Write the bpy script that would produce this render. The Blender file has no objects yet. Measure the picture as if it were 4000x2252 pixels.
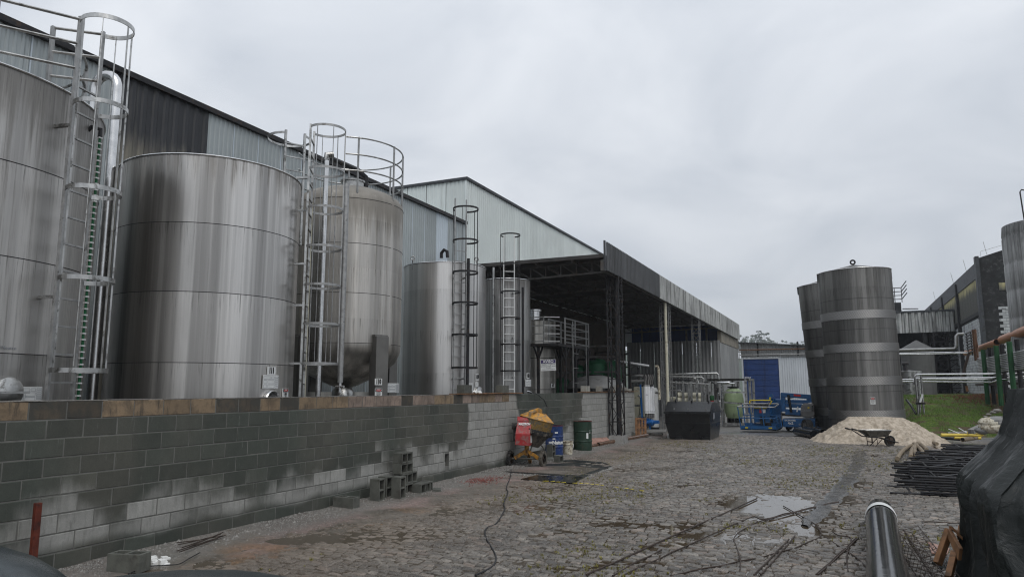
import bpy, math, random, numpy as np
from mathutils import Vector, Matrix, noise
random.seed(7); np.random.seed(7)
R_ = math.radians
sc = bpy.context.scene
COL = sc.collection
# ------------------------------------------------------------------ camera, sky, sun, exposure
EYE = 1.93; FPX = 2773.0; TILT = math.atan(391/2773.0); YAW = math.atan(1285/math.hypot(FPX, 391))
cd = bpy.data.cameras.new('camera'); cam = bpy.data.objects.new('camera', cd); COL.objects.link(cam)
cd.sensor_width = 36; cd.lens = 36*FPX/4000; cd.clip_start = 0.05; cd.clip_end = 3000
cam.location = (0, 0, EYE); cam.rotation_euler = (math.pi/2+TILT, 0, YAW); sc.camera = cam
sc.render.resolution_x = 1024; sc.render.resolution_y = 576
w = bpy.data.worlds.new('World'); sc.world = w; w.use_nodes = True
nt = w.node_tree; nt.nodes.clear()
def nn(t, typ, **k):
    n = t.nodes.new(typ)
    for a, b in k.items(): setattr(n, a, b)
    return n
SUN_EL, SUN_AZ = 50, 140
sky = nn(nt, 'ShaderNodeTexSky', sky_type='NISHITA', sun_disc=False, sun_elevation=R_(SUN_EL), sun_rotation=R_(SUN_AZ))
tc = nn(nt, 'ShaderNodeTexCoord'); sep = nn(nt, 'ShaderNodeSeparateXYZ'); nt.links.new(tc.outputs['Generated'], sep.inputs[0])
def wm(op, a, b=None, c=None):
    n = nn(nt, 'ShaderNodeMath', operation=op)
    for i, x in enumerate((a, b, c)):
        if x is None: continue
        if isinstance(x, (int, float)): n.inputs[i].default_value = x
        else: nt.links.new(x, n.inputs[i])
    return n.outputs[0]
zc = wm('MAXIMUM', sep.outputs[2], 0.0)
den = wm('ADD', zc, 0.42)
cx = nn(nt, 'ShaderNodeCombineXYZ')
nt.links.new(wm('DIVIDE', sep.outputs[0], den), cx.inputs[0]); nt.links.new(wm('DIVIDE', sep.outputs[1], den), cx.inputs[1])
n1 = nn(nt, 'ShaderNodeTexNoise'); n1.inputs['Scale'].default_value = 2.6; n1.inputs['Detail'].default_value = 6; n1.inputs['Roughness'].default_value = .5
n1.inputs['Distortion'].default_value = .5
nt.links.new(cx.outputs[0], n1.inputs['Vector'])
cr = nn(nt, 'ShaderNodeValToRGB'); nt.links.new(n1.outputs['Fac'], cr.inputs[0])
cr.color_ramp.elements[0].position = .33; cr.color_ramp.elements[0].color = (.545, .585, .645, 1)
cr.color_ramp.elements[1].position = .66; cr.color_ramp.elements[1].color = (.735, .765, .81, 1)
grad = wm('MULTIPLY_ADD', wm('POWER', zc, .8), .58, .86)       # overcast sky: brighter towards the zenith
vm = nn(nt, 'ShaderNodeVectorMath', operation='SCALE'); nt.links.new(cr.outputs[0], vm.inputs[0]); nt.links.new(grad, vm.inputs['Scale'])
bg1 = nn(nt, 'ShaderNodeBackground'); nt.links.new(sky.outputs[0], bg1.inputs[0]); bg1.inputs[1].default_value = .1
bg2 = nn(nt, 'ShaderNodeBackground'); nt.links.new(vm.outputs[0], bg2.inputs[0]); bg2.inputs[1].default_value = 1
mx = nn(nt, 'ShaderNodeMixShader'); mx.inputs[0].default_value = .94
wo = nn(nt, 'ShaderNodeOutputWorld')
nt.links.new(bg1.outputs[0], mx.inputs[1]); nt.links.new(bg2.outputs[0], mx.inputs[2]); nt.links.new(mx.outputs[0], wo.inputs[0])
sl = bpy.data.lights.new('sun', 'SUN'); sl.energy = 1.1; sl.angle = R_(35); sl.color = (1, .97, .93)
sun = bpy.data.objects.new('sun', sl); COL.objects.link(sun)
_d = Vector((math.sin(R_(SUN_AZ))*math.cos(R_(SUN_EL)), math.cos(R_(SUN_AZ))*math.cos(R_(SUN_EL)), math.sin(R_(SUN_EL))))
sun.rotation_euler = _d.to_track_quat('Z', 'Y').to_euler()
sc.view_settings.view_transform = 'Standard'; sc.view_settings.look = 'None'; sc.view_settings.exposure = 0.06; sc.cycles.filter_width = 1.15; sc.view_settings.gamma = 1
sc.view_settings.use_curve_mapping = False
# ------------------------------------------------------------------ places measured on the photograph, turned into points on real planes
_t, _y = TILT, YAW
_fh = Vector((-math.sin(_y), math.cos(_y), 0)); _rt = Vector((math.cos(_y), math.sin(_y), 0)); _up = Vector((0, 0, 1))
_fw = _fh*math.cos(_t)+_up*math.sin(_t); _uu = _up*math.cos(_t)-_fh*math.sin(_t); _C = Vector((0, 0, EYE))
def _ray(px, py): return _fw*FPX+_rt*(px-2000)+_uu*(1126-py)
def AX(px, py, x): d = _ray(px, py); return _C+d*(x/d.x)
def AY(px, py, y): d = _ray(px, py); return _C+d*(y/d.y)
def AZ(px, py, z=0.0): d = _ray(px, py); return _C+d*((z-EYE)/d.z)
# ------------------------------------------------------------------ mesh building
class MB:
    def __init__(s): s.v = []; s.f = []
    def add(s, v, f):
        n = len(s.v); s.v += [tuple(p) for p in v]; s.f += [tuple(i+n for i in q) for q in f]; return s
    def box(s, c, d, rz=0, M=None):
        x, y, z = d[0]/2, d[1]/2, d[2]/2
        P = [Vector((a*x, b*y, e*z)) for a in (-1, 1) for b in (-1, 1) for e in (-1, 1)]
        if M is None: M = Matrix.Rotation(rz, 3, 'Z')
        P = [M@p+Vector(c) for p in P]
        return s.add(P, [(0,1,3,2),(4,6,7,5),(0,4,5,1),(2,3,7,6),(0,2,6,4),(1,5,7,3)])
    def bb(s, a, b):
        return s.box([(a[i]+b[i])/2 for i in range(3)], [abs(b[i]-a[i]) for i in range(3)])
    def beam(s, p, q, w, h=None, up=None):
        p, q = Vector(p), Vector(q); d = q-p; L = d.length
        if L < 1e-6: return s
        d.normalize(); u = Vector(up) if up else Vector((0, 0, 1))
        if abs(d.dot(u)) > .98: u = Vector((0, 1, 0))
        a = d.cross(u).normalized(); b = a.cross(d).normalized(); h = h or w
        P = []
        for e in (p, q):
            for i, j in ((-1,-1),(1,-1),(1,1),(-1,1)): P.append(e+a*(i*w/2)+b*(j*h/2))
        return s.add(P, [(3,2,1,0),(4,5,6,7),(0,1,5,4),(1,2,6,5),(2,3,7,6),(3,0,4,7)])
    def tube(s, pts, r, n=8, closed=False, caps=True):
        pts = [Vector(p) for p in pts]; N = len(pts); V = []; pa = None
        for i, p in enumerate(pts):
            if closed: d = pts[(i+1) % N]-pts[i-1]
            else: d = pts[min(i+1, N-1)]-pts[max(i-1, 0)]
            if d.length < 1e-9: d = Vector((0, 0, 1))
            d.normalize()
            if pa is None:
                u = Vector((0, 0, 1)) if abs(d.z) < .9 else Vector((1, 0, 0)); a = d.cross(u).normalized()
            else:
                a = pa-d*pa.dot(d); a = a.normalized() if a.length > 1e-6 else d.orthogonal().normalized()
            pa = a; b = d.cross(a); rr = r[i] if isinstance(r, (list, tuple)) else r
            for k in range(n):
                t = 2*math.pi*k/n; V.append(p+a*(rr*math.cos(t))+b*(rr*math.sin(t)))
        F = []
        for i in range(N if closed else N-1):
            j = (i+1) % N
            for k in range(n): F.append((i*n+k, i*n+(k+1) % n, j*n+(k+1) % n, j*n+k))
        if caps and not closed: F.append(tuple(range(n))[::-1]); F.append(tuple((N-1)*n+k for k in range(n)))
        return s.add(V, F)
    def cyl(s, p, q, r, n=12, r2=None):
        return s.tube([p, q], [r, r if r2 is None else r2], n)
    def pipe(s, p, q, r, t=.01, n=16):              # an open hollow pipe
        p, q = Vector(p), Vector(q); d = (q-p).normalized(); a = d.orthogonal().normalized(); b = d.cross(a); V = []
        for e, rr in ((p, r), (q, r), (q, r-t), (p, r-t)):
            for k in range(n):
                u = 2*math.pi*k/n; V.append(e+a*(rr*math.cos(u))+b*(rr*math.sin(u)))
        F = []
        for i in range(4):
            j = (i+1) % 4
            for k in range(n): F.append((i*n+k, i*n+(k+1) % n, j*n+(k+1) % n, j*n+k))
        return s.add(V, F)
    def lathe(s, prof, n=32, c=(0, 0, 0), M=None, a0=0, a1=None):
        full = a1 is None; a1 = a0+2*math.pi if full else a1; m = n if full else n+1
        V = []; c = Vector(c)
        for r, z in prof:
            for k in range(m):
                t = a0+(a1-a0)*k/n; p = Vector((r*math.cos(t), r*math.sin(t), z))
                V.append((M@p if M else p)+c)
        F = []
        for i in range(len(prof)-1):
            for k in range(n):
                k2 = (k+1) % m if full else k+1
                F.append((i*m+k, i*m+k2, (i+1)*m+k2, (i+1)*m+k))
        return s.add(V, F)
    def prism(s, poly, ext):
        ext = Vector(ext); n = len(poly); P = [Vector(p) for p in poly]
        return s.add(P+[p+ext for p in P], [tuple(range(n))[::-1], tuple(range(n, 2*n))]+[(i, (i+1) % n, n+(i+1) % n, n+i) for i in range(n)])
    def sphere(s, c, r, n=16, m=8, sc3=(1, 1, 1), z0=-1, z1=1):
        prof = []
        for i in range(m+1):
            t = math.asin(z0)+(math.asin(z1)-math.asin(z0))*i/m; prof.append((max(1e-4, r*math.cos(t)), r*math.sin(t)))
        return s.lathe(prof, n, c, Matrix.Diagonal(sc3))
ORG = {}
def org(o):
    return ORG.get(o.name, Vector((0, 0, 0))) if o else Vector((0, 0, 0))
def tag(o, label=None, cat=None, group=None, kind=None):
    if label: o['label'] = label
    if cat: o['category'] = cat
    if group: o['group'] = group
    if kind: o['kind'] = kind
    return o
def thing(name, label, cat, loc=(0, 0, 0), group=None):
    o = bpy.data.objects.new(name, None); COL.objects.link(o); o.empty_display_size = .2
    o.location = loc; ORG[o.name] = Vector(loc); return tag(o, label, cat, group)
def mesh_of(name, mb, mat, smooth=True, ang=32, off=Vector((0, 0, 0))):
    me = bpy.data.meshes.new(name)
    v = np.array(mb.v, dtype=np.float64)-np.array(off)
    me.from_pydata(v.tolist(), [], mb.f); me.update()
    if isinstance(mat, (list, tuple)):
        for m in mat: me.materials.append(m)
    elif mat: me.materials.append(mat)
    if smooth:
        me.shade_smooth(); me.set_sharp_from_angle(angle=R_(ang))
    return me
def part(name, mb, mat, parent=None, label=None, smooth=True, ang=32, loc=None, bevel=0, kind=None):
    """one mesh object; parent = the thing (or part) it belongs to"""
    off = Vector(loc) if loc is not None else org(parent)
    me = mesh_of(name, mb, mat, smooth, ang, off)
    o = bpy.data.objects.new(name, me); COL.objects.link(o)
    if parent: o.parent = parent; ORG[o.name] = off; o.location = (off-org(parent))
    else: o.location = off; ORG[o.name] = off
    if bevel:
        b = o.modifiers.new('bevel', 'BEVEL'); b.width = bevel; b.segments = 2; b.limit_method = 'ANGLE'; b.angle_limit = R_(50)
    if label: o['label'] = label
    if kind: o['kind'] = kind
    return o
def solo(name, label, cat, mb, mat, loc=(0, 0, 0), group=None, **k):
    return tag(part(name, mb, mat, None, loc=loc, **k), label, cat, group)
def struct(name, mb, mat, kind='structure', **k):
    return tag(part(name, mb, mat, None, **k), kind=kind)
def copy_tree(o, parent=None):
    c = o.copy(); COL.objects.link(c); c.parent = parent
    for ch in list(o.children): copy_tree(ch, c)
    return c
def text_part(txt, parent, o0, right, up, height, mat, align='CENTER', name='lettering', extr=.0015, squash=1.0, bold=0.0):
    cu = bpy.data.curves.new(name, 'FONT'); cu.body = txt; cu.size = height*1.38; cu.extrude = extr; cu.align_x = align; cu.align_y = 'CENTER'; cu.offset = bold
    cu.resolution_u = 2
    tmp = bpy.data.objects.new(name, cu); COL.objects.link(tmp)
    dg = bpy.context.evaluated_depsgraph_get(); dg.update()
    me = bpy.data.meshes.new_from_object(tmp.evaluated_get(dg)); bpy.data.objects.remove(tmp)
    right = Vector(right).normalized(); up = Vector(up).normalized(); nrm = right.cross(up); off = org(parent)
    co = np.empty(len(me.vertices)*3); me.vertices.foreach_get('co', co); co = co.reshape(-1, 3)
    out = np.array(o0)[None]+co[:, :1]*squash*np.array(right)+co[:, 1:2]*np.array(up)+co[:, 2:3]*np.array(nrm)-np.array(off)
    me.vertices.foreach_set('co', out.ravel()); me.update(); me.materials.clear(); me.materials.append(mat); me.name = name
    o = bpy.data.objects.new(name, me); COL.objects.link(o); o.parent = parent; ORG[o.name] = off; return o
# ------------------------------------------------------------------ materials
class NT:
    def __init__(s, name):
        s.m = bpy.data.materials.new(name); s.m.use_nodes = True; s.t = s.m.node_tree; s.t.nodes.clear()
        s.o = s.n('ShaderNodeOutputMaterial'); s.b = s.n('ShaderNodeBsdfPrincipled'); s.l(s.b.outputs[0], s.o.inputs[0])
        s.pos = s.n('ShaderNodeNewGeometry').outputs['Position']
    def n(s, t, **k): return nn(s.t, t, **k)
    def l(s, a, b): s.t.links.new(a, b)
    def set(s, inp, x):
        if isinstance(x, (int, float)): s.b.inputs[inp].default_value = x
        elif isinstance(x, (tuple, list)): s.b.inputs[inp].default_value = (*x[:3], 1)
        else: s.l(x, s.b.inputs[inp])
    def map(s, sc3, loc=(0, 0, 0), src=None):
        m = s.n('ShaderNodeMapping'); m.inputs['Scale'].default_value = sc3; m.inputs['Location'].default_value = loc; s.l(src or s.pos, m.inputs[0]); return m.outputs[0]
    def noise(s, scale=1, detail=4, rough=.55, vec=None, dist=0):
        x = s.n('ShaderNodeTexNoise'); x.inputs['Scale'].default_value = scale; x.inputs['Detail'].default_value = detail
        x.inputs['Roughness'].default_value = rough; x.inputs['Distortion'].default_value = dist; s.l(vec or s.pos, x.inputs['Vector']); return x.outputs['Fac']
    def voro(s, scale, vec=None, feature='F1', out='Distance'):
        x = s.n('ShaderNodeTexVoronoi', feature=feature); x.inputs['Scale'].default_value = scale; s.l(vec or s.pos, x.inputs['Vector']); return x.outputs[out]
    def math(s, op, a, b=None, c=None, clamp=False):
        x = s.n('ShaderNodeMath', operation=op, use_clamp=clamp)
        for i, y in enumerate((a, b, c)):
            if y is None: continue
            if isinstance(y, (int, float)): x.inputs[i].default_value = y
            else: s.l(y, x.inputs[i])
        return x.outputs[0]
    def rng(s, x, a, b, c=0., d=1.):
        m = s.n('ShaderNodeMapRange'); m.interpolation_type = 'SMOOTHSTEP'; s.l(x, m.inputs[0])
        for i, y in enumerate((a, b, c, d)): m.inputs[i+1].default_value = y
        return m.outputs[0]
    def mix(s, f, a, b):
        m = s.n('ShaderNodeMix', data_type='RGBA')
        for i, y in ((0, f), (6, a), (7, b)):
            if isinstance(y, (int, float)): m.inputs[i].default_value = y
            elif isinstance(y, (tuple, list)): m.inputs[i].default_value = (*y[:3], 1)
            else: s.l(y, m.inputs[i])
        return m.outputs[2]
    def scale(s, col, f):
        v = s.n('ShaderNodeVectorMath', operation='SCALE')
        if isinstance(col, (tuple, list)): v.inputs[0].default_value = col[:3]
        else: s.l(col, v.inputs[0])
        if isinstance(f, (int, float)): v.inputs['Scale'].default_value = f
        else: s.l(f, v.inputs['Scale'])
        return v.outputs[0]
    def bump(s, h, strength=.3, dist=.01):
        b = s.n('ShaderNodeBump'); b.inputs['Strength'].default_value = strength; b.inputs['Distance'].default_value = dist
        s.l(h, b.inputs['Height']); s.l(b.outputs[0], s.b.inputs['Normal']); return b
    def xyz(s):
        x = s.n('ShaderNodeSeparateXYZ'); s.l(s.pos, x.inputs[0]); return x.outputs
    def rnd(s):
        g = s.n('ShaderNodeNewGeometry').outputs['Random Per Island']; o = s.n('ShaderNodeObjectInfo').outputs['Random']
        return s.math('FRACT', s.math('ADD', g, s.math('MULTIPLY', o, 7.31)))
def surf(name, col, rough=.6, metal=0., var=.18, vs=3., bump=.15, bs=60., dirt=None, streak=None, rvar=.1, spec=.3, rnd=0., bd=.004):
    m = NT(name); f = m.noise(vs, 5, .6)
    c = m.mix(m.rng(f, .3, .7), tuple(x*(1-var) for x in col), tuple(min(1, x*(1+var)) for x in col))
    if rnd: c = m.scale(c, m.math('MULTIPLY_ADD', m.rnd(), rnd*2, 1-rnd))
    if dirt:
        dcol, amt, dsc = dirt; g = m.noise(dsc, 6, .65, dist=.4); c = m.mix(m.rng(g, .62-amt*.35, .72-amt*.2, 0, min(1, .5+amt)), c, dcol)
    if streak:
        scol, amt, hs = streak; g = m.noise(1, 5, .6, m.map((hs, hs, hs*.045))); c = m.mix(m.rng(g, .66-amt*.4, .78-amt*.2, 0, min(1, .45+amt)), c, scol)
    m.set('Base Color', c); m.set('Metallic', metal); m.set('Specular IOR Level', spec)
    m.set('Roughness', m.math('MULTIPLY_ADD', f, rvar*2, rough-rvar))
    if bump: m.bump(m.noise(bs, 4, .6), bump, bd)
    return m.m
def tank_mat(name, steel=(.50, .495, .485), grime=(.17, .16, .145), amt=.5, r0=.24, r1=.55, band=.35, seed=0., top=6.0, topdirt=.4):
    m = NT(name)
    s1 = m.noise(1, 6, .62, m.map((9, 9, .22), (seed, seed*2, 0)))
    s2 = m.noise(1, 4, .62, m.map((2.6, 2.6, .03), (seed+3, 0, 0)))
    s3 = m.noise(1, 6, .7, m.map((38, 38, 1.1), (seed, 7, 0)))
    bl = m.noise(2.2, 5, .6, m.map((1, 1, .6), (seed, 0, 5)))
    z = m.xyz()[2]
    td = m.math('MULTIPLY', m.rng(z, top-1.3, top, 0, 1), topdirt)
    g = m.math('ADD', m.math('MULTIPLY_ADD', s1, .55, m.math('MULTIPLY', s3, .38)), m.math('MULTIPLY', bl, .2))
    f = m.rng(m.math('ADD', g, td), .78-amt*.42, .98-amt*.30, 0, 1)
    c = m.mix(m.rng(s2, .35, .65), tuple(x*(1-band) for x in steel), tuple(min(1, x*(1+band*.55)) for x in steel))
    ri = m.math('FLOOR', m.math('DIVIDE', m.math('ADD', z, .015), 1.19)); wn = m.n('ShaderNodeTexWhiteNoise', noise_dimensions='1D'); m.l(m.math('ADD', ri, seed), wn.inputs['W'])
    c = m.scale(c, m.math('MULTIPLY_ADD', wn.outputs[0], .26, .86))
    rf = m.math('FRACT', m.math('DIVIDE', m.math('ADD', z, .015), 1.19)); hb = m.rng(rf, .55, 1.0, .25, 1.0)
    c = m.mix(m.math('MULTIPLY', f, .85), c, grime)
    c = m.mix(m.math('MULTIPLY', m.rng(s3, .52, .68, 0, .62), hb), c, tuple(x*.33 for x in grime))
    m.set('Base Color', c); m.set('Metallic', m.math('MULTIPLY_ADD', f, -.62, 1.0)); m.set('Roughness', m.math('ADD', m.math('MULTIPLY_ADD', f, r1-r0, r0), m.math('MULTIPLY', wn.outputs[0], .08)))
    m.set('Specular IOR Level', .4)
    m.bump(m.math('ADD', m.noise(1, 3, .5, m.map((3.2, 3.2, 1.2))), m.math('MULTIPLY', s3, .05)), .16, .03)
    return m.m
def clad_mat(name, col, var=.08, stain=(.05, .05, .05), samt=.2, rough=.45, metal=.3, hs=6, low=None):
    m = NT(name); f = m.noise(.8, 4, .6)
    c = m.mix(m.rng(f, .3, .7), tuple(x*(1-var) for x in col), tuple(x*(1+var) for x in col))
    c = m.scale(c, m.math('MULTIPLY_ADD', m.rnd(), .16, .92))
    g = m.noise(1, 6, .65, m.map((hs, hs, hs*.05))); c = m.mix(m.rng(g, .64-samt*.35, .8-samt*.2, 0, min(1, .35+samt)), c, stain)
    b = m.noise(1.6, 6, .7, dist=.5); c = m.mix(m.rng(b, .6-samt*.2, .78, 0, samt), c, stain)
    if low:
        z = m.xyz()[2]; k = m.math('ADD', z, m.math('MULTIPLY', m.noise(1, 5, .6, m.map((5, 5, .6))), -1.6)); c = m.mix(m.rng(k, low[1]-.4, low[1]+.5, 1, 0), c, low[0])
    m.set('Base Color', c); m.set('Metallic', metal); m.set('Roughness', rough); m.bump(m.noise(25, 3), .08, .004)
    return m.m
M = {}
M['steel'] = surf('stainless_steel', (.42, .42, .41), .34, 1, .25, 5, .1, 80, dirt=((.08, .075, .065), .3, 6))
M['steel_light'] = surf('bright_stainless', (.62, .62, .62), .25, 1, .12, 5, .05, 80)
M['galv'] = surf('galvanised_steel', (.33, .33, .325), .45, .8, .18, 8, .1, 80, dirt=((.09, .08, .07), .14, 12))
M['darksteel'] = surf('dark_painted_steel', (.020, .020, .022), .5, .3, .3, 6, .15, 60, dirt=((.07, .045, .03), .25, 9))
M['blacksteel'] = surf('black_scaffold_paint', (.012, .012, .014), .32, .2, .3, 9, .1, 90, dirt=((.05, .04, .035), .2, 14))
M['rust'] = surf('rusty_rebar', (.055, .04, .032), .6, .5, .35, 14, .2, 200)
M['rubber'] = surf('black_rubber', (.018, .018, .018), .7, 0, .25, 10, .2, 120, dirt=((.16, .14, .11), .3, 10))
M['hdpe'] = surf('black_plastic_pipe', (.006, .0065, .007), .14, 0, .2, 4, .12, 9, spec=.42, dirt=((.06, .06, .055), .15, 12), bd=.02)
M['white'] = surf('white_plastic', (.72, .73, .74), .4, 0, .04, 3, 0)
M['signwhite'] = surf('sign_white', (.62, .63, .62), .45, 0, .05, 9, 0, streak=((.25, .24, .22), .15, 30))
M['signblack'] = surf('sign_black', (.012, .012, .012), .5, 0, .1, 9, 0)
M['signred'] = surf('sign_red', (.42, .02, .02), .5, 0, .1, 9, 0)
M['signpurple'] = surf('sign_purple', (.035, .02, .10), .5, 0, .1, 9, 0)
M['signgrey'] = surf('sign_grey_print', (.22, .23, .25), .5, 0, .1, 20, 0)
M['wood'] = surf('weathered_wood', (.20, .10, .045), .65, 0, .3, 8, .3, 90, dirt=((.06, .035, .02), .35, 5))
M['redwood'] = surf('red_wooden_stake', (.10, .022, .012), .6, 0, .3, 8, .3, 90, dirt=((.03, .012, .01), .35, 9))
M['ply'] = surf('pink_formwork_ply', (.36, .21, .165), .55, 0, .15, 5, .15, 60, dirt=((.2, .13, .11), .3, 6))
M['grey_plastic'] = surf('grey_lift_cover', (.14, .135, .13), .4, 0, .12, 4, .05, 60)
M['liftblue'] = surf('lift_blue_paint', (.010, .075, .20), .35, 0, .15, 3, .04, 60, dirt=((.02, .03, .05), .2, 6))
M['blue'] = surf('blue_enamel', (.01, .09, .28), .35, 0, .15, 4, .04, 60)
M['navy'] = surf('navy_roller_door', (.014, .042, .15), .5, 0, .12, 2, .04, 60, streak=((.008, .014, .045), .3, 5))
M['drumblue'] = surf('blue_drum_paint', (.012, .035, .13), .38, .1, .2, 6, .12, 30, dirt=((.10, .10, .10), .22, 14))
M['drumgreen'] = surf('green_drum_paint', (.018, .040, .026), .42, .1, .2, 6, .12, 30, dirt=((.06, .05, .035), .2, 9))
M['drumrim'] = surf('drum_lid_red', (.14, .02, .02), .5, .1, .2, 8, .1, 30)
M['red'] = surf('red_mixer_paint', (.30, .022, .024), .45, 0, .25, 5, .1, 40, dirt=((.20, .12, .11), .42, 9), streak=((.12, .07, .06), .25, 20))
M['yellow'] = surf('yellow_mixer_paint', (.50, .235, .03), .55, 0, .2, 5, .15, 40, dirt=((.20, .15, .09), .48, 8), streak=((.22, .15, .07), .3, 14))
M['yellowdirty'] = surf('mortar_caked_yellow', (.17, .105, .03), .75, 0, .4, 14, .6, 50, dirt=((.09, .08, .06), .5, 11), bd=.02)
M['yellowleg'] = surf('rusty_yellow_frame', (.36, .17, .02), .6, 0, .25, 7, .2, 50, dirt=((.10, .06, .03), .55, 12))
M['caked'] = surf('mortar_caked_steel', (.095, .085, .07), .8, 0, .3, 8, .5, 50, dirt=((.035, .033, .03), .35, 9), bd=.01)
M['bucket'] = surf('dirty_white_bucket', (.50, .47, .38), .55, 0, .12, 6, .1, 40, dirt=((.16, .12, .075), .45, 14))
M['ferrule'] = surf('yellow_safety_paint', (.55, .42, .02), .5, 0, .15, 6, .05, 40)
M['greentank'] = surf('pale_green_fibreglass', (.33, .42, .24), .32, 0, .12, 2, .08, 12, streak=((.12, .15, .09), .25, 5))
M['green'] = surf('green_machine_paint', (.01, .09, .035), .45, 0, .2, 4, .05, 40)
M['postgreen'] = surf('green_post_paint', (.010, .065, .02), .5, 0, .2, 4, .1, 40, dirt=((.02, .05, .02), .3, 6))
M['orange'] = surf('orange_pvc_pipe', (.38, .15, .062), .4, 0, .15, 3, .05, 40, dirt=((.16, .07, .035), .25, 3))
M['yellowpipe'] = surf('yellow_pipe', (.60, .46, .08), .4, 0, .15, 3, .05, 40, dirt=((.2, .15, .05), .2, 8))
M['brownhose'] = surf('grey_brown_hose', (.22, .175, .12), .6, 0, .15, 6, .2, 60, dirt=((.10, .08, .06), .4, 8))
M['copperpipe'] = surf('wet_brown_pipe', (.16, .085, .05), .22, .4, .2, 6, .1, 40, dirt=((.07, .05, .035), .3, 9))
M['concrete'] = surf('concrete', (.20, .195, .185), .75, 0, .2, 3, .4, 40, dirt=((.08, .078, .07), .3, 3), streak=((.06, .058, .05), .3, 6))
M['tan'] = surf('tan_render', (.26, .235, .19), .7, 0, .2, 3, .3, 30, streak=((.05, .048, .04), .45, 6))
M['soot'] = surf('sooty_render', (.022, .023, .024), .8, 0, .4, 2, .35, 30, dirt=((.075, .075, .075), .22, 4))
M['sootgrey'] = surf('sooty_grey_fascia', (.05, .055, .062), .6, 0, .25, 2, .2, 30, dirt=((.022, .022, .022), .4, 2))
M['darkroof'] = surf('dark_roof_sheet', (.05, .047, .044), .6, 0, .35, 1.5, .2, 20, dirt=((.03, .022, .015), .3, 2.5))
M['roofsteel'] = surf('roof_truss_paint', (.12, .115, .11), .6, .2, .3, 5, .2, 40, dirt=((.07, .05, .03), .3, 4))
M['brownshadewall'] = surf('brown_stained_shaded_wall', (.075, .062, .052), .75, 0, .25, 1.2, .2, 20, dirt=((.02, .018, .015), .35, 1.2))  # brown stains, with the canopy's shade also put into the dark base colour
M['blackbox'] = surf('black_skip_paint', (.010, .011, .012), .30, .1, .25, 5, .12, 50, spec=.5, dirt=((.03, .028, .025), .2, 5))
M['domegrey'] = surf('grey_fibreglass_dome', (.19, .19, .185), .45, 0, .15, 2, .1, 20, dirt=((.09, .09, .085), .25, 3))
M['darkdome'] = surf('dull_grey_tank', (.085, .085, .083), .55, 0, .15, 2, .1, 20, streak=((.04, .04, .038), .35, 4))
M['vessel'] = surf('cream_pressure_vessel', (.55, .53, .42), .35, 0, .06, 4, 0, dirt=((.25, .22, .16), .2, 4))
M['carpaint'] = surf('wet_dark_car_paint', (.03, .048, .055), .18, .3, .1, 2, 0)
M['rubble'] = surf('broken_rubble', (.19, .183, .17), .8, 0, .25, 20, .5, 90, rnd=.3)
M['redgravel'] = surf('brick_dust', (.16, .055, .045), .85, 0, .3, 20, .5, 120, rnd=.4)
M['paper'] = surf('white_bag', (.75, .75, .73), .6, 0, .06, 20, .3, 50)
M['cable'] = surf('black_cable', (.015, .015, .016), .45, 0, .2, 8, 0)
M['mould'] = surf('mortar', (.14, .14, .128), .85, 0, .2, 6, .4, 70, dirt=((.13, .13, .12), .35, 2))
M['clothblue'] = surf('red_cylinder_paint', (.22, .012, .015), .4, 0, .2, 6, 0)
M['T112'] = tank_mat('stainless_tank_dull', (.46, .445, .425), (.20, .195, .185), .62, .36, .62, .3, 1.3, 6.0, .22)
M['T111'] = tank_mat('stainless_tank_bright', (.56, .54, .515), (.21, .20, .185), .26, .29, .55, .45, 4.7, 6.0, .20)
M['T110'] = tank_mat('stainless_tank_grimy', (.50, .475, .44), (.21, .195, .17), .58, .34, .6, .35, 9.1, 6.6, .28)
M['T109'] = tank_mat('stainless_tank_smooth', (.58, .565, .545), (.2, .19, .175), .18, .31, .55, .32, 12.9, 6.2, .05)
M['T108'] = tank_mat('stainless_tank_dark', (.38, .375, .365), (.10, .095, .09), .50, .34, .6, .4, 17.2, 5.9, .25)
M['T107'] = tank_mat('stainless_tank_small', (.50, .48, .44), (.14, .12, .10), .40, .28, .6, .5, 21.7, 5.0, .2)
M['TR'] = tank_mat('stainless_tank_weathered', (.20, .196, .187), (.045, .043, .04), .58, .46, .62, .4, 31.1, 7.4, .15)
M['legsteel'] = surf('dull_leg_steel', (.17, .165, .155), .5, .7, .15, 2, .05, 30, streak=((.06, .055, .05), .3, 8))
M['TRR'] = tank_mat('insulated_tank_mouldy', (.33, .33, .325), (.06, .06, .06), .70, .5, .7, .3, 37.1, 9.0, .1)
# building claddings
M['clad'] = clad_mat('grey_blue_cladding', (.30, .33, .335), .08, (.05, .05, .05), .12, .42, .25)
M['cladpale'] = clad_mat('pale_translucent_cladding', (.46, .52, .57), .06, (.2, .2, .2), .08, .4, .0)
M['cladblack'] = clad_mat('sooty_cladding', (.014, .015, .018), .3, (.09, .085, .07), .16, .5, .1, 6, low=((.16, .148, .118), 6.5))
M['cladwhite'] = clad_mat('white_green_cladding', (.60, .645, .63), .05, (.12, .12, .11), .10, .45, .1, 3)
M['cladgrey'] = clad_mat('weathered_zinc_cladding', (.26, .265, .265), .1, (.06, .06, .058), .25, .5, .2, 5)
M['cladwall'] = clad_mat('white_sheet_wall', (.50, .53, .56), .05, (.2, .2, .2), .10, .45, .0, 4)
M['fasdark'] = clad_mat('blackened_fascia', (.055, .058, .062), .2, (.015, .015, .015), .45, .55, .1, 7)
M['faslight'] = clad_mat('mossy_light_fascia', (.42, .43, .42), .15, (.04, .04, .037), .60, .6, .1, 7)
M['yellowglass'] = clad_mat('yellowed_fibreglass', (.50, .45, .22), .15, (.03, .03, .026), .30, .6, .0, 4, low=((.07, .07, .06), 8.2))

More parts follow.
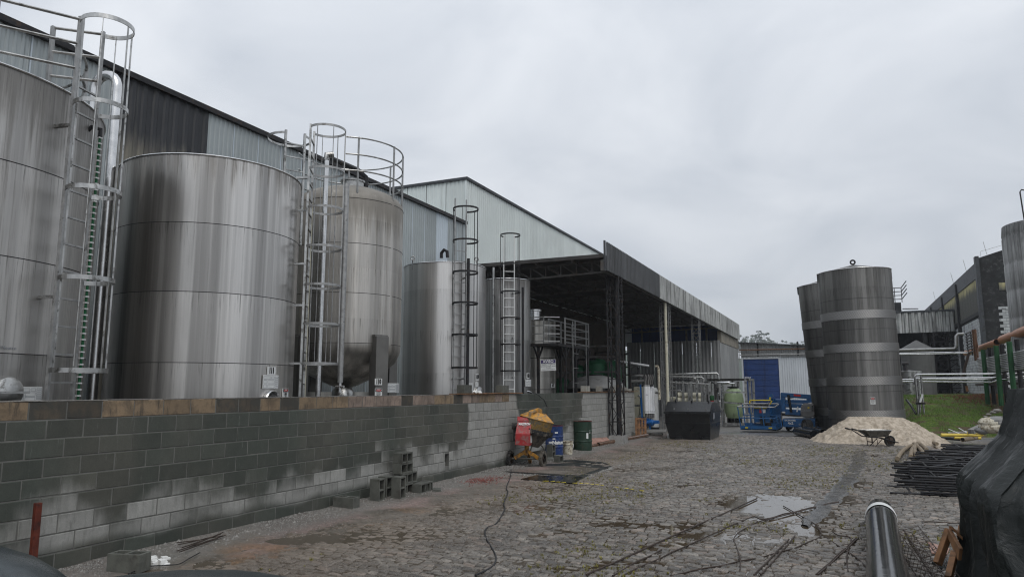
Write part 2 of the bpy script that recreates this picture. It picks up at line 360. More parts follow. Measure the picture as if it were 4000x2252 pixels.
def block_mat():
    m = NT('concrete_block_wet_and_dry'); X, Y, Z = m.xyz()
    n1 = m.noise(1, 4, .5, m.map((1, .9, .9))); n2 = m.noise(1, 5, .6, m.map((1, 14, 2.2)))
    n3 = m.noise(1, 2, .5, m.map((1, .9, .4), (4, 0, 0)))
    cv = m.n('ShaderNodeFloatCurve'); cu = cv.mapping.curves[0]
    pts = [(2, .55), (5, .60), (7, .66), (9, .62), (10.5, .56), (13.2, .60), (14.2, .85), (14.6, 1.9), (16.9, 2.1), (17.3, 1.0), (19, .8), (22.2, .8), (22.5, 2.2), (29, 2.3)]
    cu.points[0].location = (0, .85/2.5); cu.points[1].location = (1, 2.3/2.5)
    for a, b in pts: q = cu.points.new((a)/30, b/2.5)
    for q in cu.points: q.handle_type = 'VECTOR'
    cv.mapping.update()
    m.l(m.math('DIVIDE', m.math('ADD', Y, m.math('MULTIPLY_ADD', n1, .8, -.4)), 30.0), cv.inputs['Value'])
    thr = m.math('MULTIPLY', cv.outputs[0], 2.5)
    up = m.math('SUBTRACT', m.math('ADD', thr, m.math('MULTIPLY_ADD', n1, 1.5, -.75)), Z)
    up = m.math('ADD', up, m.math('MULTIPLY_ADD', m.rnd(), .30, -.15))
    dry = m.rng(m.math('ADD', up, m.math('MULTIPLY_ADD', n2, .22, -.11)), -.18, .24)
    lowb = m.rng(m.math('ADD', Z, m.math('MULTIPLY_ADD', n1, .5, -.25)), .14, .32)
    lowb = m.math('MAXIMUM', lowb, m.rng(Y, 21, 24)); dry = m.math('MULTIPLY', dry, lowb)
    fine = m.noise(55, 5, .7); mid = m.noise(7, 5, .65)
    r = m.rnd()
    wet = m.mix(m.rng(n3, .35, .65), (.056, .063, .053), (.080, .080, .067)); wet = m.scale(wet, m.math('MULTIPLY_ADD', r, .34, .82))
    dr = m.scale((.285, .283, .265), m.math('MULTIPLY_ADD', r, .22, .84))
    dr = m.mix(m.rng(m.noise(1, 6, .7, m.map((1, 22, 3.5))), .5, .72, 0, .55), dr, (.13, .13, .12))
    c = m.mix(dry, wet, dr)
    eff = m.noise(1, 6, .7, m.map((1, 26, 3.0), (0, 3, 0))); c = m.mix(m.rng(eff, .60, .76, 0, .5), c, (.22, .225, .21))
    c = m.scale(c, m.math('MULTIPLY_ADD', fine, .5, .75)); c = m.scale(c, m.math('MULTIPLY_ADD', mid, .5, .75))
    m.set('Base Color', c); m.set('Roughness', m.math('MULTIPLY_ADD', dry, .35, .55)); m.set('Specular IOR Level', .3)
    m.bump(m.math('ADD', fine, m.math('MULTIPLY', m.noise(160, 3), .6)), .5, .004)
    return m.m
M['block'] = block_mat()
def brown_block(name, a, b):
    m = NT(name); g = m.noise(6, 6, .65, dist=.3); f = m.noise(60, 4, .7)
    c = m.mix(m.rng(g, .42, .62), a, b); c = m.mix(m.rng(m.noise(1, 6, .7, m.map((1, 15, 2.5))), .52, .68, 0, .7), c, (.035, .03, .024))
    c = m.scale(c, m.math('MULTIPLY_ADD', f, .5, .75)); c = m.scale(c, m.math('MULTIPLY_ADD', m.rnd(), .35, .82))
    m.set('Base Color', c); m.set('Roughness', .7); m.bump(f, .5, .004); return m.m
M['brownblock'] = brown_block('soot_stained_tan_block', (.215, .155, .095), (.13, .095, .06))
M['pinkblock'] = brown_block('dusty_pink_block', (.235, .18, .145), (.16, .12, .095))
M['charblock'] = brown_block('charred_block', (.045, .042, .034), (.075, .06, .042))
M['wetblock'] = brown_block('wet_loose_block', (.095, .098, .084), (.07, .072, .062))
M['dryblock'] = brown_block('dry_loose_block', (.26, .255, .225), (.2, .19, .165))
def cobble_mat():
    m = NT('wet_granite_cobble'); r = m.rnd(); X, Y, Z = m.xyz()
    c = m.mix(r, (.122, .108, .092), (.238, .213, .182)); r2 = m.math('FRACT', m.math('MULTIPLY', r, 13.7))
    c = m.mix(m.rng(r2, .75, 1.0, 0, .7), c, (.23, .175, .14)); c = m.scale(c, m.math('MULTIPLY_ADD', m.math('FRACT', m.math('MULTIPLY', r, 41.3)), .55, .66))
    f = m.noise(90, 5, .7); g = m.noise(1.0, 5, .6); wetz = m.rng(g, .42, .58)
    c = m.mix(m.rng(m.noise(28, 5, .7), .46, .64, 0, .75), c, (.06, .055, .05)); c = m.scale(c, m.math('MULTIPLY_ADD', f, 1.9, .08))
    mud = m.rng(m.math('ADD', X, m.math('MULTIPLY_ADD', m.noise(.7, 5, .6), 3.0, -1.5)), -6.4, -3.6, .8, 0)
    c = m.mix(mud, c, m.mix(m.noise(3, 5, .6), (.12, .092, .06), (.23, .185, .15)))
    c = m.scale(c, m.math('MULTIPLY_ADD', wetz, -.22, 1.05))
    m.set('Base Color', c); m.set('Roughness', m.math('ADD', m.math('MULTIPLY_ADD', wetz, -.14, .30), m.math('MULTIPLY', f, .20))); m.set('Specular IOR Level', .6)
    m.bump(m.math('ADD', m.noise(38, 5, .65), m.math('MULTIPLY', f, .4)), .9, .02)
    return m.m
M['cobble'] = cobble_mat()
def ground_mat():
    m = NT('mud_and_grit'); X, Y, Z = m.xyz()
    n = m.noise(.55, 6, .6); f = m.noise(45, 5, .75); p = m.voro(38, out='Color'); vv = m.n('ShaderNodeSeparateXYZ'); m.l(p, vv.inputs[0])
    c = m.mix(m.rng(n, .35, .65), (.085, .070, .052), (.17, .145, .12))
    pink = m.rng(m.math('ADD', m.noise(.9, 5, .6), m.rng(X, -7.6, -5.2, .12, -.2)), .45, .62)
    c = m.mix(pink, c, (.23, .165, .145)); ora = m.math('MULTIPLY', m.rng(m.noise(.8, 4, .5, m.map((1, 1, 1), (9, 4, 0))), .5, .62), m.rng(Y, 11.5, 8.5, 0, 1)); c = m.mix(m.math('MULTIPLY', ora, .6), c, (.21, .11, .045))
    c = m.scale(c, m.math('MULTIPLY_ADD', vv.outputs[0], .7, .6)); c = m.scale(c, m.math('MULTIPLY_ADD', f, .9, .55))
    grey = m.rng(X, -7.2, -6.6, .75, 0); c = m.mix(grey, c, m.scale((.15, .148, .135), m.math('MULTIPLY_ADD', f, 1.4, .3)))
    far = m.rng(Y, 31, 33.5); c = m.mix(far, c, m.scale((.15, .15, .155), m.math('MULTIPLY_ADD', m.noise(2, 5), .5, .75)))
    moss = m.math('MULTIPLY', m.rng(m.noise(1.4, 5, .6, m.map((1, 1, 1), (2, 8, 0))), .54, .64, 0, .7), m.rng(X, -5, -3.5)); moss = m.math('MULTIPLY', moss, m.rng(Y, 31, 28)); c = m.mix(moss, c, (.10, .095, .02))
    c = m.mix(m.math('MULTIPLY', m.rng(X, -4.6, -3.4, 0, .8), m.rng(Y, 30, 28)), c, (.045, .038, .028))
    m.set('Base Color', c); m.set('Roughness', m.rng(m.noise(.5, 4), .4, .62, .22, .62)); m.set('Specular IOR Level', .5)
    m.bump(m.math('ADD', f, m.math('MULTIPLY', vv.outputs[1], .6)), .55, .012)
    return m.m
M['ground'] = ground_mat()
def water_mat(name, col, rough=.03):
    m = NT(name); m.set('Base Color', m.mix(m.noise(.6, 4), col, tuple(x*1.5 for x in col))); m.set('Roughness', rough); m.set('Specular IOR Level', .5)
    m.set('Roughness', m.rng(m.xyz()[0], -4.6, -2.2, .22, rough)); m.bump(m.noise(14, 3, .5), .03, .01); return m.m
M['water'] = water_mat('muddy_water', (.055, .042, .028))
def grass_mat(name, a, b, soil, amt):
    m = NT(name); n = m.noise(1.3, 5, .6); f = m.noise(30, 4, .7)
    c = m.mix(m.rng(m.noise(9, 5, .7), .35, .65), a, b); c = m.mix(m.rng(n, .62-amt*.3, .70-amt*.2), c, soil); c = m.scale(c, m.math('MULTIPLY_ADD', f, 1.0, .5))
    m.set('Base Color', c); m.set('Roughness', .85); m.set('Specular IOR Level', .2); m.bump(f, .8, .05); return m.m
M['bank'] = grass_mat('grass_bank', (.040, .075, .012), (.12, .17, .028), (.10, .068, .042), .55)
M['blade'] = surf('grass_blade', (.11, .19, .03), .6, 0, .35, 6, 0, rnd=.4)
M['weed'] = surf('yellow_green_weed', (.155, .14, .035), .6, 0, .35, 6, 0, rnd=.5)
M['soil'] = surf('red_soil', (.115, .045, .022), .9, 0, .3, 5, .6, 40, bd=.02)
M['leaf'] = surf('far_tree_leaf', (.055, .08, .040), .7, 0, .3, .5, 0, rnd=.45)
M['trunk'] = surf('tree_trunk', (.13, .11, .09), .8, 0, .2, 1, 0)
M['hill'] = surf('forested_hill', (.04, .06, .03), .9, 0, .3, .1, 0)
def sand_mat():
    m = NT('wet_pale_sand'); f = m.noise(60, 5, .7); g = m.noise(7, 5, .65)
    c = m.mix(m.rng(g, .35, .65), (.30, .25, .19), (.50, .43, .345)); c = m.scale(c, m.math('MULTIPLY_ADD', f, .4, .8))
    m.set('Base Color', c); m.set('Roughness', .9); m.bump(m.math('ADD', f, g), .8, .02); return m.m
M['sand'] = sand_mat()
M['track'] = surf('wet_dark_grit', (.052, .050, .047), .26, 0, .35, 5, .5, 60, dirt=((.10, .092, .08), .3, 9), spec=.5, bd=.01, rvar=.12)
def tarp_mat():
    m = NT('black_tarpaulin'); g = m.noise(3, 5, .6); c = m.mix(g, (.008, .010, .010), (.017, .021, .020)); c = m.mix(m.rng(m.noise(9, 6, .7), .6, .75, 0, .5), c, (.09, .095, .10))
    m.set('Base Color', c); m.set('Roughness', m.rng(m.noise(5, 5, .6), .35, .65, .28, .5)); m.set('Specular IOR Level', .3)
    m.bump(m.math('ADD', m.math('MULTIPLY', m.math('ABSOLUTE', m.math('SUBTRACT', m.noise(5, 6, .62, dist=.8), .5)), -3.0), m.math('MULTIPLY', m.noise(180, 2), .10)), .45, .02); return m.m
M['tarp'] = tarp_mat()
def brick_white():
    m = NT('flaking_white_brick'); r = m.rnd(); X, Y, Z = m.xyz()
    c = m.scale((.50, .52, .53), m.math('MULTIPLY_ADD', r, .3, .72)); s = m.noise(1.6, 6, .7, dist=.6); c = m.mix(m.rng(s, .52, .66), c, (.07, .07, .072)); c = m.mix(m.rng(m.noise(1, 6, .7, m.map((5, 5, 1.2))), .5, .7, 0, .7), c, (.12, .12, .12))
    m.set('Base Color', c); m.set('Roughness', .8); m.bump(m.noise(30, 5), .5, .01); return m.m
M['whitebrick'] = brick_white()
def dimple_mat():
    m = NT('dimpled_steel_jacket'); tcn = m.n('ShaderNodeTexCoord'); x = m.n('ShaderNodeSeparateXYZ'); m.l(tcn.outputs['Object'], x.inputs[0])
    ang = m.math('MULTIPLY', m.math('ARCTAN2', x.outputs[1], x.outputs[0]), 1.38/.058)
    a = m.math('SINE', m.math('MULTIPLY', ang, 6.2832)); b = m.math('SINE', m.math('MULTIPLY', x.outputs[2], 6.2832/.058)); h = m.math('MULTIPLY', a, b)
    m.set('Base Color', m.mix(m.rng(h, -.3, .6), (.19, .187, .18), (.40, .395, .385))); m.set('Metallic', 1.0); m.set('Roughness', .34); m.bump(h, .5, .012); return m.m
M['dimple'] = dimple_mat()
def drop_mat():
    m = NT('car_paint_with_raindrops'); v = m.voro(170); f = m.rng(v, .22, .42, 1, 0)
    m.set('Base Color', m.mix(m.noise(4, 3), (.020, .030, .036), (.035, .05, .056))); m.set('Roughness', .22); m.set('Metallic', .2); m.bump(f, .8, .004); return m.m
M['cardrops'] = drop_mat()
# ------------------------------------------------------------------ GROUND
PUD = []      # x, y, half length along (cos,sin), half width, angle, depth
def pud(px, py, a, b, ang, dep=1.0):
    p = AZ(px, py, 0); PUD.append((p.x, p.y, a, b, ang, dep))
pud(2990, 1985, .75, 1.3, 24, 1.85); pud(3070, 1955, .6, .9, 24, 1.8); pud(2880, 2100, .8, .45, 24, 1.1)
pud(2520, 2050, 1.1, .35, 24, 1.3); pud(2380, 2020, .6, .28, 24, 1.1); pud(2700, 2085, .5, .25, 20, 1.2)
pud(2200, 2080, .45, .2, 24, 1.1); pud(2330, 2200, 1.0, .16, 24, 1.2); pud(2560, 2130, .5, .15, 24, 1.)
pud(2300, 1900, 1.2, .4, 40, 1.1); pud(2000, 1985, 1.6, .5, 45, 1.2); pud(1500, 2090, 1.5, .5, 40, 1.2); pud(2420, 1835, 1.2, .5, 24, 1.1)
pud(2560, 1830, .8, .35, 24, 1.1); pud(2850, 1790, .9, .5, 24, .8); pud(3300, 2080, .4, .3, 24, .8); pud(2650, 1890, .7, .3, 24, .9)
for q in ((3385, 1775), (3370, 1830), (3330, 1885), (3280, 1940), (3230, 1990), (3190, 2030), (3150, 2070)): pud(q[0], q[1], .24, .9, 12, 1.55)
for q in ((2690, 1760), (2600, 1790)): pud(q[0], q[1], 1.1, .35, 45, 1.)
PU = np.array(PUD)
def vnoise(x, y, s, seed=0):
    x = np.asarray(x, float)*s+seed*17.3; y = np.asarray(y, float)*s+seed*9.1
    xi = np.floor(x).astype(int); yi = np.floor(y).astype(int); fx = x-xi; fy = y-yi; fx = fx*fx*(3-2*fx); fy = fy*fy*(3-2*fy)
    def h(a, b): v = np.sin(a*127.1+b*311.7+seed*74.7)*43758.5453; return v-np.floor(v)
    return (h(xi, yi)*(1-fx)+h(xi+1, yi)*fx)*(1-fy)+(h(xi, yi+1)*(1-fx)+h(xi+1, yi+1)*fx)*fy
def fbm(x, y, s, seed=0, o=4):
    r = 0; a = .5
    for i in range(o): r = r+a*vnoise(x, y, s*2**i, seed+i*3); a *= .5
    return r
def puddle(x, y):
    d = np.zeros_like(np.asarray(x, float))
    for px, py, a, b, an, dp in PUD:
        c, s_ = math.cos(R_(an)), math.sin(R_(an)); u = (x-px)*c+(y-py)*s_; v = -(x-px)*s_+(y-py)*c
        d = np.maximum(d, dp*.62*np.clip(1.35-(u/a)**2-(v/b)**2, 0, 1))
    return d
def gz(x, y):      # mud level
    return .008*(fbm(x, y, .8, 2)-.45)*2-.006-.0215*puddle(x+.75*(fbm(x, y, 1.7, 5, 3)-.45), y+1.3*(fbm(x, y, 1.7, 8, 3)-.45))
def gtot(x, y):
    return gz(x, y)+.020*np.clip((-5.0-x)/1.3, 0, 1)*(fbm(x, y, 1.1, 14)*1.7-.25)+np.clip((x+6.9)/-.7, 0, 1)*.035*(.4+fbm(x, y, 3, 9))+.01*np.clip((-5.2-x)/2.2, 0, 1)*(fbm(x, y, 2.2, 4)*1.6-.4)
gx, gy = np.meshgrid(np.arange(-7.69, 7.0, .12), np.arange(1.5, 34, .12)); gzv = gz(gx, gy)
gzv = gzv+.020*np.clip((-5.0-gx)/1.3, 0, 1)*(fbm(gx, gy, 1.1, 14)*1.7-.25)
bankside = np.clip((gx+6.9)/-.7, 0, 1)
gzv = gzv+bankside*.035*(.4+fbm(gx, gy, 3, 9)) + .01*np.clip((-5.2-gx)/2.2, 0, 1)*(fbm(gx, gy, 2.2, 4)*1.6-.4)
nyg, nxg = gx.shape
mb = MB(); mb.v = np.stack([gx.ravel(), gy.ravel(), gzv.ravel()], 1).tolist()
mb.f = [(j*nxg+i, j*nxg+i+1, (j+1)*nxg+i+1, (j+1)*nxg+i) for j in range(nyg-1) for i in range(nxg-1)]
ground = struct('ground', mb, M['ground'])
mb = MB(); mb.add([(-590, -55, -.08), (590, -55, -.08), (590, 1150, -.08), (-590, 1150, -.08)], [(0, 1, 2, 3)])
struct('terrain', mb, M['ground'])
mb = MB()
mb.add([(-7.0, 33.99, -.012), (6.9, 33.99, -.012), (9, 62, -.004), (-30, 62, -.004), (-30, -3, -.03), (-7.9, -3, -.03), (-7.9, 33.99, -.03)], [(0, 1, 2, 3, 4, 5, 6)]); struct('yard', mb, M['concrete'])
mb = MB(); mb.add([(-7.3, 3.5, .0), (4.5, 3.5, .0), (4.5, 30, .0), (-7.3, 30, .0)], [(0, 1, 2, 3)])
struct('water', mb, M['water'])
# dark wet wheel track curving away from the sand
LR = [((3330, 1762), (3386, 1762)), ((3318, 1800), (3396, 1800)), ((3296, 1840), (3380, 1840)), ((3262, 1885), (3345, 1885)), ((3222, 1930), (3310, 1930)), ((3180, 1975), (3262, 1978)), ((3140, 2020), (3205, 2030)), ((3120, 2050), (3160, 2062))]
mb = MB(); NJ, NI = 110, 16; LL = [AZ(*a, 0) for a, b in LR]; RR = [AZ(*b, 0) for a, b in LR]
for j in range(NJ):
    t = j/(NJ-1)*(len(LR)-1); k = min(int(t), len(LR)-2); f = t-k; a = LL[k].lerp(LL[k+1], f); b = RR[k].lerp(RR[k+1], f)
    for i in range(NI):
        u = i/(NI-1); q = a.lerp(b, u); x = q.x+.09*(vnoise(q.x, q.y, 3.5, 61)-.5); y = q.y+.12*(vnoise(q.x, q.y, 3.5, 63)-.5)
        mb.v.append((float(x), float(y), float(.0255-.030*max(0, abs(2*u-1)-.55)**1.2/.4-.020*float(fbm(x, y, 6., 66))*1.0+.009)))
mb.f = [(j*NI+i, j*NI+i+1, (j+1)*NI+i+1, (j+1)*NI+i) for j in range(NJ-1) for i in range(NI-1)]
struct('wheel_track', mb, M['track'])
# cobbles: every stone has its own edges; the 300 that show largest are objects, the rest one part
def mudmask(x, y): return np.clip((-5.6-x+1.8*(fbm(x, y, .9, 11)-.5))/1.3, 0, 1)
SX = []; rowy = 4.4; k = 0
while rowy < 31.2:
    h = .082+.02*random.random()
    xs = -6.95+random.random()*.1
    while xs < 6.2:
        wv = random.uniform(.09, .185); SX.append((xs+wv/2, rowy+h/2, wv, h)); xs += wv+.008
    rowy += h+.012; k += 1
S = np.array(SX); rng = np.random.default_rng(3)
S[:, 1] += .06*np.sin(S[:, 0]*.7)+.07*(vnoise(S[:, 0], S[:, 1], .9, 3)-.5)+rng.normal(0, .006, len(S))
keep = ~((S[:, 0] > 2.6) & (S[:, 1] > 27))
keep &= ~((mudmask(S[:, 0], S[:, 1]) > .98) & (rng.random(len(S)) > .35))
S = S[keep]; n = len(S)
def stone_arrays(S, rng):
    n = len(S); base = np.array([(-.5, -.38), (-.42, -.5), (.42, -.5), (.5, -.38), (.5, .38), (.42, .5), (-.42, .5), (-.5, .38)])
    ring = base[None]*(1+rng.normal(0, .06, (n, 8, 2)))
    rings = []
    for sc_, dz in ((1.0, -.035), (.965, -.011), (.76, 0.0)):
        xy = ring*sc_*S[:, None, 2:4]; zz = np.full((n, 8, 1), dz)+(rng.normal(0, .0034, (n, 8, 1)) if dz > -.03 else 0)
        rings.append(np.concatenate([xy, zz], 2))
    return np.stack(rings, 1)            # n,3,8,3
V = stone_arrays(S, rng)
ang = rng.normal(0, .06, n); ca, sa = np.cos(ang), np.sin(ang)
tilt = rng.normal(0, .06, (n, 2))
top = gz(S[:, 0], S[:, 1])+.021+rng.normal(0, .005, n)-.030*mudmask(S[:, 0], S[:, 1])*rng.uniform(.6, 1.1, n)
Vl = V.copy(); Vl[..., 2] += V[..., 0]*tilt[:, None, None, 0]+V[..., 1]*tilt[:, None, None, 1]
W = np.empty_like(Vl)
W[..., 0] = Vl[..., 0]*ca[:, None, None]-Vl[..., 1]*sa[:, None, None]+S[:, 0][:, None, None]
W[..., 1] = Vl[..., 0]*sa[:, None, None]+Vl[..., 1]*ca[:, None, None]+S[:, 1][:, None, None]
W[..., 2] = Vl[..., 2]+top[:, None, None]
def in_view(p, m=0):
    d = Vector(p)-_C; z = d.dot(_fw)
    if z < .1: return None
    a, b = 2000+FPX*d.dot(_rt)/z, 1126-FPX*d.dot(_uu)/z
    return (a, b) if -m < a < 4000+m and -m < b < 2252+m else None
order = np.argsort(S[:, 0]**2+S[:, 1]**2); near = []
for i in order:
    q = in_view((S[i, 0], S[i, 1], 0), -15)
    if q and not (q[0] > 3340 and q[1] > 1900) and mudmask(S[i, 0], S[i, 1]) < .3: near.append(i)
    if len(near) >= 300: break
nearset = set(near)
FC = [(r*8+i, r*8+(i+1) % 8, (r+1)*8+(i+1) % 8, (r+1)*8+i) for r in (0, 1) for i in range(8)]+[tuple(range(16, 24))]
variants = []
for i in range(24):
    mb = MB(); mb.v = V[i].reshape(-1, 3).tolist(); sc0 = np.array([.13, .105]); mb.v = [(a/S[i, 2]*.13, b/S[i, 3]*.105, c) for a, b, c in mb.v]; mb.f = list(FC)
    variants.append(mesh_of('cobblestone', mb, M['cobble'], True, 40))
for i in near:
    o = bpy.data.objects.new('cobblestone', variants[i % 24]); COL.objects.link(o); o.parent = ground
    o.location = (S[i, 0], S[i, 1], top[i]); o.rotation_euler = (tilt[i, 1], -tilt[i, 0], ang[i]); o.scale = (S[i, 2]/.13, S[i, 3]/.105, 1)
rest = np.array([i for i in range(n) if i not in nearset]); m_ = len(rest)
mb = MB(); mb.v = W[rest].reshape(-1, 3).tolist()
FCa = [f for f in FC]
mb.f = [tuple(v+24*i for v in f) for i in range(m_) for f in FCa]
c0 = part('cobblestone_paving', mb, M['cobble'], ground, kind='stuff', smooth=True, ang=40)
# weeds in the joints
mb = MB(); rg = random.Random(5)
def tuft(mb, x, y, z, r, h, nb, rg):
    for _ in range(nb):
        a = rg.random()*6.28; l = h*rg.uniform(.6, 1.1); b = r*rg.uniform(.3, 1); wv = .0035+.0015*rg.random()
        p = Vector((x+.3*r*math.cos(a), y+.3*r*math.sin(a), z)); q = Vector((x+b*math.cos(a), y+b*math.sin(a), z+l)); s_ = Vector((-math.sin(a), math.cos(a), 0))*wv
        mid = (p+q)/2+Vector((0, 0, l*.25)); mb.add([p-s_, p+s_, mid+s_*.8, mid-s_*.8, q], [(0, 1, 2, 3), (3, 2, 4)])
cnt = 0; WX = np.random.uniform(-5.8, 4, 34000); WY = 5+22*np.random.rand(34000)**1.4; WN = fbm(WX, WY, .55, 21); WP = puddle(WX, WY)
for x, y, wn_, wp_ in zip(WX.tolist(), WY.tolist(), WN.tolist(), WP.tolist()):
    if wn_ > .45+.15*rg.random() and wp_ < .3 and cnt < 5200:
        tuft(mb, x, y, .006, .026+.022*rg.random(), .020+.026*rg.random()**2, 7, rg); cnt += 1
struct('weeds', mb, M['weed'], 'stuff', smooth=False)
for i, (px, py, s_) in enumerate(((3253, 1992, 1.5), (3590, 2035, 1.), (3525, 2068, 1.), (3560, 2020, .8), (3480, 1760, .7), (3660, 1960, .9), (2180, 2060, .7), (1575, 2105, .8), (3380, 2170, .8), (3200, 2230, .8))):
    p = AZ(px, py, 0); mb = MB(); tuft(mb, 0, 0, 0, .08*s_, .10*s_, 46, rg)
    solo('grass_tuft', ['largest tuft of grass in the cobbles beside the long puddle', 'low grass tuft right of the black plastic pipe end', 'small grass tuft above the rebar cage', 'small weed between the black pipe end and the scaffold frames',
      'weed growing near the front of the sand pile', 'weed in the cobbles in front of the scaffold frames', 'weed tuft on the cobbles right of the black cable', 'green weed in the muddy strip near the loose blocks',
      'weed left of the black plastic pipe', 'weed at the bottom of the cobbles near the crossed rebars'][i], 'weed', mb, M['weed'], (p.x, p.y, .004), 'weeds in the paving', smooth=False)
# gravel along the block wall
mb = MB(); rg = random.Random(9)
gyy = np.array([3.5+22*rg.random()**1.3 for i in range(15000)]); gxx = np.array([-7.66+abs(rg.gauss(0, .30 if i % 5 < 3 else 1.3)) for i in range(15000)]); gzz = gtot(gxx, gyy)
for i in range(15000):
    y = float(gyy[i]); x = float(gxx[i]); s_ = rg.uniform(.005, .016)*(2.1 if rg.random() < .06 and x < -7.2 else 1)*(.75 if x > -7 else 1)
    if x > -4.2: continue
    z = float(gzz[i])
    P8 = [(x+s_*a*rg.uniform(.5, 1.1), y+s_*b*rg.uniform(.5, 1.1), z+s_*c*.8) for a, b, c in ((-1, 0, 0), (0, -1, 0), (1, 0, 0), (0, 1, 0), (0, 0, 1), (0, 0, -.5))]
    mb.add(P8, [(0, 1, 4), (1, 2, 4), (2, 3, 4), (3, 0, 4), (1, 0, 5), (2, 1, 5), (3, 2, 5), (0, 3, 5)])
struct('gravel', mb, M['rubble'], 'stuff', smooth=False)
mb = MB()
for i in range(900):
    a = rg.random()*6.28; r = abs(rg.gauss(0, .4)); p0 = AZ(1860, 1872, 0); x = p0.x+r*1.1*math.cos(a)*.7; y = p0.y+r*math.sin(a)*1.0; s_ = rg.uniform(.008, .02)
    mb.add([(x-s_, y, .01), (x, y-s_, .01), (x+s_, y, .01), (x, y+s_, .01), (x, y, .02+s_*rg.random())], [(0, 1, 4), (1, 2, 4), (2, 3, 4), (3, 0, 4)])
struct('brick_crumbs', mb, M['redgravel'], 'stuff', smooth=False)

# ------------------------------------------------------------------ BANK, HILL, HAZE
def bank_h(x, y):
    d = (y*.909-x*.417)-29.3+.8*(fbm(x, y, .25, 33)-.5); k = np.clip((x-2.0)/1.2, 0, 1); h = np.clip(.225*d, -.3, 1.50)*k-.1*(1-k)
    return h+.26*(fbm(x, y, .6, 31)-.5)*np.clip(d, 0, 1)+.16*np.exp(-((x-6.9)/1.5)**2-((y-43)/1.6)**2)
bx, by = np.meshgrid(np.arange(1.9, 40, .5), np.arange(28, 110, .5)); bh = bank_h(bx, by)
mb = MB(); mb.v = np.stack([bx.ravel(), by.ravel(), bh.ravel()], 1).tolist(); nb_ = bx.shape[1]
mb.f = [(j*nb_+i, j*nb_+i+1, (j+1)*nb_+i+1, (j+1)*nb_+i) for j in range(bx.shape[0]-1) for i in range(nb_-1)]
struct('grass_bank', mb, M['bank'])
mb = MB(); rg = random.Random(12); c_ = 0
GY = 32+np.random.rand(60000)**1.3*18; GX = np.random.uniform(2.3, 13, 60000); GH = bank_h(GX, GY); GN = fbm(GX, GY, .5, 41)
for y, x, h, gn in zip(GY.tolist(), GX.tolist(), GH.tolist(), GN.tolist()):
    if h < .02 or gn < .42+.1*rg.random() or c_ > 34000: continue
    a = rg.random()*6.28; l = rg.uniform(.04, .12); s_ = Vector((math.cos(a), math.sin(a), 0))*.009; p = Vector((x, y, h)); q = p+Vector((rg.uniform(-.04, .04), rg.uniform(-.04, .04), l))
    mb.add([p-s_, p+s_, q], [(0, 1, 2)]); c_ += 1
struct('grass', mb, M['blade'], 'stuff', smooth=False)
mb = MB()
for i in range(2600):
    x = 6.8+rg.gauss(0, .9); y = 42.6+rg.gauss(0, .9); s_ = rg.uniform(.02, .07); h = float(bank_h(np.array(x), np.array(y)))+.01
    mb.add([(x-s_, y, h), (x, y-s_, h), (x+s_, y, h), (x, y+s_, h), (x+.3*s_, y, h+s_*rg.random()*1.6)], [(0, 1, 4), (1, 2, 4), (2, 3, 4), (3, 0, 4)])
struct('soil_heap', mb, M['soil'], 'stuff', smooth=False)
# distant hill with trees
HS = 2.2
def hillz(x): return 18.2-(.045*max(0, x+40)+.03*max(0, -75-x))
mb = MB(); xs = list(range(-260, 240, 12)); rows = ((220, 0), (262, .55), (296, .95), (330, 1.), (420, .8), (520, 0))
for y, f in rows:
    for x in xs: mb.v.append((x*HS, y*HS, -2.5+HS*f*(hillz(x)+2.5*math.sin(x*.05))*(1 if -180 < x < 160 else .4)-2))
for j in range(len(rows)-1):
    for i in range(len(xs)-1): a = j*len(xs)+i; mb.f.append((a, a+1, a+1+len(xs), a+len(xs)))
struct('hill', mb, M['hill'])
def crown_mesh(seed, flat):
    rg = random.Random(seed); mb = MB()
    cl = [(rg.gauss(0, 1.9), rg.gauss(0, 1.9), 5.0+rg.random()*3.2+(1.2 if rg.random() < .3 else 0), rg.uniform(.6, 1.25)) for _ in range(11)]
    for x, y, z, r in cl:
        for k in range(48):
            v = Vector((rg.gauss(0, 1), rg.gauss(0, 1), rg.gauss(0, .55)*flat)); v = v.normalized()*r*rg.uniform(.5, 1.05); v.z *= flat
            c = Vector((x, y, z))+v; u = Vector((rg.gauss(0, 1), rg.gauss(0, 1), rg.gauss(0, 1))).normalized()*rg.uniform(.16, .34); w_ = u.orthogonal().normalized()*u.length*.7
            mb.add([c-u, c+w_, c+u, c-w_], [(0, 1, 2, 3)])
    tb = MB(); tb.tube([(0, 0, -2), (.1, 0, 2.5), (0, .1, 5)], [.22, .16, .08], 5)
    for x, y, z, r in cl: tb.tube([(0, .05, 3.2+rg.random()), (x*.6, y*.6, z-.7), (x, y, z)], [.08, .05, .03], 4)
    return mb, tb
def far_tree(seed, flat):
    mb, tb = crown_mesh(seed, flat)
    t = thing('hilltop_tree', 'tall eucalyptus-like tree on the misty hilltop beyond the blue door shed', 'tree', (0, 0, 0), 'trees on the misty hilltop')
    part('crown', mb, M['leaf'], t, smooth=False); part('trunk', tb, M['trunk'], t); return t
protos = [far_tree(50+i, [.6, .8, .5, .9, .7][i]) for i in range(5)]; used = set(); rg = random.Random(4)
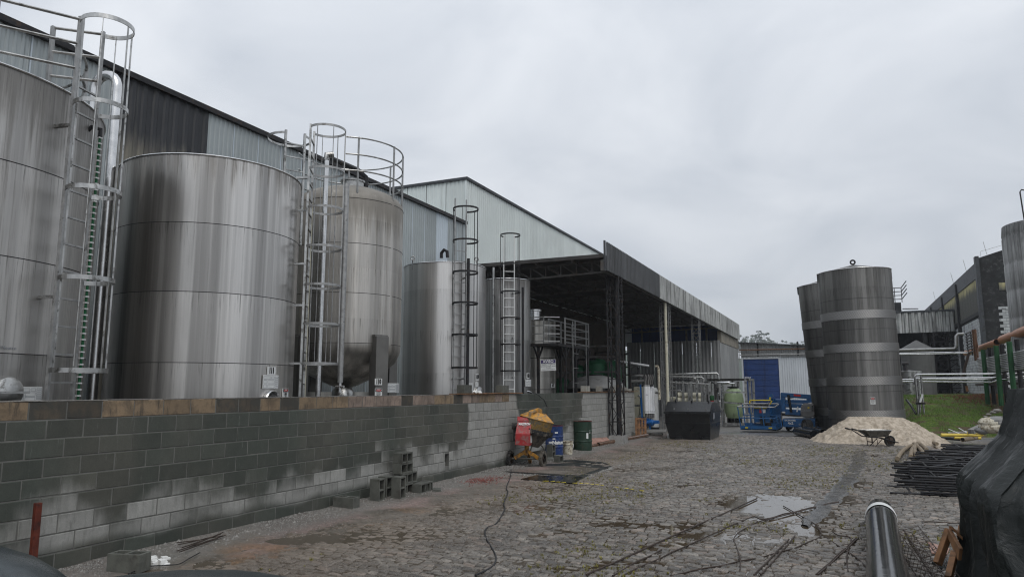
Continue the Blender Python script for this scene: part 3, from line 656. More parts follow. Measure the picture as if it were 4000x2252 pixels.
for i in range(70):
    px = 2890+i*4.3 if i < 60 else 2890+rg.random()*290
    y = rg.uniform(262, 322); k = i % 5
    if k in used: t = copy_tree(protos[k])
    else: t = protos[k]; used.add(k)
    x = AY(px+rg.uniform(-6, 6), 1320, y).x
    prof = 1.0 if px < 3010 else (.78 if px < 3070 else .52)
    base = (hillz(x)+2.5*math.sin(x*.05))*.95-1.5; s_ = rg.uniform(.55, .95)*(1.05 if 2920 < px < 2990 else .9)
    t.location = (x*HS, y*HS, (base-(1-prof)*5)*HS-2.3); t.rotation_euler = (0, 0, rg.random()*6); t.scale = (s_*.85*HS, s_*.85*HS, s_*HS)
HZ = MB(); HZ.bb((-620, -60, -12), (600, 1180, 85))
hz = NT('thin_rain_haze'); hz.t.nodes.clear(); o_ = hz.n('ShaderNodeOutputMaterial'); v_ = hz.n('ShaderNodeVolumePrincipled')
v_.inputs['Density'].default_value = .00050; v_.inputs['Color'].default_value = (.86, .9, .95, 1); hz.l(v_.outputs[0], o_.inputs['Volume'])
struct('haze', HZ, hz.m, 'stuff', smooth=False)

# ------------------------------------------------------------------ BLOCK WALL
wall = thing('block_wall', 'long unpainted concrete block wall with wet patches and a charred brown top course', 'wall', (-7.8, 2, 0))
mb = MB(); HY0, HY1 = 13.38, 13.56
mb.bb((-7.884, 1.95, -.1), (-7.706, HY0, 1.788)); mb.bb((-7.884, HY1, -.1), (-7.706, 28.775, 1.788)); mb.bb((-7.884, HY0, .56), (-7.706, HY1, 1.788)); mb.bb((-7.884, HY0, -.1), (-7.706, HY1, .30)); mb.bb((-7.884, HY0, .30), (-7.85, HY1, .56))
part('mortar_core', mb, M['mould'], wall, smooth=False)
seq = 'CCTTTTCCTCTTTPPPPCPPTTCPPTTPTPT'
blocks = []
for c in range(9):                 # c = 0 is the top course
    z1 = 1.8-.2*c-.004; z0 = z1-.191; y = 4.51-.41*7+(.205 if c % 2 == 0 else 0)
    ti = -7
    while y < 28.75:
        y0, y1 = y+.005, min(y+.405, 28.778)
        if y1 > 1.95 and y1-y0 > .05:
            y0 = max(y0, 1.95); key = 'block'
            if c == 0:
                i = ti-0
                if y1 < 17.0: k = seq[i] if 0 <= i < len(seq) else 'T'; key = {'C': 'charblock', 'T': 'brownblock', 'P': 'pinkblock'}[k]
            blocks.append((c, y0, y1, z0, z1, key))
        y += .41; ti += 1
rg = random.Random(2); res = MB()
def blk(mb, y0, y1, z0, z1):
    j = rg.uniform(-.0025, .0025); b = .006; x0, x1 = -7.885, -7.700+j; y0 += rg.uniform(0, .003); y1 -= rg.uniform(0, .003); z0 += rg.uniform(0, .003); z1 -= rg.uniform(0, .003)
    V_ = [(x0, y0, z0), (x0, y1, z0), (x0, y1, z1), (x0, y0, z1), (x1-b, y0, z0), (x1-b, y1, z0), (x1-b, y1, z1), (x1-b, y0, z1), (x1, y0+b, z0+b), (x1, y1-b, z0+b), (x1, y1-b, z1-b), (x1, y0+b, z1-b)]
    return mb.add(V_, [(3, 2, 1, 0), (0, 1, 5, 4), (1, 2, 6, 5), (2, 3, 7, 6), (3, 0, 4, 7), (4, 5, 9, 8), (5, 6, 10, 9), (6, 7, 11, 10), (7, 4, 8, 11), (8, 9, 10, 11)])
blocks.sort(key=lambda q: (q[1] if q[0] else q[1]*.5)); nsing = 0
for c, y0, y1, z0, z1, key in blocks:
    pieces = [(y0, y1)]
    if c in (6, 7) and y0 < HY1 and y1 > HY0 and z0 < .56 and z1 > .3:
        pieces = [p for p in ((y0, min(y1, HY0-.01+.03*(c-6))), (max(y0, HY1), y1)) if p[1]-p[0] > .03]
    for a, b in pieces:
        vis = in_view((-7.7, (a+b)/2, z0+.1), 40)
        if vis and nsing < 297:
            mb = MB(); blk(mb, a, b, z0, z1); o = part('concrete_block', mb, M[key], wall, smooth=False); nsing += 1
            if key == 'charblock': o['label'] = 'charred black block'
            elif key == 'brownblock': o['label'] = 'soot-stained tan block'
            elif key == 'pinkblock': o['label'] = 'dusty pink block'
        elif key == 'block': blk(res, a, b, z0, z1)
        else: mb = MB(); blk(mb, a, b, z0, z1); part('concrete_block', mb, M[key], wall, smooth=False)
part('concrete_blocks', res, M['block'], wall, smooth=False, kind='stuff')
mb = MB(); y = 2.0
while y < 17:
    l = rg.uniform(.08, .3); mb.bb((-7.88, y, 1.797), (-7.698+rg.uniform(-.006, .004), y+l, 1.803+rg.random()*.006)); y += l*rg.uniform(.9, 1.4)
part('mortar_bits', mb, M['rubble'], wall, smooth=False, kind='stuff')

# ------------------------------------------------------------------ helpers for sheet cladding
def corrugated(p0, du, L, z0, z1, pitch, depth, nrm, flat=.45):
    """vertical ribbed sheet starting at p0 running along du for L"""
    du = Vector(du).normalized(); nv = Vector(nrm).normalized(); mb = MB(); k = 0; prof = []
    u = 0
    while u < L-1e-4:
        for a, d in ((0, 0), (flat*pitch, 0), ((flat+.12)*pitch, depth), (.88*pitch, depth)):
            if u+a <= L: prof.append((u+a, d))
        u += pitch
    prof.append((L, 0)); P0 = Vector(p0)
    for u, d in prof:
        b = P0+du*u+nv*d; mb.v += [(b.x, b.y, z0), (b.x, b.y, z1)]
    mb.f = [(2*i, 2*i+2, 2*i+3, 2*i+1) for i in range(len(prof)-1)]; return mb
# ------------------------------------------------------------------ LEFT WAREHOUSE
wh = thing('warehouse', 'long grey warehouse clad in ribbed sheets behind the row of steel tanks', 'building', (-14.2, 10, 0))
y = -3.2; EZ = 8.86
while y < 26.0:
    y1 = min(y+.87, 26.12); dark = 10.15 < y+.4 < 12.1; pale = 23.6 < y+.4 < 25.0
    part('cladding_panel', corrugated((-14.2, y, 0), (0, 1, 0), y1-y-.03, 0, EZ, .29 if dark else .145, .035 if dark else .022, (1, 0, 0)), M['cladblack' if dark else 'cladpale' if pale else 'clad'], wh, smooth=False,
         label='soot-blackened panel' if dark else 'pale translucent panel' if pale else None)
    mb = MB(); mb.bb((-14.215, y1-.03, 0), (-14.19, y1, EZ)); part('joint_strip', mb, M['cladpale'] if not dark else M['darksteel'], wh, smooth=False)
    y = y1
mb = MB(); mb.bb((-14.5, -3.2, EZ+.002), (-14.08, 26.15, EZ+.13)); part('roof_gutter', mb, M['darksteel'], wh, smooth=False)
mb = MB(); mb.add([(-14.4, -3.2, EZ+.05), (-14.4, 26.15, EZ+.05), (-30, 26.15, 9.4), (-30, -3.2, 9.4)], [(0, 1, 2, 3)]); part('roof', mb, M['clad'], wh, smooth=False)
# ------------------------------------------------------------------ TALL WHITE SHED
sh = thing('tall_shed', 'tall white ribbed-steel shed rising behind the warehouse and the open canopy', 'building', (-14.2, 26.2, 0)); SZ = 10.85
y = 26.2
while y < 61: part('cladding_panel', corrugated((-14.2, y, 3.0), (0, 1, 0), .98, 5.0, SZ, .2, .03, (1, 0, 0)), M['cladwhite'], sh, smooth=False); y += 1.0
x = -14.2
while x > -30: part('cladding_panel', corrugated((x-1+.02, 26.2, 0), (1, 0, 0), .98, 0, SZ, .2, .03, (0, -1, 0)), M['cladwhite'], sh, smooth=False); x -= 1.0
mb = MB(); mb.bb((-14.35, 26.1, SZ+.002), (-14.1, 61, SZ+.12)); mb.bb((-30, 26.1, SZ+.002), (-14.352, 26.3, SZ+.12)); part('roof_flashing', mb, M['sootgrey'], sh, smooth=False)
mb = MB(); mb.bb((-14.24, 26.15, 0), (-14.16, 26.24, SZ)); part('corner_flashing', mb, M['cladwhite'], sh, smooth=False)
mb = MB(); mb.bb((-14.19, 26.3, 0), (-14.05, 50.4, 6.45)); part('lower_wall', mb, M['brownshadewall'], sh, smooth=False)  # brown wall, carried up to the roof so its dark colour paints canopy shade
mb = MB(); mb.add([(-14.3, 26.2, SZ), (-14.3, 61, SZ), (-30, 61, SZ+.6), (-30, 26.2, SZ+.6)], [(0, 1, 2, 3)]); part('roof', mb, M['cladwhite'], sh, smooth=False)
# ------------------------------------------------------------------ OPEN CANOPY
cp = thing('open_canopy', 'dark open-sided canopy with a ribbed fascia on lattice posts', 'canopy', (-7.3, 24, 0))
RZ = 6.52; y = 23.6
while y < 59.6:
    mb = MB(); pr = []; x = -14.0
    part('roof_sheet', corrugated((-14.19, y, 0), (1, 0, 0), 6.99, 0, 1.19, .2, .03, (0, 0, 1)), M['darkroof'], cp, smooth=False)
    o = cp.children[-1]; me = o.data
    co = np.empty(len(me.vertices)*3); me.vertices.foreach_get('co', co); co = co.reshape(-1, 3); w0 = np.array(org(cp)); co += w0
    zz = co[:, 2].copy(); yy = co[:, 1].copy(); ribs = np.where(np.abs(zz-0) < .5, zz, zz-1.19)
    new = co.copy(); new[:, 1] = y+np.where(zz > .8, 1.2, 0); new[:, 2] = RZ+ribs; me.vertices.foreach_set('co', (new-w0).ravel()); me.update()
    y += 1.2
def lattice(p, q, w, up, nseg, r=.025, wr=.014, legs=4, other=(1, 0, 0)):
    """lattice girder from p to q: chords and zigzag webs"""
    p, q = Vector(p), Vector(q); d = (q-p); L = d.length; d.normalize(); a = Vector(up).normalized(); b = d.cross(a).normalized(); ch = MB(); wb = MB()
    cs = [a*w/2+b*w/2, a*w/2-b*w/2, -a*w/2-b*w/2, -a*w/2+b*w/2] if legs == 4 else [a*w/2, -a*w/2]
    for c in cs: ch.beam(p+c, q+c, r*2)
    for s_ in range(nseg):
        u0, u1 = p+d*(L*s_/nseg), p+d*(L*(s_+1)/nseg)
        for i in range(len(cs) if legs == 4 else 1):
            c0_, c1_ = cs[i], cs[(i+1) % len(cs)]
            wb.beam(u0+c0_, u1+c1_, wr*2); wb.beam(u1+c0_, u1+c1_, wr*2)
    return ch, wb
k = 0
for ty in (24.3, 28.4, 32.9, 37.4, 41.9, 46.4, 50.2):
    ch, wb = lattice((-14.0, ty, 6.12), (-7.35, ty, 6.30), .42, (0, 0, 1), 11, .032, .018, 2)
    t_ = part('roof_truss', ch, M['roofsteel'], cp, smooth=False); part('web_bars', wb, M['roofsteel'], t_, smooth=False)
for x in (-13, -11.4, -9.9, -8.5): mb = MB(); mb.beam((x, 23.62, 6.46), (x, 59.5, 6.46), .05, .09); part('purlin', mb, M['roofsteel'], cp, smooth=False)
mb = MB(); mb.beam((-7.36, 23.62, 6.22), (-7.36, 59.5, 6.05), .12, .40); part('edge_beam', mb, M['roofsteel'], cp, smooth=False)
FB = AX(2582, 1180, -7.2).y
y = 23.6
while y < 59.4:
    d_ = y < FB-.5; f = (y-23.6)/36; zb = 6.02-.22*f
    part('fascia_panel', corrugated((-7.2, y, 0), (0, 1, 0), .98, zb, 7.04, .196, .04, (1, 0, 0)), M['fasdark' if d_ else 'faslight'], cp, smooth=False, label='blackened fascia panel' if d_ else None); y += 1.0
mb = MB(); mb.bb((-7.28, 23.55, 6.0), (-7.21, 23.6, 7.08)); part('fascia_end_post', mb, M['fasdark'], cp, smooth=False)
mb = MB(); mb.bb((-14.0, 23.52, 6.47), (-7.3, 23.59, 6.60)); part('front_gutter', mb, M['darkroof'], cp, smooth=False)
def latt_col(x, y, z0, z1, w, mat, n, lbl, k=1.):
    ch, wb = lattice((x, y, z0), (x, y, z1), w, (1, 0, 0), n, .028*k, .014*k); a = part('lattice_post', ch, mat, cp, smooth=False, label=lbl); part('web_bars', wb, mat, a, smooth=False)
latt_col(-7.40, 25.17, .0, 6.05, .44, M['darksteel'], 8, 'black lattice post in front of the block wall end', .78)
mb = MB(); mb.cyl((-7.40, 25.4, 0), (-7.40, 25.4, 6.05), .075, 12); part('downpipe', mb, M['darksteel'], cp)
mb = MB(); mb.prism([(-7.69, 24.75, 0), (-7.05, 24.75, 0), (-7.15, 24.9, .28), (-7.62, 24.9, .28)], (0, .7, 0)); part('post_footing', mb, M['concrete'], cp, smooth=False)
cB = AX(2602, 1400, -7.6); latt_col(-7.6, cB.y, 0, 6.05, .42, M['galv'], 13, 'galvanised lattice post beside the white pole', .62)
cC = AX(2722, 1400, -7.5); latt_col(-7.5, cC.y, 0, 6.05, .42, M['galv'], 13, 'farthest galvanised lattice post', .62)
mb = MB(); wp = AX(2612, 1660, -7.35); mb.cyl((-7.35, wp.y, 0), (-7.35, wp.y, 6.1), .07, 12); part('support_pole', mb, M['vessel'], cp, label='off-white steel pole')
# ------------------------------------------------------------------ GREY BUILDING UNDER THE CANOPY
gb = thing('grey_annex', 'grey ribbed-metal building closing off the far end of the canopy', 'building', (-7.4, 50.6, 0))
x = -14.0
while x < -7.5: part('cladding_panel', corrugated((x, 50.6, 0), (1, 0, 0), min(.98, -7.4-x), 0, 5.25, .25, .06, (0, -1, 0)), M['cladgrey'], gb, smooth=False); x += 1.0
y = 50.62
while y < 60.1: part('cladding_panel', corrugated((-7.4, y, 0), (0, 1, 0), min(.98, 60.15-y), 0, 5.1, .12, .012, (1, 0, 0)), M['cladgrey'], gb, smooth=False); y += 1.0
mb = MB(); mb.bb((-7.6, 50.8, 5.12), (-7.36, 60.2, 5.9)); part('concrete_band', mb, M['tan'], gb, smooth=False)
mb = MB(); mb.bb((-14.0, 52.0, 5.2), (-7.7, 52.1, 6.4)); part('dark_gap_panel', mb, M['navy'], gb, smooth=False)  # dark panel added behind the open gap, standing in for its unlit interior
for x in (-13, -11.4, -9.8, -8.4): mb = MB(); mb.bb((x, 50.8, 5.2), (x+.12, 50.95, 6.1)); part('short_post', mb, M['roofsteel'], gb, smooth=False)
# ------------------------------------------------------------------ FAR SHED WITH BLUE DOOR
fs = thing('far_shed', 'white ribbed-metal shed with a tall blue roller door at the end of the yard', 'building', (-3, 60.3, 0)); FY = 60.3
def zr(x): return 5.62-.075*(x+7.2)
dl, dr = AY(2907, 1500, FY).x, AY(3046, 1500, FY).x; dtop = AY(2975, 1401, FY).z
x = -7.2
while x < 3.0:
    x1 = min(x+1.0, 3.0); zb = 0
    for a, b in (((x, min(x1, dl-.12)),) if x < dl-.12 else ())+(((max(x, dr+.12), x1),) if x1 > dr+.12 else ()):
        if b-a > .05: part('cladding_panel', corrugated((a, FY, 0), (1, 0, 0), b-a-.01, 0, dtop+.2, .17, .03, (0, -1, 0)), M['cladwall'], fs, smooth=False)
    part('upper_panel', corrugated((x, FY-.07, 0), (1, 0, 0), x1-x-.01, dtop+.12, zr(x)-.02, .17, .03, (0, -1, 0)), M['cladgrey'], fs, smooth=False); x += 1.0
mb = MB(); mb.bb((dl-.12, FY-.06, 0), (dl, FY+.1, dtop+.1)); mb.bb((dr, FY-.06, 0), (dr+.12, FY+.1, dtop+.1)); mb.bb((dl, FY-.06, dtop), (dr, FY+.1, dtop+.1)); part('door_frame', mb, M['cladwall'], fs, smooth=False)
door = part('roller_door', MB().bb((dl, FY+.06, 0), (dr, FY+.1, dtop)), M['navy'], fs, smooth=False)
for i in range(10): part('door_slat', MB().bb((dl+.02, FY-.0+.012*(i % 2), i*dtop/10+.012), (dr-.02, FY+.055, (i+1)*dtop/10-.012)), M['navy'], door, smooth=False, bevel=.008)
mb = MB(); mb.add([(-7.6, FY-.4, zr(-7.2)+.0), (3.2, FY-.4, zr(3.2)), (3.2, FY+25, zr(3.2)+.4), (-7.6, FY+25, zr(-7.2)+.4), (-7.6, FY-.4, zr(-7.2)+.07), (3.2, FY-.4, zr(3.2)+.07), (3.2, FY+25, zr(3.2)+.47), (-7.6, FY+25, zr(-7.2)+.47)], [(3, 2, 1, 0), (4, 5, 6, 7), (0, 1, 5, 4), (1, 2, 6, 5)]); part('roof', mb, M['sootgrey'], fs, smooth=False)
mb = MB(); mb.tube([(-7.3, FY-.25, 5.02), (3, FY-.25, 5.02)], .05, 8); solo('wall_pipe', 'long brownish pipe running above the blue roller door', 'pipe', mb, M['copperpipe'], (-3, FY-.25, 5.02))
mb = MB(); mb.tube([(-7.3, FY-.2, 4.62), (3, FY-.2, 4.62)], .04, 8); solo('wall_pipe', 'thinner grey pipe just above the blue roller door frame', 'pipe', mb, M['galv'], (-3, FY-.2, 4.62))
for x in (-5.9, -2.9): part('pipe_drop', MB().bb((x-.06, FY-.12, 4.5), (x+.06, FY-.05, 5.6)), M['soot'], fs, smooth=False)
# ------------------------------------------------------------------ RIGHT-HAND SOOTY BUILDING
rb = thing('brick_building', 'soot-blackened white brick building with yellow upper panels beyond the grass bank', 'building', (9, 57, 1.3)); G = 1.2
part('gable_wall', MB().prism([(9.02, 56.9, G), (16, 56.9, G), (16, 56.9, 12.9), (9.02, 56.9, 10.78)], (0, .3, 0)), M['soot'], rb, smooth=False)
part('corner_column', MB().bb((8.86, 56.7, G), (9.08, 57.3, 10.9)), M['sootgrey'], rb, smooth=False)
part('yellow_panel', MB().bb((10.1, 56.84, 8.5), (12.2, 56.895, 9.0)), M['yellowglass'], rb, smooth=False)
part('side_wall', MB().bb((9.03, 57.3, G), (9.25, 92, 7.2)), M['soot'], rb, smooth=False)
part('roof_fascia', MB().bb((8.9, 57.3, 9.45), (9.0, 92, 10.5)), M['sootgrey'], rb, smooth=False)
cols = [57.3, 66.3, 75.1, 83.8, 92]
for a, b in zip(cols[:-1], cols[1:]):
    yy = a
    while yy < b-.1:
        part('yellow_panel', corrugated((9.0, yy, 0), (0, 1, 0), min(1.2, b-yy)-.03, 7.25, 9.44, .2, .02, (-1, 0, 0)), M['yellowglass'], rb, smooth=False); yy += 1.2
    part('wall_beam', MB().bb((8.93, a, 6.95), (9.0, b, 7.22)), M['soot'], rb, smooth=False)
for a in cols[1:]: part('wall_column', MB().bb((8.8, a-.25, G), (9.02, a+.25, 10.2)), M['soot'], rb, smooth=False)
bm = mesh_of('brick', MB().bb((-.005, .008, .008), (.03, .392, .188)), M['whitebrick'], False)
bf = mesh_of('brick', MB().bb((.008, -.03, .008), (.392, .005, .188)), M['whitebrick'], False)
cntb = 0; rest_b = MB(); rg = random.Random(8)
for r in range(28):
    z = G+.2*r
    yy = 57.35+(.2 if r % 2 else 0)
    while yy < 74.5:
        if not (65.9 < yy+.2 < 66.7) and z < 6.9 and not (58.5 > 1e9):
            if cntb < 190 and 57 < yy < 66 and z > 3.0:
                o = bpy.data.objects.new('brick', bm); COL.objects.link(o); o.parent = rb; o.location = Vector((9.0, yy, z))-org(rb); cntb += 1
            else: rest_b.bb((8.995, yy+.008, z+.008), (9.03, yy+.392, z+.188))
        yy += .4
cb2 = 0
for r in range(31):
    z = G+.2*r; x = 9.95+(.2 if r % 2 else 0)
    while x < 13.2:
        if z < 7.5 :
            if cb2 < 108 and z > 3.6:
                o = bpy.data.objects.new('brick', bf); COL.objects.link(o); o.parent = rb; o.location = Vector((x, 56.9, z))-org(rb); cb2 += 1
            else: rest_b.bb((x+.008, 56.87, z+.008), (x+.392, 56.9, z+.188))
        x += .4
part('bricks', rest_b, M['whitebrick'], rb, smooth=False, kind='stuff')
for k_, (px, py) in enumerate(((3770, 1000), (3725, 1105), (3655, 1178), (3845, 1000))):
    p = AX(px, py, 8.95) if k_ < 3 else Vector((9.6, 56.9, 10.9)); zt = 10.5 if k_ < 3 else 11.0
    mb = MB(); mb.cyl((p.x, p.y, zt), (p.x-.15, p.y, zt+.9), .015, 5); part('lightning_rod', mb, M['galv'], rb)
mb = MB(); mb.tube([(9.2, 56.9, 10.9), (9.25, 56.9, 11.25), (9.7, 56.9, 11.35), (10.6, 56.9, 11.6)], .012, 5); part('lightning_cable', mb, M['galv'], rb)
# right-hand canopy
rc = thing('side_canopy', 'grey ribbed awning joining the sooty brick building above a dark bay', 'canopy', (5, 69, 1.3)); CY_ = 69.0
zl, zt_ = 6.62, 8.35
x = 1.6
while x < 8.9: part('fascia_sheet', corrugated((x, CY_, 0), (1, 0, 0), min(1.0, 8.95-x)-.02, zl, zt_-.03*(8.9-x)*0, .5, .12, (0, -1, 0), .3), M['faslight'], rc, smooth=False); x += 1.0
part('roof', MB().bb((1.5, CY_-.15, zt_+.002), (8.98, 90, zt_+.15)), M['sootgrey'], rc, smooth=False)
part('back_wall', MB().bb((1.0, 88, G), (8.98, 88.2, 8.3)), M['soot'], rc, smooth=False); part('left_wall', MB().bb((.9, CY_+.3, G), (1.1, 88, 8.3)), M['soot'], rc, smooth=False)
for px in (3680, 3732):
    p = AY(px, 1400, CY_); ch, wb = lattice((p.x, CY_+.3, G), (p.x, CY_+.3, zl), 1.0, (1, 0, 0), 7, .06, .03); a = part('lattice_post', ch, M['darksteel'], rc, smooth=False); part('web_bars', wb, M['darksteel'], a, smooth=False)
part('black_pillar', MB().bb((6.55, CY_+.1, G), (6.85, CY_+.5, 6.7)), M['soot'], rc, smooth=False)
# ------------------------------------------------------------------ STEEL TANKS
def on_cyl(c, r, px, py):
    d = _ray(px, py); a = d.x**2+d.y**2; b = -2*(d.x*c[0]+d.y*c[1]); cc = c[0]**2+c[1]**2-r*r; D = b*b-4*a*cc
    s = (-b-math.sqrt(max(D, 0)))/(2*a); p = _C+d*s; n_ = Vector((p.x-c[0], p.y-c[1], 0)).normalized(); return p, n_
def shell(t, c, r, zs, mat, n=96, cone=.25, zb=0.0, rim=True, seam=.006):
    top = zs[0]; prof = [(r, zb)]
    prof += [(r, top)]
    o = part('shell', MB().lathe(prof, n, (c[0], c[1], 0)), mat, t, ang=50)
    for z in zs[1:]: part('weld_seam', MB().tube([(c[0]+(r+.001)*math.cos(2*math.pi*k/n), c[1]+(r+.001)*math.sin(2*math.pi*k/n), z) for k in range(n)], seam, 5, closed=True), M['darksteel'], t)
    if rim: part('rim', MB().tube([(c[0]+(r+.006)*math.cos(2*math.pi*k/n), c[1]+(r+.006)*math.sin(2*math.pi*k/n), top) for k in range(n)], .016, 6, closed=True), M['steel_light'], t)
    if cone is not None: part('roof', MB().lathe([(r, top), (r*.5, top+cone*.5), (.02, top+cone)], n, (c[0], c[1], 0)), mat, t)
    return o
def plate(t, c, r, px, py, wpx, hpx, kind, txt=None, name='number_plate'):
    """a sign fixed to a round shell at the place it has in the photograph"""
    p, nrm = on_cyl(c, r, px, py); up = Vector((0, 0, 1)); rt = up.cross(nrm)
    d = (p-_C).dot(_fw); e_ = .05; q1_, q2_ = in_view(p-rt*e_, 900), in_view(p+rt*e_, 900); wd = wpx/(math.hypot(q2_[0]-q1_[0], q2_[1]-q1_[1])/(2*e_)); hd = hpx*d/FPX; o0 = p+nrm*.012
    mb = MB().beam(o0-rt*wd/2, o0+rt*wd/2, .012, hd, up); pl = part(name, mb, M['signwhite'], t, smooth=False); f0 = o0+nrm*.008
    def bar(x0, x1, y0, y1, mat, nm='print'):
        q = f0+nrm*.001; m2 = MB(); m2.add([q+rt*(x0*wd)+up*(y0*hd), q+rt*(x1*wd)+up*(y0*hd), q+rt*(x1*wd)+up*(y1*hd), q+rt*(x0*wd)+up*(y1*hd)], [(0, 1, 2, 3)]); return part(nm, m2, mat, pl, smooth=False)
    if kind == 'num': text_part(txt, pl, f0, rt, up, hd*.72, M['signblack'], squash=.62, bold=.010)
    elif kind == 'form':
        m2 = MB()
        def fr(x0, x1, y0, y1, t_=.012):
            q = f0+nrm*.001
            for a in ((x0, x1, y0, y0+t_*wd/hd), (x0, x1, y1-t_*wd/hd, y1), (x0, x0+t_, y0, y1), (x1-t_, x1, y0, y1)):
                m2.add([q+rt*(a[0]*wd)+up*(a[2]*hd), q+rt*(a[1]*wd)+up*(a[2]*hd), q+rt*(a[1]*wd)+up*(a[3]*hd), q+rt*(a[0]*wd)+up*(a[3]*hd)], [(0, 1, 2, 3)])
        fr(-.47, -.02, .18, .40); fr(.02, .22, .18, .40); fr(-.47, -.25, -.14, .12); fr(-.2, .22, -.14, .12); fr(-.47, -.25, -.45, -.2); fr(-.2, .22, -.45, -.2)
        for i in range(6): fr(.26, .48, -.45+.15*i, -.45+.15*i+.11)
        part('form_lines', m2, M['signgrey'], pl, smooth=False)
    elif kind == 'danger':
        bar(-.46, .46, .14, .46, M['signblack'], 'header'); m2 = MB(); q = f0+nrm*.003
        for rr_, mt, dq in ((1.0, M['signwhite'], 0), (.88, M['signred'], .001)):
            m2 = MB(); m2.add([q+nrm*dq+rt*(wd*.42*rr_*math.cos(a*.3927))+up*(hd*.30+hd*.13*rr_*math.sin(a*.3927)) for a in range(16)], [tuple(range(16))]); part('danger_oval', m2, mt, pl, smooth=False)
        text_part('PERIGO', pl, q+nrm*.003+up*hd*.30, rt, up, hd*.10, M['signwhite'], squash=.8); text_part('PROIBIDA\nENTRADA', pl, f0-up*hd*.02, rt, up, hd*.10, M['signblack'], squash=.85); text_part('RISCO DE\nMORTE', pl, f0-up*hd*.28, rt, up, hd*.09, M['signblack'], squash=.85)
    return pl
def caged_ladder(t, pos, adeg, width, z0, z1, hoops, hr, rung=.30, mat='galv', mbar='galv', nb=5, rw=.035, hw=.05, light=None, ztop=None):
    """rails, rungs and a safety cage standing at pos and facing outwards at angle adeg"""
    a = R_(adeg); n_ = Vector((math.cos(a), math.sin(a), 0)); tv = Vector((-n_.y, n_.x, 0)); P0 = Vector((pos[0], pos[1], 0))
    mb = MB()
    for s_ in (-1, 1): mb.beam(P0+tv*(s_*width/2)+Vector((0, 0, z0)), P0+tv*(s_*width/2)+Vector((0, 0, z1)), rw, rw*1.2, n_)
    L = part('caged_ladder', mb, M[mat], t, smooth=False); z = z0+.12; rm = mesh_of('rung', MB().beam(tv*(-width/2), tv*(width/2), .03, .024), M[light or mat], False)
    while z < (ztop or z1)-.05:
        o = bpy.data.objects.new('rung', rm); COL.objects.link(o); o.parent = L; o.location = P0+Vector((0, 0, z))-org(L); z += rung
    cc = P0+n_*(math.sqrt(max(hr*hr-width*width/4, 0.001))); a0 = math.atan2(width/2, -math.sqrt(max(hr*hr-width*width/4, .001))); pts = []
    N = 28; span = 2*math.pi-2*(math.pi-a0)
    for k in range(N+1):
        th = a0-span*k/N; pts.append(n_*(hr*math.cos(th))+tv*(hr*math.sin(th)))
    m2 = MB()
    for k in range(N):
        p, q = pts[k], pts[k+1]; d1, d2 = p.normalized()*.006, q.normalized()*.006; h = Vector((0, 0, hw/2))
        m2.add([p-d1-h, q-d2-h, q+d2-h, p+d1-h, p-d1+h, q-d2+h, q+d2+h, p+d1+h], [(0, 1, 2, 3), (7, 6, 5, 4), (0, 4, 5, 1), (2, 6, 7, 3)])
    hm = mesh_of('cage_hoop', m2, M[mbar], True)
    for z in hoops: o = bpy.data.objects.new('cage_hoop', hm); COL.objects.link(o); o.parent = L; o.location = cc+Vector((0, 0, z))-org(L)
    for i in range(nb):
        p = pts[int(round(N*(i+.5)/nb))]*.985; mb = MB().beam(cc+p+Vector((0, 0, min(hoops))), cc+p+Vector((0, 0, max(hoops)+.02)), .022, .008, p.cross(Vector((0, 0, 1)))); part('cage_bar', mb, M[mbar], L, smooth=False)
    return L
def bracket(L, c, r, p, z, w=.05):
    d = Vector((p[0]-c[0], p[1]-c[1], 0)).normalized(); q = Vector((c[0], c[1], 0))+d*r
    part('wall_bracket', MB().beam((q.x, q.y, z), (p[0], p[1], z), w, .04), M['steel'], L, smooth=False)
# --- the near dull tank
c = (-11.53, 5.17); T = thing('steel_tank', 'dull stained steel tank cut off by the left edge, handrail on its roof', 'tank', (*c, 0))
shell(T, c, 2.26, (5.94, 4.74, 3.55, 2.36, 1.17), M['T112'], cone=.2)
def ringpts(c, r, z, a0, a1, n=40): return [(c[0]+r*math.cos(R_(a0+(a1-a0)*k/n)), c[1]+r*math.sin(R_(a0+(a1-a0)*k/n)), z) for k in range(n+1)]
hl_a = R_(19); lp = (c[0]+2.50*math.cos(hl_a), c[1]+2.50*math.sin(hl_a))
for i, z in enumerate((6.20, 6.55, 6.90)): part('handrail', MB().tube(ringpts(c, 1.95, z, 34, 355, 60), .022, 8), M['steel'], T)
for a_ in (-62, -45, -25, -5, 18, 60, 90, 130): p = ringpts(c, 1.95, 0, a_, a_+1, 1)[0]; part('rail_post', MB().beam((p[0], p[1], 5.95), (p[0], p[1], 6.92), .05), M['galv'], T, smooth=False)
L = caged_ladder(T, lp, 15, .42, .45, 6.94, (6.88, 5.70, 4.53, 3.34, 2.16), .325, .36, 'galv', 'steel', 5, .038, .06, ztop=6.2)
tv = Vector((-math.sin(R_(15)), math.cos(R_(15)), 0)); pl_ = Vector((*lp, 0))-tv*.21; pr_ = Vector((*lp, 0))+tv*.21
q0 = ringpts(c, 1.95, 0, -5, 0, 1)[0]; q1 = ringpts(c, 1.95, 0, 18, 19, 1)[0]
for z in (6.20, 6.55, 6.90):
    part('handrail', MB().tube([(q0[0], q0[1], z), (pl_.x, pl_.y, z)], .02, 6), M['steel'], T); part('handrail', MB().tube([(q1[0], q1[1], z), (pr_.x, pr_.y, z)], .02, 6), M['steel'], T)
for z in (5.4, 3.1): bracket(L, c, 2.26, (pl_.x, pl_.y), z)
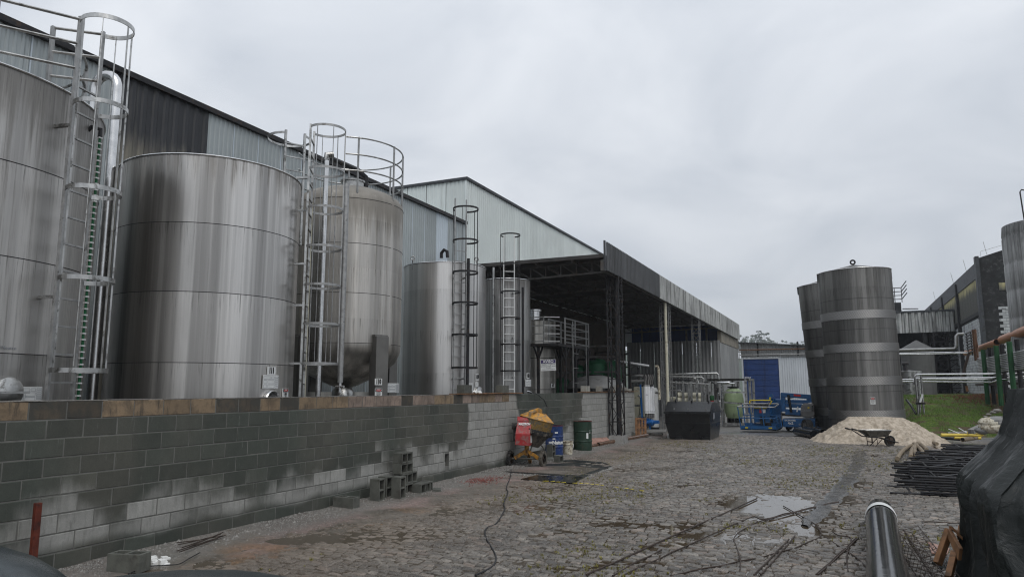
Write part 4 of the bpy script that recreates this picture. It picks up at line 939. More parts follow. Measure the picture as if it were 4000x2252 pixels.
# manhole door, form plate, scribble
p, nrm = on_cyl(c, 2.26, 18, 1532); Mx = nrm.to_track_quat('Z', 'Y').to_matrix()
mh = part('manhole_door', MB().lathe([(.19, 0), (.195, .05), (.185, .075), (.13, .115), (.06, .13), (.001, .134)], 32, p, Mx), M['steel'], T); part('door_bar', MB().beam(p+nrm*.15-Vector((0, 0, .0))-Vector((-nrm.y, nrm.x, 0))*.24, p+nrm*.15+Vector((-nrm.y, nrm.x, 0))*.2, .03), M['steel'], mh)
plate(T, c, 2.26, 112, 1538, 95, 56, 'form', name='form_plate')
text_part('Neutro', T, on_cyl(c, 2.27, 35, 1358)[0], Vector((0, 0, 1)).cross(on_cyl(c, 2.27, 35, 1358)[1]), (0, 0, 1), .045, M['signgrey'], name='scribble')
# sight gauge tube with rungs-like ticks beside the ladder
gp = Vector((c[0]+2.42*math.cos(R_(31.5)), c[1]+2.42*math.sin(R_(31.5)), 0)); mb = MB().cyl((gp.x, gp.y, .5), (gp.x, gp.y, 5.55), .018, 8); gt = part('level_gauge', mb, M['green'], T)
tk = mesh_of('gauge_tick', MB().box((0, 0, 0), (.05, .05, .02)), M['signwhite'], False); z = .9
while z < 5.5: o = bpy.data.objects.new('gauge_tick', tk); COL.objects.link(o); o.parent = gt; o.location = gp+Vector((0, 0, z))-org(gt); z += .085
part('gauge_elbow', MB().tube([(gp.x, gp.y, 5.5), (gp.x, gp.y, 5.62), (gp.x-.12, gp.y-.05, 5.66), (gp.x-.2, gp.y-.1, 5.55)], .03, 8), M['darksteel'], gt)
# --- overflow pipe between the first two tanks
a = AX(268/1.0*1.0, 1, -12) if 0 else None
pa, pb = AX(640, 500, -11.9) if 0 else None, None
def vpipe(px1, px2, d_y, ztop, r, name, label, bend=True, mat='steel_light', py=900):
    a = AY(px1, py, d_y); b = AY(px2, py, d_y+.1); R2 = (b-a).length/2; m = (a+b)/2; u = (b-a).normalized(); u.z = 0
    pts = [(a.x, a.y, .2), (a.x, a.y, ztop)]+[tuple(m+Vector((0, 0, ztop-m.z))-u*(R2*math.cos(t))+Vector((0, 0, R2*math.sin(t)))) for t in np.linspace(.2, math.pi-.2, 9)]+[(b.x, b.y, ztop), (b.x, b.y, .3)]
    return solo(name, label, 'pipe', MB().tube(pts, r, 14), M[mat], (a.x, a.y, .2))
vpipe(338, 428, 8.2, 7.45, .085, 'overflow_pipe', 'tall hooked steel pipe rising between the two largest tanks', py=700)
# --- tank 111
c = (-10.88, 9.78); T = thing('steel_tank', 'large shiny steel tank numbered 111', 'tank', (*c, 0)); shell(T, c, 1.63, (5.94, 4.74, 3.55, 2.36, 1.17), M['T111'], cone=.18)
part('roof_hatch', MB().tube([(c[0]+.45+.18*math.cos(t), c[1]-.3+.18*math.sin(t), 6.02+.1*math.sin(t*.5)) for t in np.linspace(0, 6.28, 16)], .02, 6), M['steel_light'], T)
plate(T, c, 1.63, 1058, 1447, 32, 31, 'num', '111'); plate(T, c, 1.63, 1055, 1490, 60, 52, 'form', name='form_plate'); plate(T, c, 1.63, 1112, 1535, 22, 38, 'danger', name='danger_sign')
p, nrm = on_cyl(c, 1.63, 1054, 1562); Mx = nrm.to_track_quat('Z', 'Y').to_matrix()
part('manhole_door', MB().lathe([(.17, 0), (.175, .06), (.16, .08), (.15, .06), (.10, .05), (.001, .05)], 32, p, Mx), M['steel_light'], T)
an = R_(31); lp = (c[0]+1.83*math.cos(an), c[1]+1.83*math.sin(an))
L = caged_ladder(T, lp, 31, .42, .4, 7.1, (7.05, 6.2, 5.42, 4.65, 3.9, 3.15, 2.4), .36, .30, 'steel', 'galv', 5, .034, .045)
tv = Vector((-math.sin(an), math.cos(an), 0))
for z in (6.0, 5.35, 4.3, 3.5, 2.4): bracket(L, c, 1.6, (lp[0]-tv.x*.21, lp[1]-tv.y*.21), z, .05)
part('yellow_trim', MB().beam((lp[0]+tv.x*.21+.03, lp[1]+tv.y*.21, .5), (lp[0]+tv.x*.21+.03, lp[1]+tv.y*.21, 5.6), .010), M['vessel'], L)
# second, darker caged ladder behind tank 111
an = R_(62); lp = (c[0]+1.85*math.cos(an), c[1]+1.85*math.sin(an)); pz = AY(1150, 560, 11.6)
L = caged_ladder(T, (pz.x+.02, pz.y-.0), 150, .42, 5.0, 7.5, (7.45,), .46, .30, 'steel', 'steel', 5, .045, .05)
# vertical pipes in front of tank 110
for px, r_, lab in ((1262, .055, 'pale vertical steel pipe running down in front of tank 110'), (1345, .06, 'square-looking light steel duct with a valve at its foot beside tank 110')):
    q = AY(px, 1000, 12.0); mb = MB().cyl((q.x, q.y, .1 if px < 1300 else 2.05), (q.x, q.y, 7.0 if px < 1300 else 6.3), r_, 12); t_ = thing('vertical_pipe', lab, 'pipe', (q.x, q.y, 0)); part('pipe', mb, M['steel_light' if px < 1300 else 'galv'], t_)
    if px > 1300: part('valve', MB().cyl((q.x-.1, q.y, 1.97), (q.x+.1, q.y, 1.97), .03, 8).cyl((q.x, q.y, 1.85), (q.x, q.y, 2.1), .03, 8), M['steel_light'], t_)
    else:
        part('elbow', MB().tube([(q.x, q.y, 6.9), (q.x, q.y, 7.02), (q.x+.1, q.y+.1, 7.05)], r_*1.3, 10), M['steel'], t_)
# --- tank 110
c = (-11.16, 14.36); r = 1.36; T = thing('steel_tank', 'streaky steel tank numbered 110 standing on box legs with a dished bottom', 'tank', (*c, 0))
prof = [(.16, 1.95), (.35, 2.02), (.9, 2.28), (1.22, 2.55), (1.345, 2.8), (r, 3.0), (r, 3.3), (r, 6.1), (r, 6.42), (1.345, 6.52), (1.27, 6.64), (1.1, 6.76), (.8, 6.88), (.4, 6.97), (.02, 7.0)]
part('shell', MB().lathe(prof, 96, (*c, 0)), M['T110'], T, ang=50)
for z in (6.42, 5.33, 4.15, 2.98): part('weld_seam', MB().tube(ringpts(c, r+.001, z, 0, 356, 90), .006, 5), M['darksteel'], T)
part('roof_manway', MB().lathe([(.28, 6.9), (.28, 7.12), (.31, 7.12), (.31, 7.16), (.001, 7.2)], 24, (c[0]+.15, c[1]-.1, 0)), M['steel'], T)
for i, z in enumerate((7.10, 7.50, 7.92)): part('handrail', MB().tube(ringpts(c, 1.32, z, -58, 210, 60), .02, 8), M['steel'], T)
for a_ in (-45, 0, 35, 75, 130): q = ringpts(c, 1.32, 0, a_, a_+1, 1)[0]; part('rail_post', MB().beam((q[0], q[1], 6.55), (q[0], q[1], 7.94), .035), M['galv'], T, smooth=False)
a1, a2 = AY(1295, 620, 13.2), AY(1395, 700, 14.4); part('inlet_pipe', MB().tube([(a1.x, a1.y, a1.z), (a2.x, a2.y, a2.z+.25), (a2.x+.12, a2.y+.2, a2.z+.1), (a2.x+.14, a2.y+.2, 6.9)], .065, 12), M['darksteel'], T)
for a_ in (-17.5, -100, 72, 162):
    d_ = Vector((math.cos(R_(a_)), math.sin(R_(a_)), 0)); q = Vector((*c, 0))+d_*(r+.02)
    part('box_leg', MB().box((q.x, q.y, 1.5), (.26, .36, 3.3), R_(a_)).box((q.x-.02*d_.x, q.y-.02*d_.y, 3.16), (.20, .38, .06), R_(a_)), M['legsteel'], T, smooth=False, bevel=.012)
part('base_skirt', MB().box((c[0], c[1], .9), (2.0, .1, 1.9), R_(35)), M['T107'], T, smooth=False)
part('outlet_valve', MB().lathe([(.2, .6), (.24, 1.25), (.30, 1.3), (.34, 1.32), (.34, 1.38), (.26, 1.4), (.25, 1.58), (.36, 1.6), (.36, 1.66), (.27, 1.68), (.26, 1.86), (.2, 1.95)], 24, (c[0]+.25, c[1]-.35, 0)), M['steel'], T)
lp_ = on_cyl(c, r+.17, 1477, 1490)[0]; cl = (c[0], c[1])
plate(T, c, r+.17, 1477, 1490, 28, 25, 'num', '110'); plate(T, c, r+.17, 1477, 1534, 28, 36, 'danger', name='danger_sign'); plate(T, c, r+.02, 1529, 1514, 56, 36, 'form', name='form_plate')
# --- tank 109
c = (-10.70, 18.45); r = 1.23; T = thing('steel_tank', 'smooth seamless steel tank numbered 109 with lifting lugs and caged ladder', 'tank', (*c, 0))
shell(T, c, r, (5.52, ), M['T109'], cone=.12)
for px in (1612, 1862):
    q, nv = on_cyl(c, r, px, 1020); q.z = 5.5; mb = MB().beam((q.x, q.y, 5.35), (q.x, q.y, 5.62), .05, .02, nv); mb.tube([(q.x+.0, q.y, 5.66+0)]+[(q.x+.05*math.cos(t), q.y+.02*math.cos(t), 5.69+.055*math.sin(t)) for t in np.linspace(-1.5, 4.6, 10)], .018, 6); part('lifting_lug', mb, M['galv'], T)
q = AY(1738, 1000, 17.9); part('vent', MB().tube([(q.x-.12, q.y, 5.75), (q.x-.12, q.y, 5.9), (q.x-.03, q.y, 5.99), (q.x+.07, q.y, 5.93), (q.x+.09, q.y, 5.75)], .05, 10), M['darksteel'], T)
an = R_(-42); lp = (c[0]+(r+.17)*math.cos(an), c[1]+(r+.17)*math.sin(an)); L = caged_ladder(T, lp, -34, .36, .3, 7.35, (6.98, 6.05, 5.15, 4.28, 3.4, 2.5), .36, .30, 'galv', 'darksteel', 4, .03, .05, ztop=5.9)
for z in (5.05, 3.6, 2.2): bracket(L, c, r, (lp[0]+.1, lp[1]+.1), z, .04); bracket(L, c, r, (lp[0]-.12, lp[1]-.12), z, .04)
part('side_conduit', MB().cyl((lp[0]+.22, lp[1]+.08, .3), (lp[0]+.22, lp[1]+.08, 5.6), .045, 8), M['darksteel'], L)
plate(T, c, r, 1862, 1472, 13, 24, 'num', '109'); plate(T, c, r, 1861, 1500, 12, 18, 'form', name='form_plate'); plate(T, c, r, 1834, 1510, 24, 30, 'form', name='form_plate')
part('manhole_door', MB().lathe([(.16, 0), (.165, .05), (.001, .1)], 24, on_cyl(c, r, 1868, 1532)[0], on_cyl(c, r, 1868, 1532)[1].to_track_quat('Z', 'Y').to_matrix()), M['steel'], T)
# --- tank 108
c = (-10.4, 22.2); r = .83; T = thing('steel_tank', 'narrow dark streaked steel tank numbered 108 at the canopy edge', 'tank', (*c, 0)); shell(T, c, r, (5.62, ), M['T108'], cone=.1)
an = R_(-60); lp = (c[0]+(r+.17)*math.cos(an), c[1]+(r+.17)*math.sin(an)); L = caged_ladder(T, lp, -56, .36, .3, 7.1, (7.0, 6.0, 5.08, 4.22, 3.36, 2.5), .33, .30, 'signwhite', 'darksteel', 4, .03, .045, 'signwhite', ztop=5.9)
for z in (5.1, 3.6, 2.3): bracket(L, c, r, (lp[0]+.16, lp[1]+.05), z, .04); bracket(L, c, r, (lp[0]-.16, lp[1]-.05), z, .04)
q, nv = on_cyl(c, r+.05, 1927, 1200); part('sight_pipe', MB().tube([(q.x, q.y, .2), (q.x, q.y, 6.0)], .04, 8), M['steel'], T)
part('side_conduit', MB().cyl((lp[0]+.38, lp[1]+.28, .3), (lp[0]+.38, lp[1]+.28, 5.3), .045, 8), M['darksteel'], T)
plate(T, c, r, 2061, 1467, 11, 22, 'num', '108'); plate(T, c, r, 2062, 1495, 22, 27, 'form', name='form_plate')
part('manhole_door', MB().tube([tuple(on_cyl(c, r, 2062, 1530)[0]+Vector((0, 0, -.22+.24*math.sin(t)))+Vector((.24*math.cos(t)*.5, .24*math.cos(t)*.8, 0))) for t in np.linspace(0, 3.14, 12)], .03, 6), M['steel_light'], T)
# --- tank 107
c = (-10.9, 26.0); r = .8; T = thing('steel_tank', 'small steel tank numbered 107 under the canopy with a bolted neck', 'tank', (*c, 0)); shell(T, c, r, (4.55, 3.1, 1.9), M['T107'], cone=.25, seam=.012)
q = AY(2087, 1230, 25.6); part('bolted_neck', MB().lathe([(.24, 4.5), (.24, 4.92), (.3, 4.93), (.3, 4.99), (.001, 5.0)], 24, (q.x, q.y, 0)), M['steel_light'], T)
plate(T, c, r, 2158, 1505, 14, 15, 'num', '107')
pp = thing('access_platform', 'rusty steel platform with handrails and ladder beside tank 107', 'platform', (-9.2, 24.8, 0)); DZ = 3.56
part('deck', MB().bb((-10.3, 24.0, DZ-.09), (-9.2, 24.78, DZ)).bb((-10.1, 24.782, DZ-.09), (-9.2, 27.5, DZ)), M['darksteel'], pp, smooth=False)
for x, y in ((-9.24, 24.87), (-9.24, 26.02), (-9.24, 27.43), (-10.05, 26.5), (-10.0, 24.1)):
    part('leg', MB().beam((x, y, 0), (x, y, DZ-.09), .09), M['darksteel'], pp, smooth=False)
    part('brace', MB().beam((x, y, DZ-.6), (x, y+.42, DZ-.1), .05).beam((x, y, DZ-.6), (x, y-.42, DZ-.1), .05), M['darksteel'], pp, smooth=False)
rails = [((-9.2, 24.78), (-9.2, 27.5)), ((-10.28, 24.02), (-9.75, 24.02)), ((-9.75, 24.02), (-9.25, 24.35)), ((-9.9, 24.9), (-9.9, 27.5)), ((-10.28, 24.02), (-10.28, 23.2)), ((-9.9, 27.5), (-9.2, 27.5))]
for (x0, y0), (x1, y1) in rails:
    for z in (.08, .36, .66, .97): part('handrail', MB().beam((x0, y0, DZ+z), (x1, y1, DZ+z), .035), M['galv'], pp, smooth=False)
for x, y in ((-9.2, 24.78), (-9.2, 25.9), (-9.2, 27.5), (-10.28, 24.02), (-9.75, 24.02), (-9.9, 24.9), (-9.9, 26.2), (-9.9, 27.5)): part('rail_post', MB().beam((x, y, DZ), (x, y, DZ+.99), .045), M['galv'], pp, smooth=False)
part('ladder', MB().beam((-9.1, 25.35, .2), (-9.1, 25.35, DZ+.9), .035).beam((-9.1, 26.9, .2), (-9.1, 26.9, DZ+.9), .035), M['galv'], pp, smooth=False)
for i in range(6): part('ladder_rung', MB().beam((-9.1, 25.35, .5+.55*i), (-9.1, 25.95, .5+.55*i), .02), M['galv'], pp, smooth=False)
# AVISO sign hanging in front of tank 107
sg = thing('notice_sign', 'white AVISO notice with a purple header hanging in front of tank 107', 'sign', tuple(AY(2142, 1425, 24.0)))
o0 = AY(2142, 1425, 24.0); rt = Vector((.93, .36, .0)).normalized(); rt = (rt+Vector((0, 0, .045))).normalized(); up = (Vector((0, 0, 1))-rt*rt.z).normalized(); nv = rt.cross(up); nv = nv if nv.y < 0 else -nv
part('board', MB().beam(o0-rt*.27, o0+rt*.27, .012, .40, up), M['signwhite'], sg, smooth=False)
m2 = MB(); q = o0+nv*.009; m2.add([q-rt*.262+up*.065, q+rt*.262+up*.065, q+rt*.262+up*.19, q-rt*.262+up*.19], [(0, 1, 2, 3)]); part('header', m2, M['signpurple'], sg, smooth=False)
text_part('AVISO', sg, o0+nv*.012+up*.128, rt, up, .10, M['signwhite'], bold=.004); text_part('Resíduo Orgânico', sg, o0+nv*.012+up*.03, rt, up, .048, M['signblack']); text_part('Fermentado, Sordão, Amostra\nProteção', sg, o0+nv*.012-up*.065, rt, up, .034, M['signblack']); text_part('Descarte 30 metros horizontais', sg, o0+nv*.012-up*.15, rt, up, .026, M['signblack'])
# machinery under the canopy
def gbox(a, b, mat, name, label, cat, bevel=.02): return solo(name, label, cat, MB().bb(a, b), M[mat], ((a[0]+b[0])/2, (a[1]+b[1])/2, a[2]), bevel=bevel, smooth=False)
p = AX(2325, 1500, -10.2)
t_ = thing('domed_tank', 'broad grey domed tank just behind the pale end of the block wall', 'tank', (-10.3, 29.0, 0)); cc_ = AY(2326, 1500, 29.0)
part('dome', MB().lathe([(1.25, 1.95), (1.24, 2.02), (1.1, 2.2), (.8, 2.38), (.4, 2.47), (.02, 2.5)], 40, (cc_.x, 29.0, 0)), M['domegrey'], t_); part('body', MB().lathe([(1.22, 0), (1.22, 1.95)], 40, (cc_.x, 29.0, 0)), M['hdpe'], t_); part('lid', MB().lathe([(.3, 2.44), (.3, 2.52), (.001, 2.54)], 20, (cc_.x, 29, 0)), M['darksteel'], t_)
t_ = thing('green_machine', 'green painted process machine in the shade behind the platform ladder', 'machine', (-12, 31, 0))
for i, (px, w_, z1) in enumerate(((2195, .9, 2.4), (2262, .7, 3.0), (2330, 1.1, 3.3), (2395, .8, 3.2))):
    q = AY(px, 1500, 32.5); part('green_vessel', MB().lathe([(w_/2, .3), (w_/2, z1-.2), (w_/3, z1), (.02, z1+.08)], 20, (q.x, 32.5, 0)), M['green'], t_)
    part('pipework', MB().tube([(q.x, 32.2, z1-.3), (q.x+.1, 32.1, z1+.3), (q.x+.9, 32.1, z1+.32)], .05, 8), M['darksteel'], t_)
part('frame', MB().beam((-13.5, 32, 3.4), (-9.3, 32, 3.4), .1).beam((-13.5, 32, 2.7), (-9.3, 32, 2.7), .08).beam((-9.3, 32, 0), (-9.3, 32, 3.4), .1).beam((-13.5, 32, 3.9), (-9.3, 32, 3.9), .07), M['roofsteel'], t_, smooth=False)
# ------------------------------------------------------------------ RIGHT-HAND TANKS
def leaning_px(px, py, y): return AY(px, py, y)
def jacket_tank(cy, pxL, rr, ztop, label, hidden=False):
    # the left silhouette near the ground fixes the axis
    az = math.atan2(AY(pxL, 1590, cy).x, cy); cx_ = None; lo, hi = -4, 6
    for _ in range(60):
        m = (lo+hi)/2; a = math.atan2(m, cy)-math.asin(rr/math.hypot(m, cy))
        if a < az: lo = m
        else: hi = m
    cx_ = (lo+hi)/2; c = (cx_, cy); t = thing('jacketed_tank', label, 'tank', (*c, 0))
    zs = [ztop-1.22*i for i in range(1, 6)]
    shell(t, c, rr, (ztop, *[z for z in zs if z > .2]), M['TR'], cone=.32, seam=.007)
    for i in range(5):
        zc_ = ztop-1.86-1.30*i
        if zc_ < .4: continue
        o = part('dimple_jacket', MB().lathe([(rr+.002, -.17), (rr+.022, -.165), (rr+.022, .165), (rr+.002, .17)], 120, (c[0], c[1], zc_)), M['dimple'], t, loc=(c[0], c[1], zc_))
    if not hidden: part('lifting_eye', MB().tube([(c[0]+.085*math.cos(k*.5236), c[1], ztop+.43+.085*math.sin(k*.5236)) for k in range(12)], .034, 8, closed=True), M['darksteel'], t)
    for px_ in ((pxL+8, 1)): pass
    for s_ in (-1, 1):
        d_ = Vector((math.cos(YAW-.25), math.sin(YAW-.25), 0))*s_; q = Vector((*c, 0))+d_*(rr+.03); mb = MB(); e = d_*.0
        mb.beam((q.x, q.y, ztop-.35), (q.x, q.y, ztop+.02), .04).beam((q.x, q.y, ztop+.0), (q.x-d_.x*.2, q.y-d_.y*.2, ztop+.0), .04).beam((q.x-d_.x*.18, q.y-d_.y*.18, ztop-.35), (q.x-d_.x*.18, q.y-d_.y*.18, ztop), .03); part('lifting_lug', mb, M['darksteel'], t, smooth=False)
    return t, c
TA, ca_ = jacket_tank(32.4, 3238, 1.38, 6.70, 'nearer of the two tall dark steel tanks with dimpled bands, behind the sand')
TBk, cb_ = jacket_tank(36.2, 3178, 1.40, 6.75, 'farther tall dark tank with dimpled bands, half hidden behind its twin', hidden=True)
plate(TA, ca_, 1.38, 3412, 1563, 20, 27, 'danger', name='danger_sign')
part('drain_valve', MB().beam((cb_[0]-1.2, cb_[1]-.9, .55), (cb_[0]-1.5, cb_[1]-1.2, .55), .04), M['steel'], TBk)
for t_, a_ in ((TA, 1.2), (TBk, 3.6)): t_.matrix_world = Matrix.Translation(t_.location)@Matrix.Rotation(R_(a_), 4, -_fh)   # both lean a little, as in the photograph
for t_ in (TA, TBk): pass
# far right tank
def tangent_c(pxL, cy, rr, py=1126):
    az = math.atan2(AY(pxL, py, cy).x, cy); lo, hi = -5, 30
    for _ in range(60):
        m = (lo+hi)/2; a = math.atan2(m, cy)-math.asin(rr/math.hypot(m, cy))
        if a < az: lo = m
        else: hi = m
    return lo
cxr = tangent_c(3932, 38.6, 1.9); T = thing('insulated_tank', 'tall mouldy grey tank with bulging bands at the right edge of the photo', 'tank', (cxr, 38.6, 1.3)); prof = []
for i in range(7):
    z0, z1 = 1.3+1.25*i, 1.3+1.25*(i+1); prof += [(1.905, z0), (1.925, z0+.08), (1.930, z0+.6), (1.925, z1-.08)]
prof += [(1.88, 9.3)]; prof = [p_ for p_ in prof if p_[1] <= 9.31]
part('shell', MB().lathe(prof, 64, (cxr, 38.6, 0)), M['TRR'], T, ang=60); part('roof', MB().lathe([(1.88, 9.3), (.02, 9.7)], 64, (cxr, 38.6, 0)), M['TRR'], T)
q = AY(3990, 745, 37.5); part('roof_pipe', MB().tube([(q.x+.15, q.y, q.z), (q.x, q.y, q.z+.05), (q.x-.06, q.y, q.z-.05), (q.x, q.y, 9.2)], .03, 6), M['darksteel'], T)
# small vessels beyond
t_ = thing('house_tank', 'pale grey cone-roofed tank standing in the dark bay below the awning', 'tank', tuple(AY(3590, 1540, 58))); q = AY(3592, 1500, 58)
part('shell', MB().lathe([(1.05*1.0, 1.2), (1.05, 4.7)], 32, (q.x, 58, 0)), M['darkdome'], t_); part('roof', MB().lathe([(1.1, 4.7), (.02, 5.35)], 32, (q.x, 58, 0)), M['darkdome'], t_)
t_ = thing('small_vessel', 'small light steel vessel between the jacketed tank and the pipe posts', 'tank', tuple(AY(3553, 1540, 48))); q = AY(3555, 1500, 48)
part('shell', MB().lathe([(.62, 1.45), (.62, 2.85), (.66, 2.86), (.66, 2.95), (.02, 3.0)], 32, (q.x, 48, 0)), M['steel'], t_); part('base', MB().lathe([(.5, 1.0), (.5, 1.45)], 24, (q.x, 48, 0)), M['darksteel'], t_); part('agitator', MB().cyl((q.x-.2, 48, 3.0), (q.x-.2, 48, 3.35), .1, 8).cyl((q.x-.35, 48, 3.4), (q.x, 48, 3.4), .1, 8), M['darksteel'], t_)
t_ = thing('roof_walkway', 'small dark railed platform on a rooftop just right of the jacketed tank', 'platform', tuple(AY(3505, 1210, 74))); a, b = AY(3480, 1212, 74), AY(3524, 1180, 74)
part('box', MB().bb((a.x-1.5, 74, a.z-1.0), (b.x-.1, 76, b.z+.0)), M['soot'], t_, smooth=False)
for i in range(4):
    z = b.z+.3+.35*i; part('rail', MB().beam((a.x-1.5, 74, z), (b.x, 74, z), .06).beam((b.x, 74, z), (b.x+.2, 71, z+.2), .06), M['darksteel'], t_, smooth=False)
for x in (a.x-.6, a.x+.4, b.x): part('rail_post', MB().beam((x, 74, b.z), (x, 74, b.z+1.4), .06), M['darksteel'], t_, smooth=False)
part('arm', MB().beam((b.x, 74, b.z-.6), (b.x+1.2, 73.5, b.z-.7), .08), M['darksteel'], t_)
# pipe runs above the bank
def run(name, label, pts, r, mat, n=10, grp=None):
    return solo(name, label, 'pipe', MB().tube([tuple(p) for p in pts], r, n), M[mat], tuple(pts[0]), grp)
Y33 = 33
po = thing('pipe_stand', 'steel stand of upright pipes on the grass slope right of the jacketed tank', 'pipe', tuple(AY(3588, 1625, 37.6)))
for px0, px1, zt_px, w_ in ((3588, 3574, 1478, .05), (3596, 3583, 1476, .045), (3610, 3605, 1466, .045)):
    a, b = AY(px0, 1622, 37.6), AY(px1, zt_px, 37.6); part('upright_pipe', MB().cyl((a.x, 37.6, .4), (a.x, 37.6, b.z), w_, 10), M['steel'], po)
part('clamp', MB().bb((AY(3577, 1570, 37.5).x, 37.5, AY(3577, 1578, 37.6).z), (AY(3615, 1570, 37.5).x, 37.7, AY(3577, 1570, 37.6).z)), M['darksteel'], po, smooth=False)
part('white_sleeve', MB().cyl(AY(3604, 1538, 37.5), AY(3594, 1570, 37.5), .045, 8), M['white'], po)
a = AY(3574, 1475, 37.6); run('steel_pipe', 'bright steel pipe bending over the top of the pipe stand, upper one', [AY(3575, 1500, 37.6), AY(3573, 1472, 37.6), AY(3580, 1463, 37.6), AY(3600, 1461, 37.6), AY(3951, 1459, 37.6), AY(4060, 1448, 37.6)], .042, 'steel_light')
run('steel_pipe', 'bright steel pipe leaving the pipe stand just below the highest one', [AY(3570, 1500, 37.7), AY(3571, 1486, 37.7), AY(3580, 1477, 37.7), AY(3952, 1474, 37.7), AY(4060, 1462, 37.7)], .042, 'steel_light')
run('steel_pipe', 'bright horizontal pipe third from the top behind the pipe stand', [AY(3470, 1482, 38.4), AY(3876, 1480, 38.4)], .036, 'steel_light')
run('steel_pipe', 'lowest bright horizontal pipe behind the pipe stand', [AY(3470, 1489, 38.6), AY(3873, 1492, 38.6), AY(3900, 1484, 37.6), AY(4060, 1472, 36)], .036, 'steel_light')
run('steel_pipe', 'pipe crossing the dark bay, then stepping up towards the brick wall', [AY(3480, 1367, 44), AY(3728, 1361, 44), AY(3735, 1352, 44), AY(3735, 1312, 44), AY(3742, 1304, 44), AY(3765, 1303, 44)], .075, 'galv')
run('steel_pipe', 'twin thin pipe crossing in front of the cone-roofed tank, upper', [AY(3480, 1380, 44.5), AY(3780, 1374, 44.5)], .032, 'steel_light')
run('steel_pipe', 'twin thin pipe crossing in front of the cone-roofed tank, lower', [AY(3480, 1384, 44.7), AY(3780, 1379, 44.7)], .028, 'steel_light')
rk = thing('pipe_rack', 'rack of many parallel pipes sloping towards the right edge above the grass bank', 'pipe rack', (6.5, 38, 1.3))
a0 = AX(3822, 1408, 6.5).z
for i in range(10):
    z = 3.38-.072*i*1.05; y0 = 43.3
    part('rack_pipe', MB().tube([(6.5, 43.3, z-.0), (6.5, 30.5, z)] if i else [(6.5, 43.3, z+.12), (6.45, 43.4, z), (6.5, 43.0, z-.01), (6.5, 30.5, z-.01)], .034 if i else .05, 8), M['galv'], rk)
part('header_pipe', MB().cyl((6.45, 43.4, 3.35), (6.45, 43.4, 4.95), .11, 12), M['copperpipe'], rk)
for i in range(8): part('upper_rack_pipe', MB().tube([(6.5, 43.5, 4.95-.15*i), (6.5, 46.6, 4.95-.15*i)], .035, 6), M['darksteel'], rk)
for y in (43.6, 45.2, 46.6): part('rack_post', MB().beam((6.55, y, 3.7), (6.55, y, 5.0), .06), M['darksteel'], rk, smooth=False)
for px, gcol, y in ((3843, 'postgreen', 40.5), (3895, 'postgreen', 37.4), (3948, 'postgreen', 34.6), (3868, 'darksteel', 40.6), (3918, 'darksteel', 37.6), (3978, 'darksteel', 34.9)):
    q = AY(px, 1400, y); zt2 = AY(px, 1365-(px-3843)*.3, y).z; g = gcol == 'postgreen'
    part('rack_post', MB().cyl((q.x, y, 1.2), (q.x, y, zt2), .10 if g else .09, 10), M[gcol], rk, label='green post' if g else None)
    part('post_brace', MB().beam((q.x, y, zt2-1.1), (q.x+.5, y+1.0, zt2-.4), .06), M['darksteel'], rk, smooth=False)
a, b = AX(3757, 1371, 7.2), AX(3790, 1366, 7.2)
o = thing('orange_pipe', 'fat orange pipe in two lengths climbing to the right behind green posts', 'pipe', (7.2, 40, 4.1))
part('pipe_length', MB().pipe((7.2, 52.0, 4.1), (7.2, 42.2, 4.22), .165, .02, 20), M['orange'], o); part('pipe_length', MB().pipe((7.32, 41.6, 4.3), (7.32, 33.0, 4.45), .20, .02, 20), M['orange'], o)
part('end_cap', MB().lathe([(.165, 0), (.001, .05)], 16, (7.2, 52.0, 4.1), Vector((0, 1, 0)).to_track_quat('Z', 'Y').to_matrix()), M['orange'], o)
part('diagonal_strut', MB().cyl(AY(3757, 1480, 46), AY(3785, 1375, 46), .07, 8), M['rust'], rk)
solo('wooden_post', 'short light wooden post standing at the top of the grass bank', 'post', MB().beam(AY(3779, 1528, 41), AY(3775, 1506, 41), .10, .12), M['wood'], tuple(AY(3779, 1528, 41)), smooth=False)
t_ = solo('low_beam', 'long dark steel channel lying along the top of the bank', 'beam', MB().beam(AY(3815, 1502, 42), AY(4060, 1494, 36), .12, .10), M['rust'], tuple(AY(3815, 1502, 42)), smooth=False)
solo('drain_hose', 'black hose sloping down beside the foot of the nearer jacketed tank', 'hose', MB().tube([AY(3541, 1560, 37.8), AY(3560, 1585, 37.4), AY(3578, 1615, 37.0)], .05, 8), M['hdpe'], tuple(AY(3560, 1585, 37.4)))
# ------------------------------------------------------------------ SAND, BARROW
sg_ = AZ(3418, 1700, 0); SC = (sg_.x*1.0, 29.9); S0 = (1.1, 29.75)
mb = MB(); NX, NYs = 150, 100; rgn = np.random.default_rng(6)
xs = np.linspace(-2.9, 2.9, NX); ys = np.linspace(-2.0, 1.9, NYs); XX, YY = np.meshgrid(xs, ys)
e = np.sqrt((np.clip(np.abs(XX+.05)-.88, 0, None)/np.where(XX > 0, 1.52, 1.30))**2+(np.clip(np.abs(YY)-.30, 0, None)/1.45)**2)
e = e+.16*(fbm(XX, YY, 1.1, 51)-.5)
H = .90*np.clip(1-e, -.2, 1); lump = (fbm(XX, YY, 4.0, 53, 3)-.5)*.26+(np.abs(vnoise(XX, YY, 6.5, 57)-.5))*.16-.03; H = H+lump*np.clip(e*3, 0, 1)*np.clip((1.06-e)*5, 0, 1)
H = np.minimum(H, .90+.012*(fbm(XX, YY, 4, 59)-.5)); H = np.where(e > 1.02, -.05, H)
R2 = R_(8)
mb.v = np.stack([(S0[0]+XX*math.cos(R2)-YY*math.sin(R2)).ravel(), (S0[1]+XX*math.sin(R2)+YY*math.cos(R2)).ravel(), H.ravel()], 1).tolist()
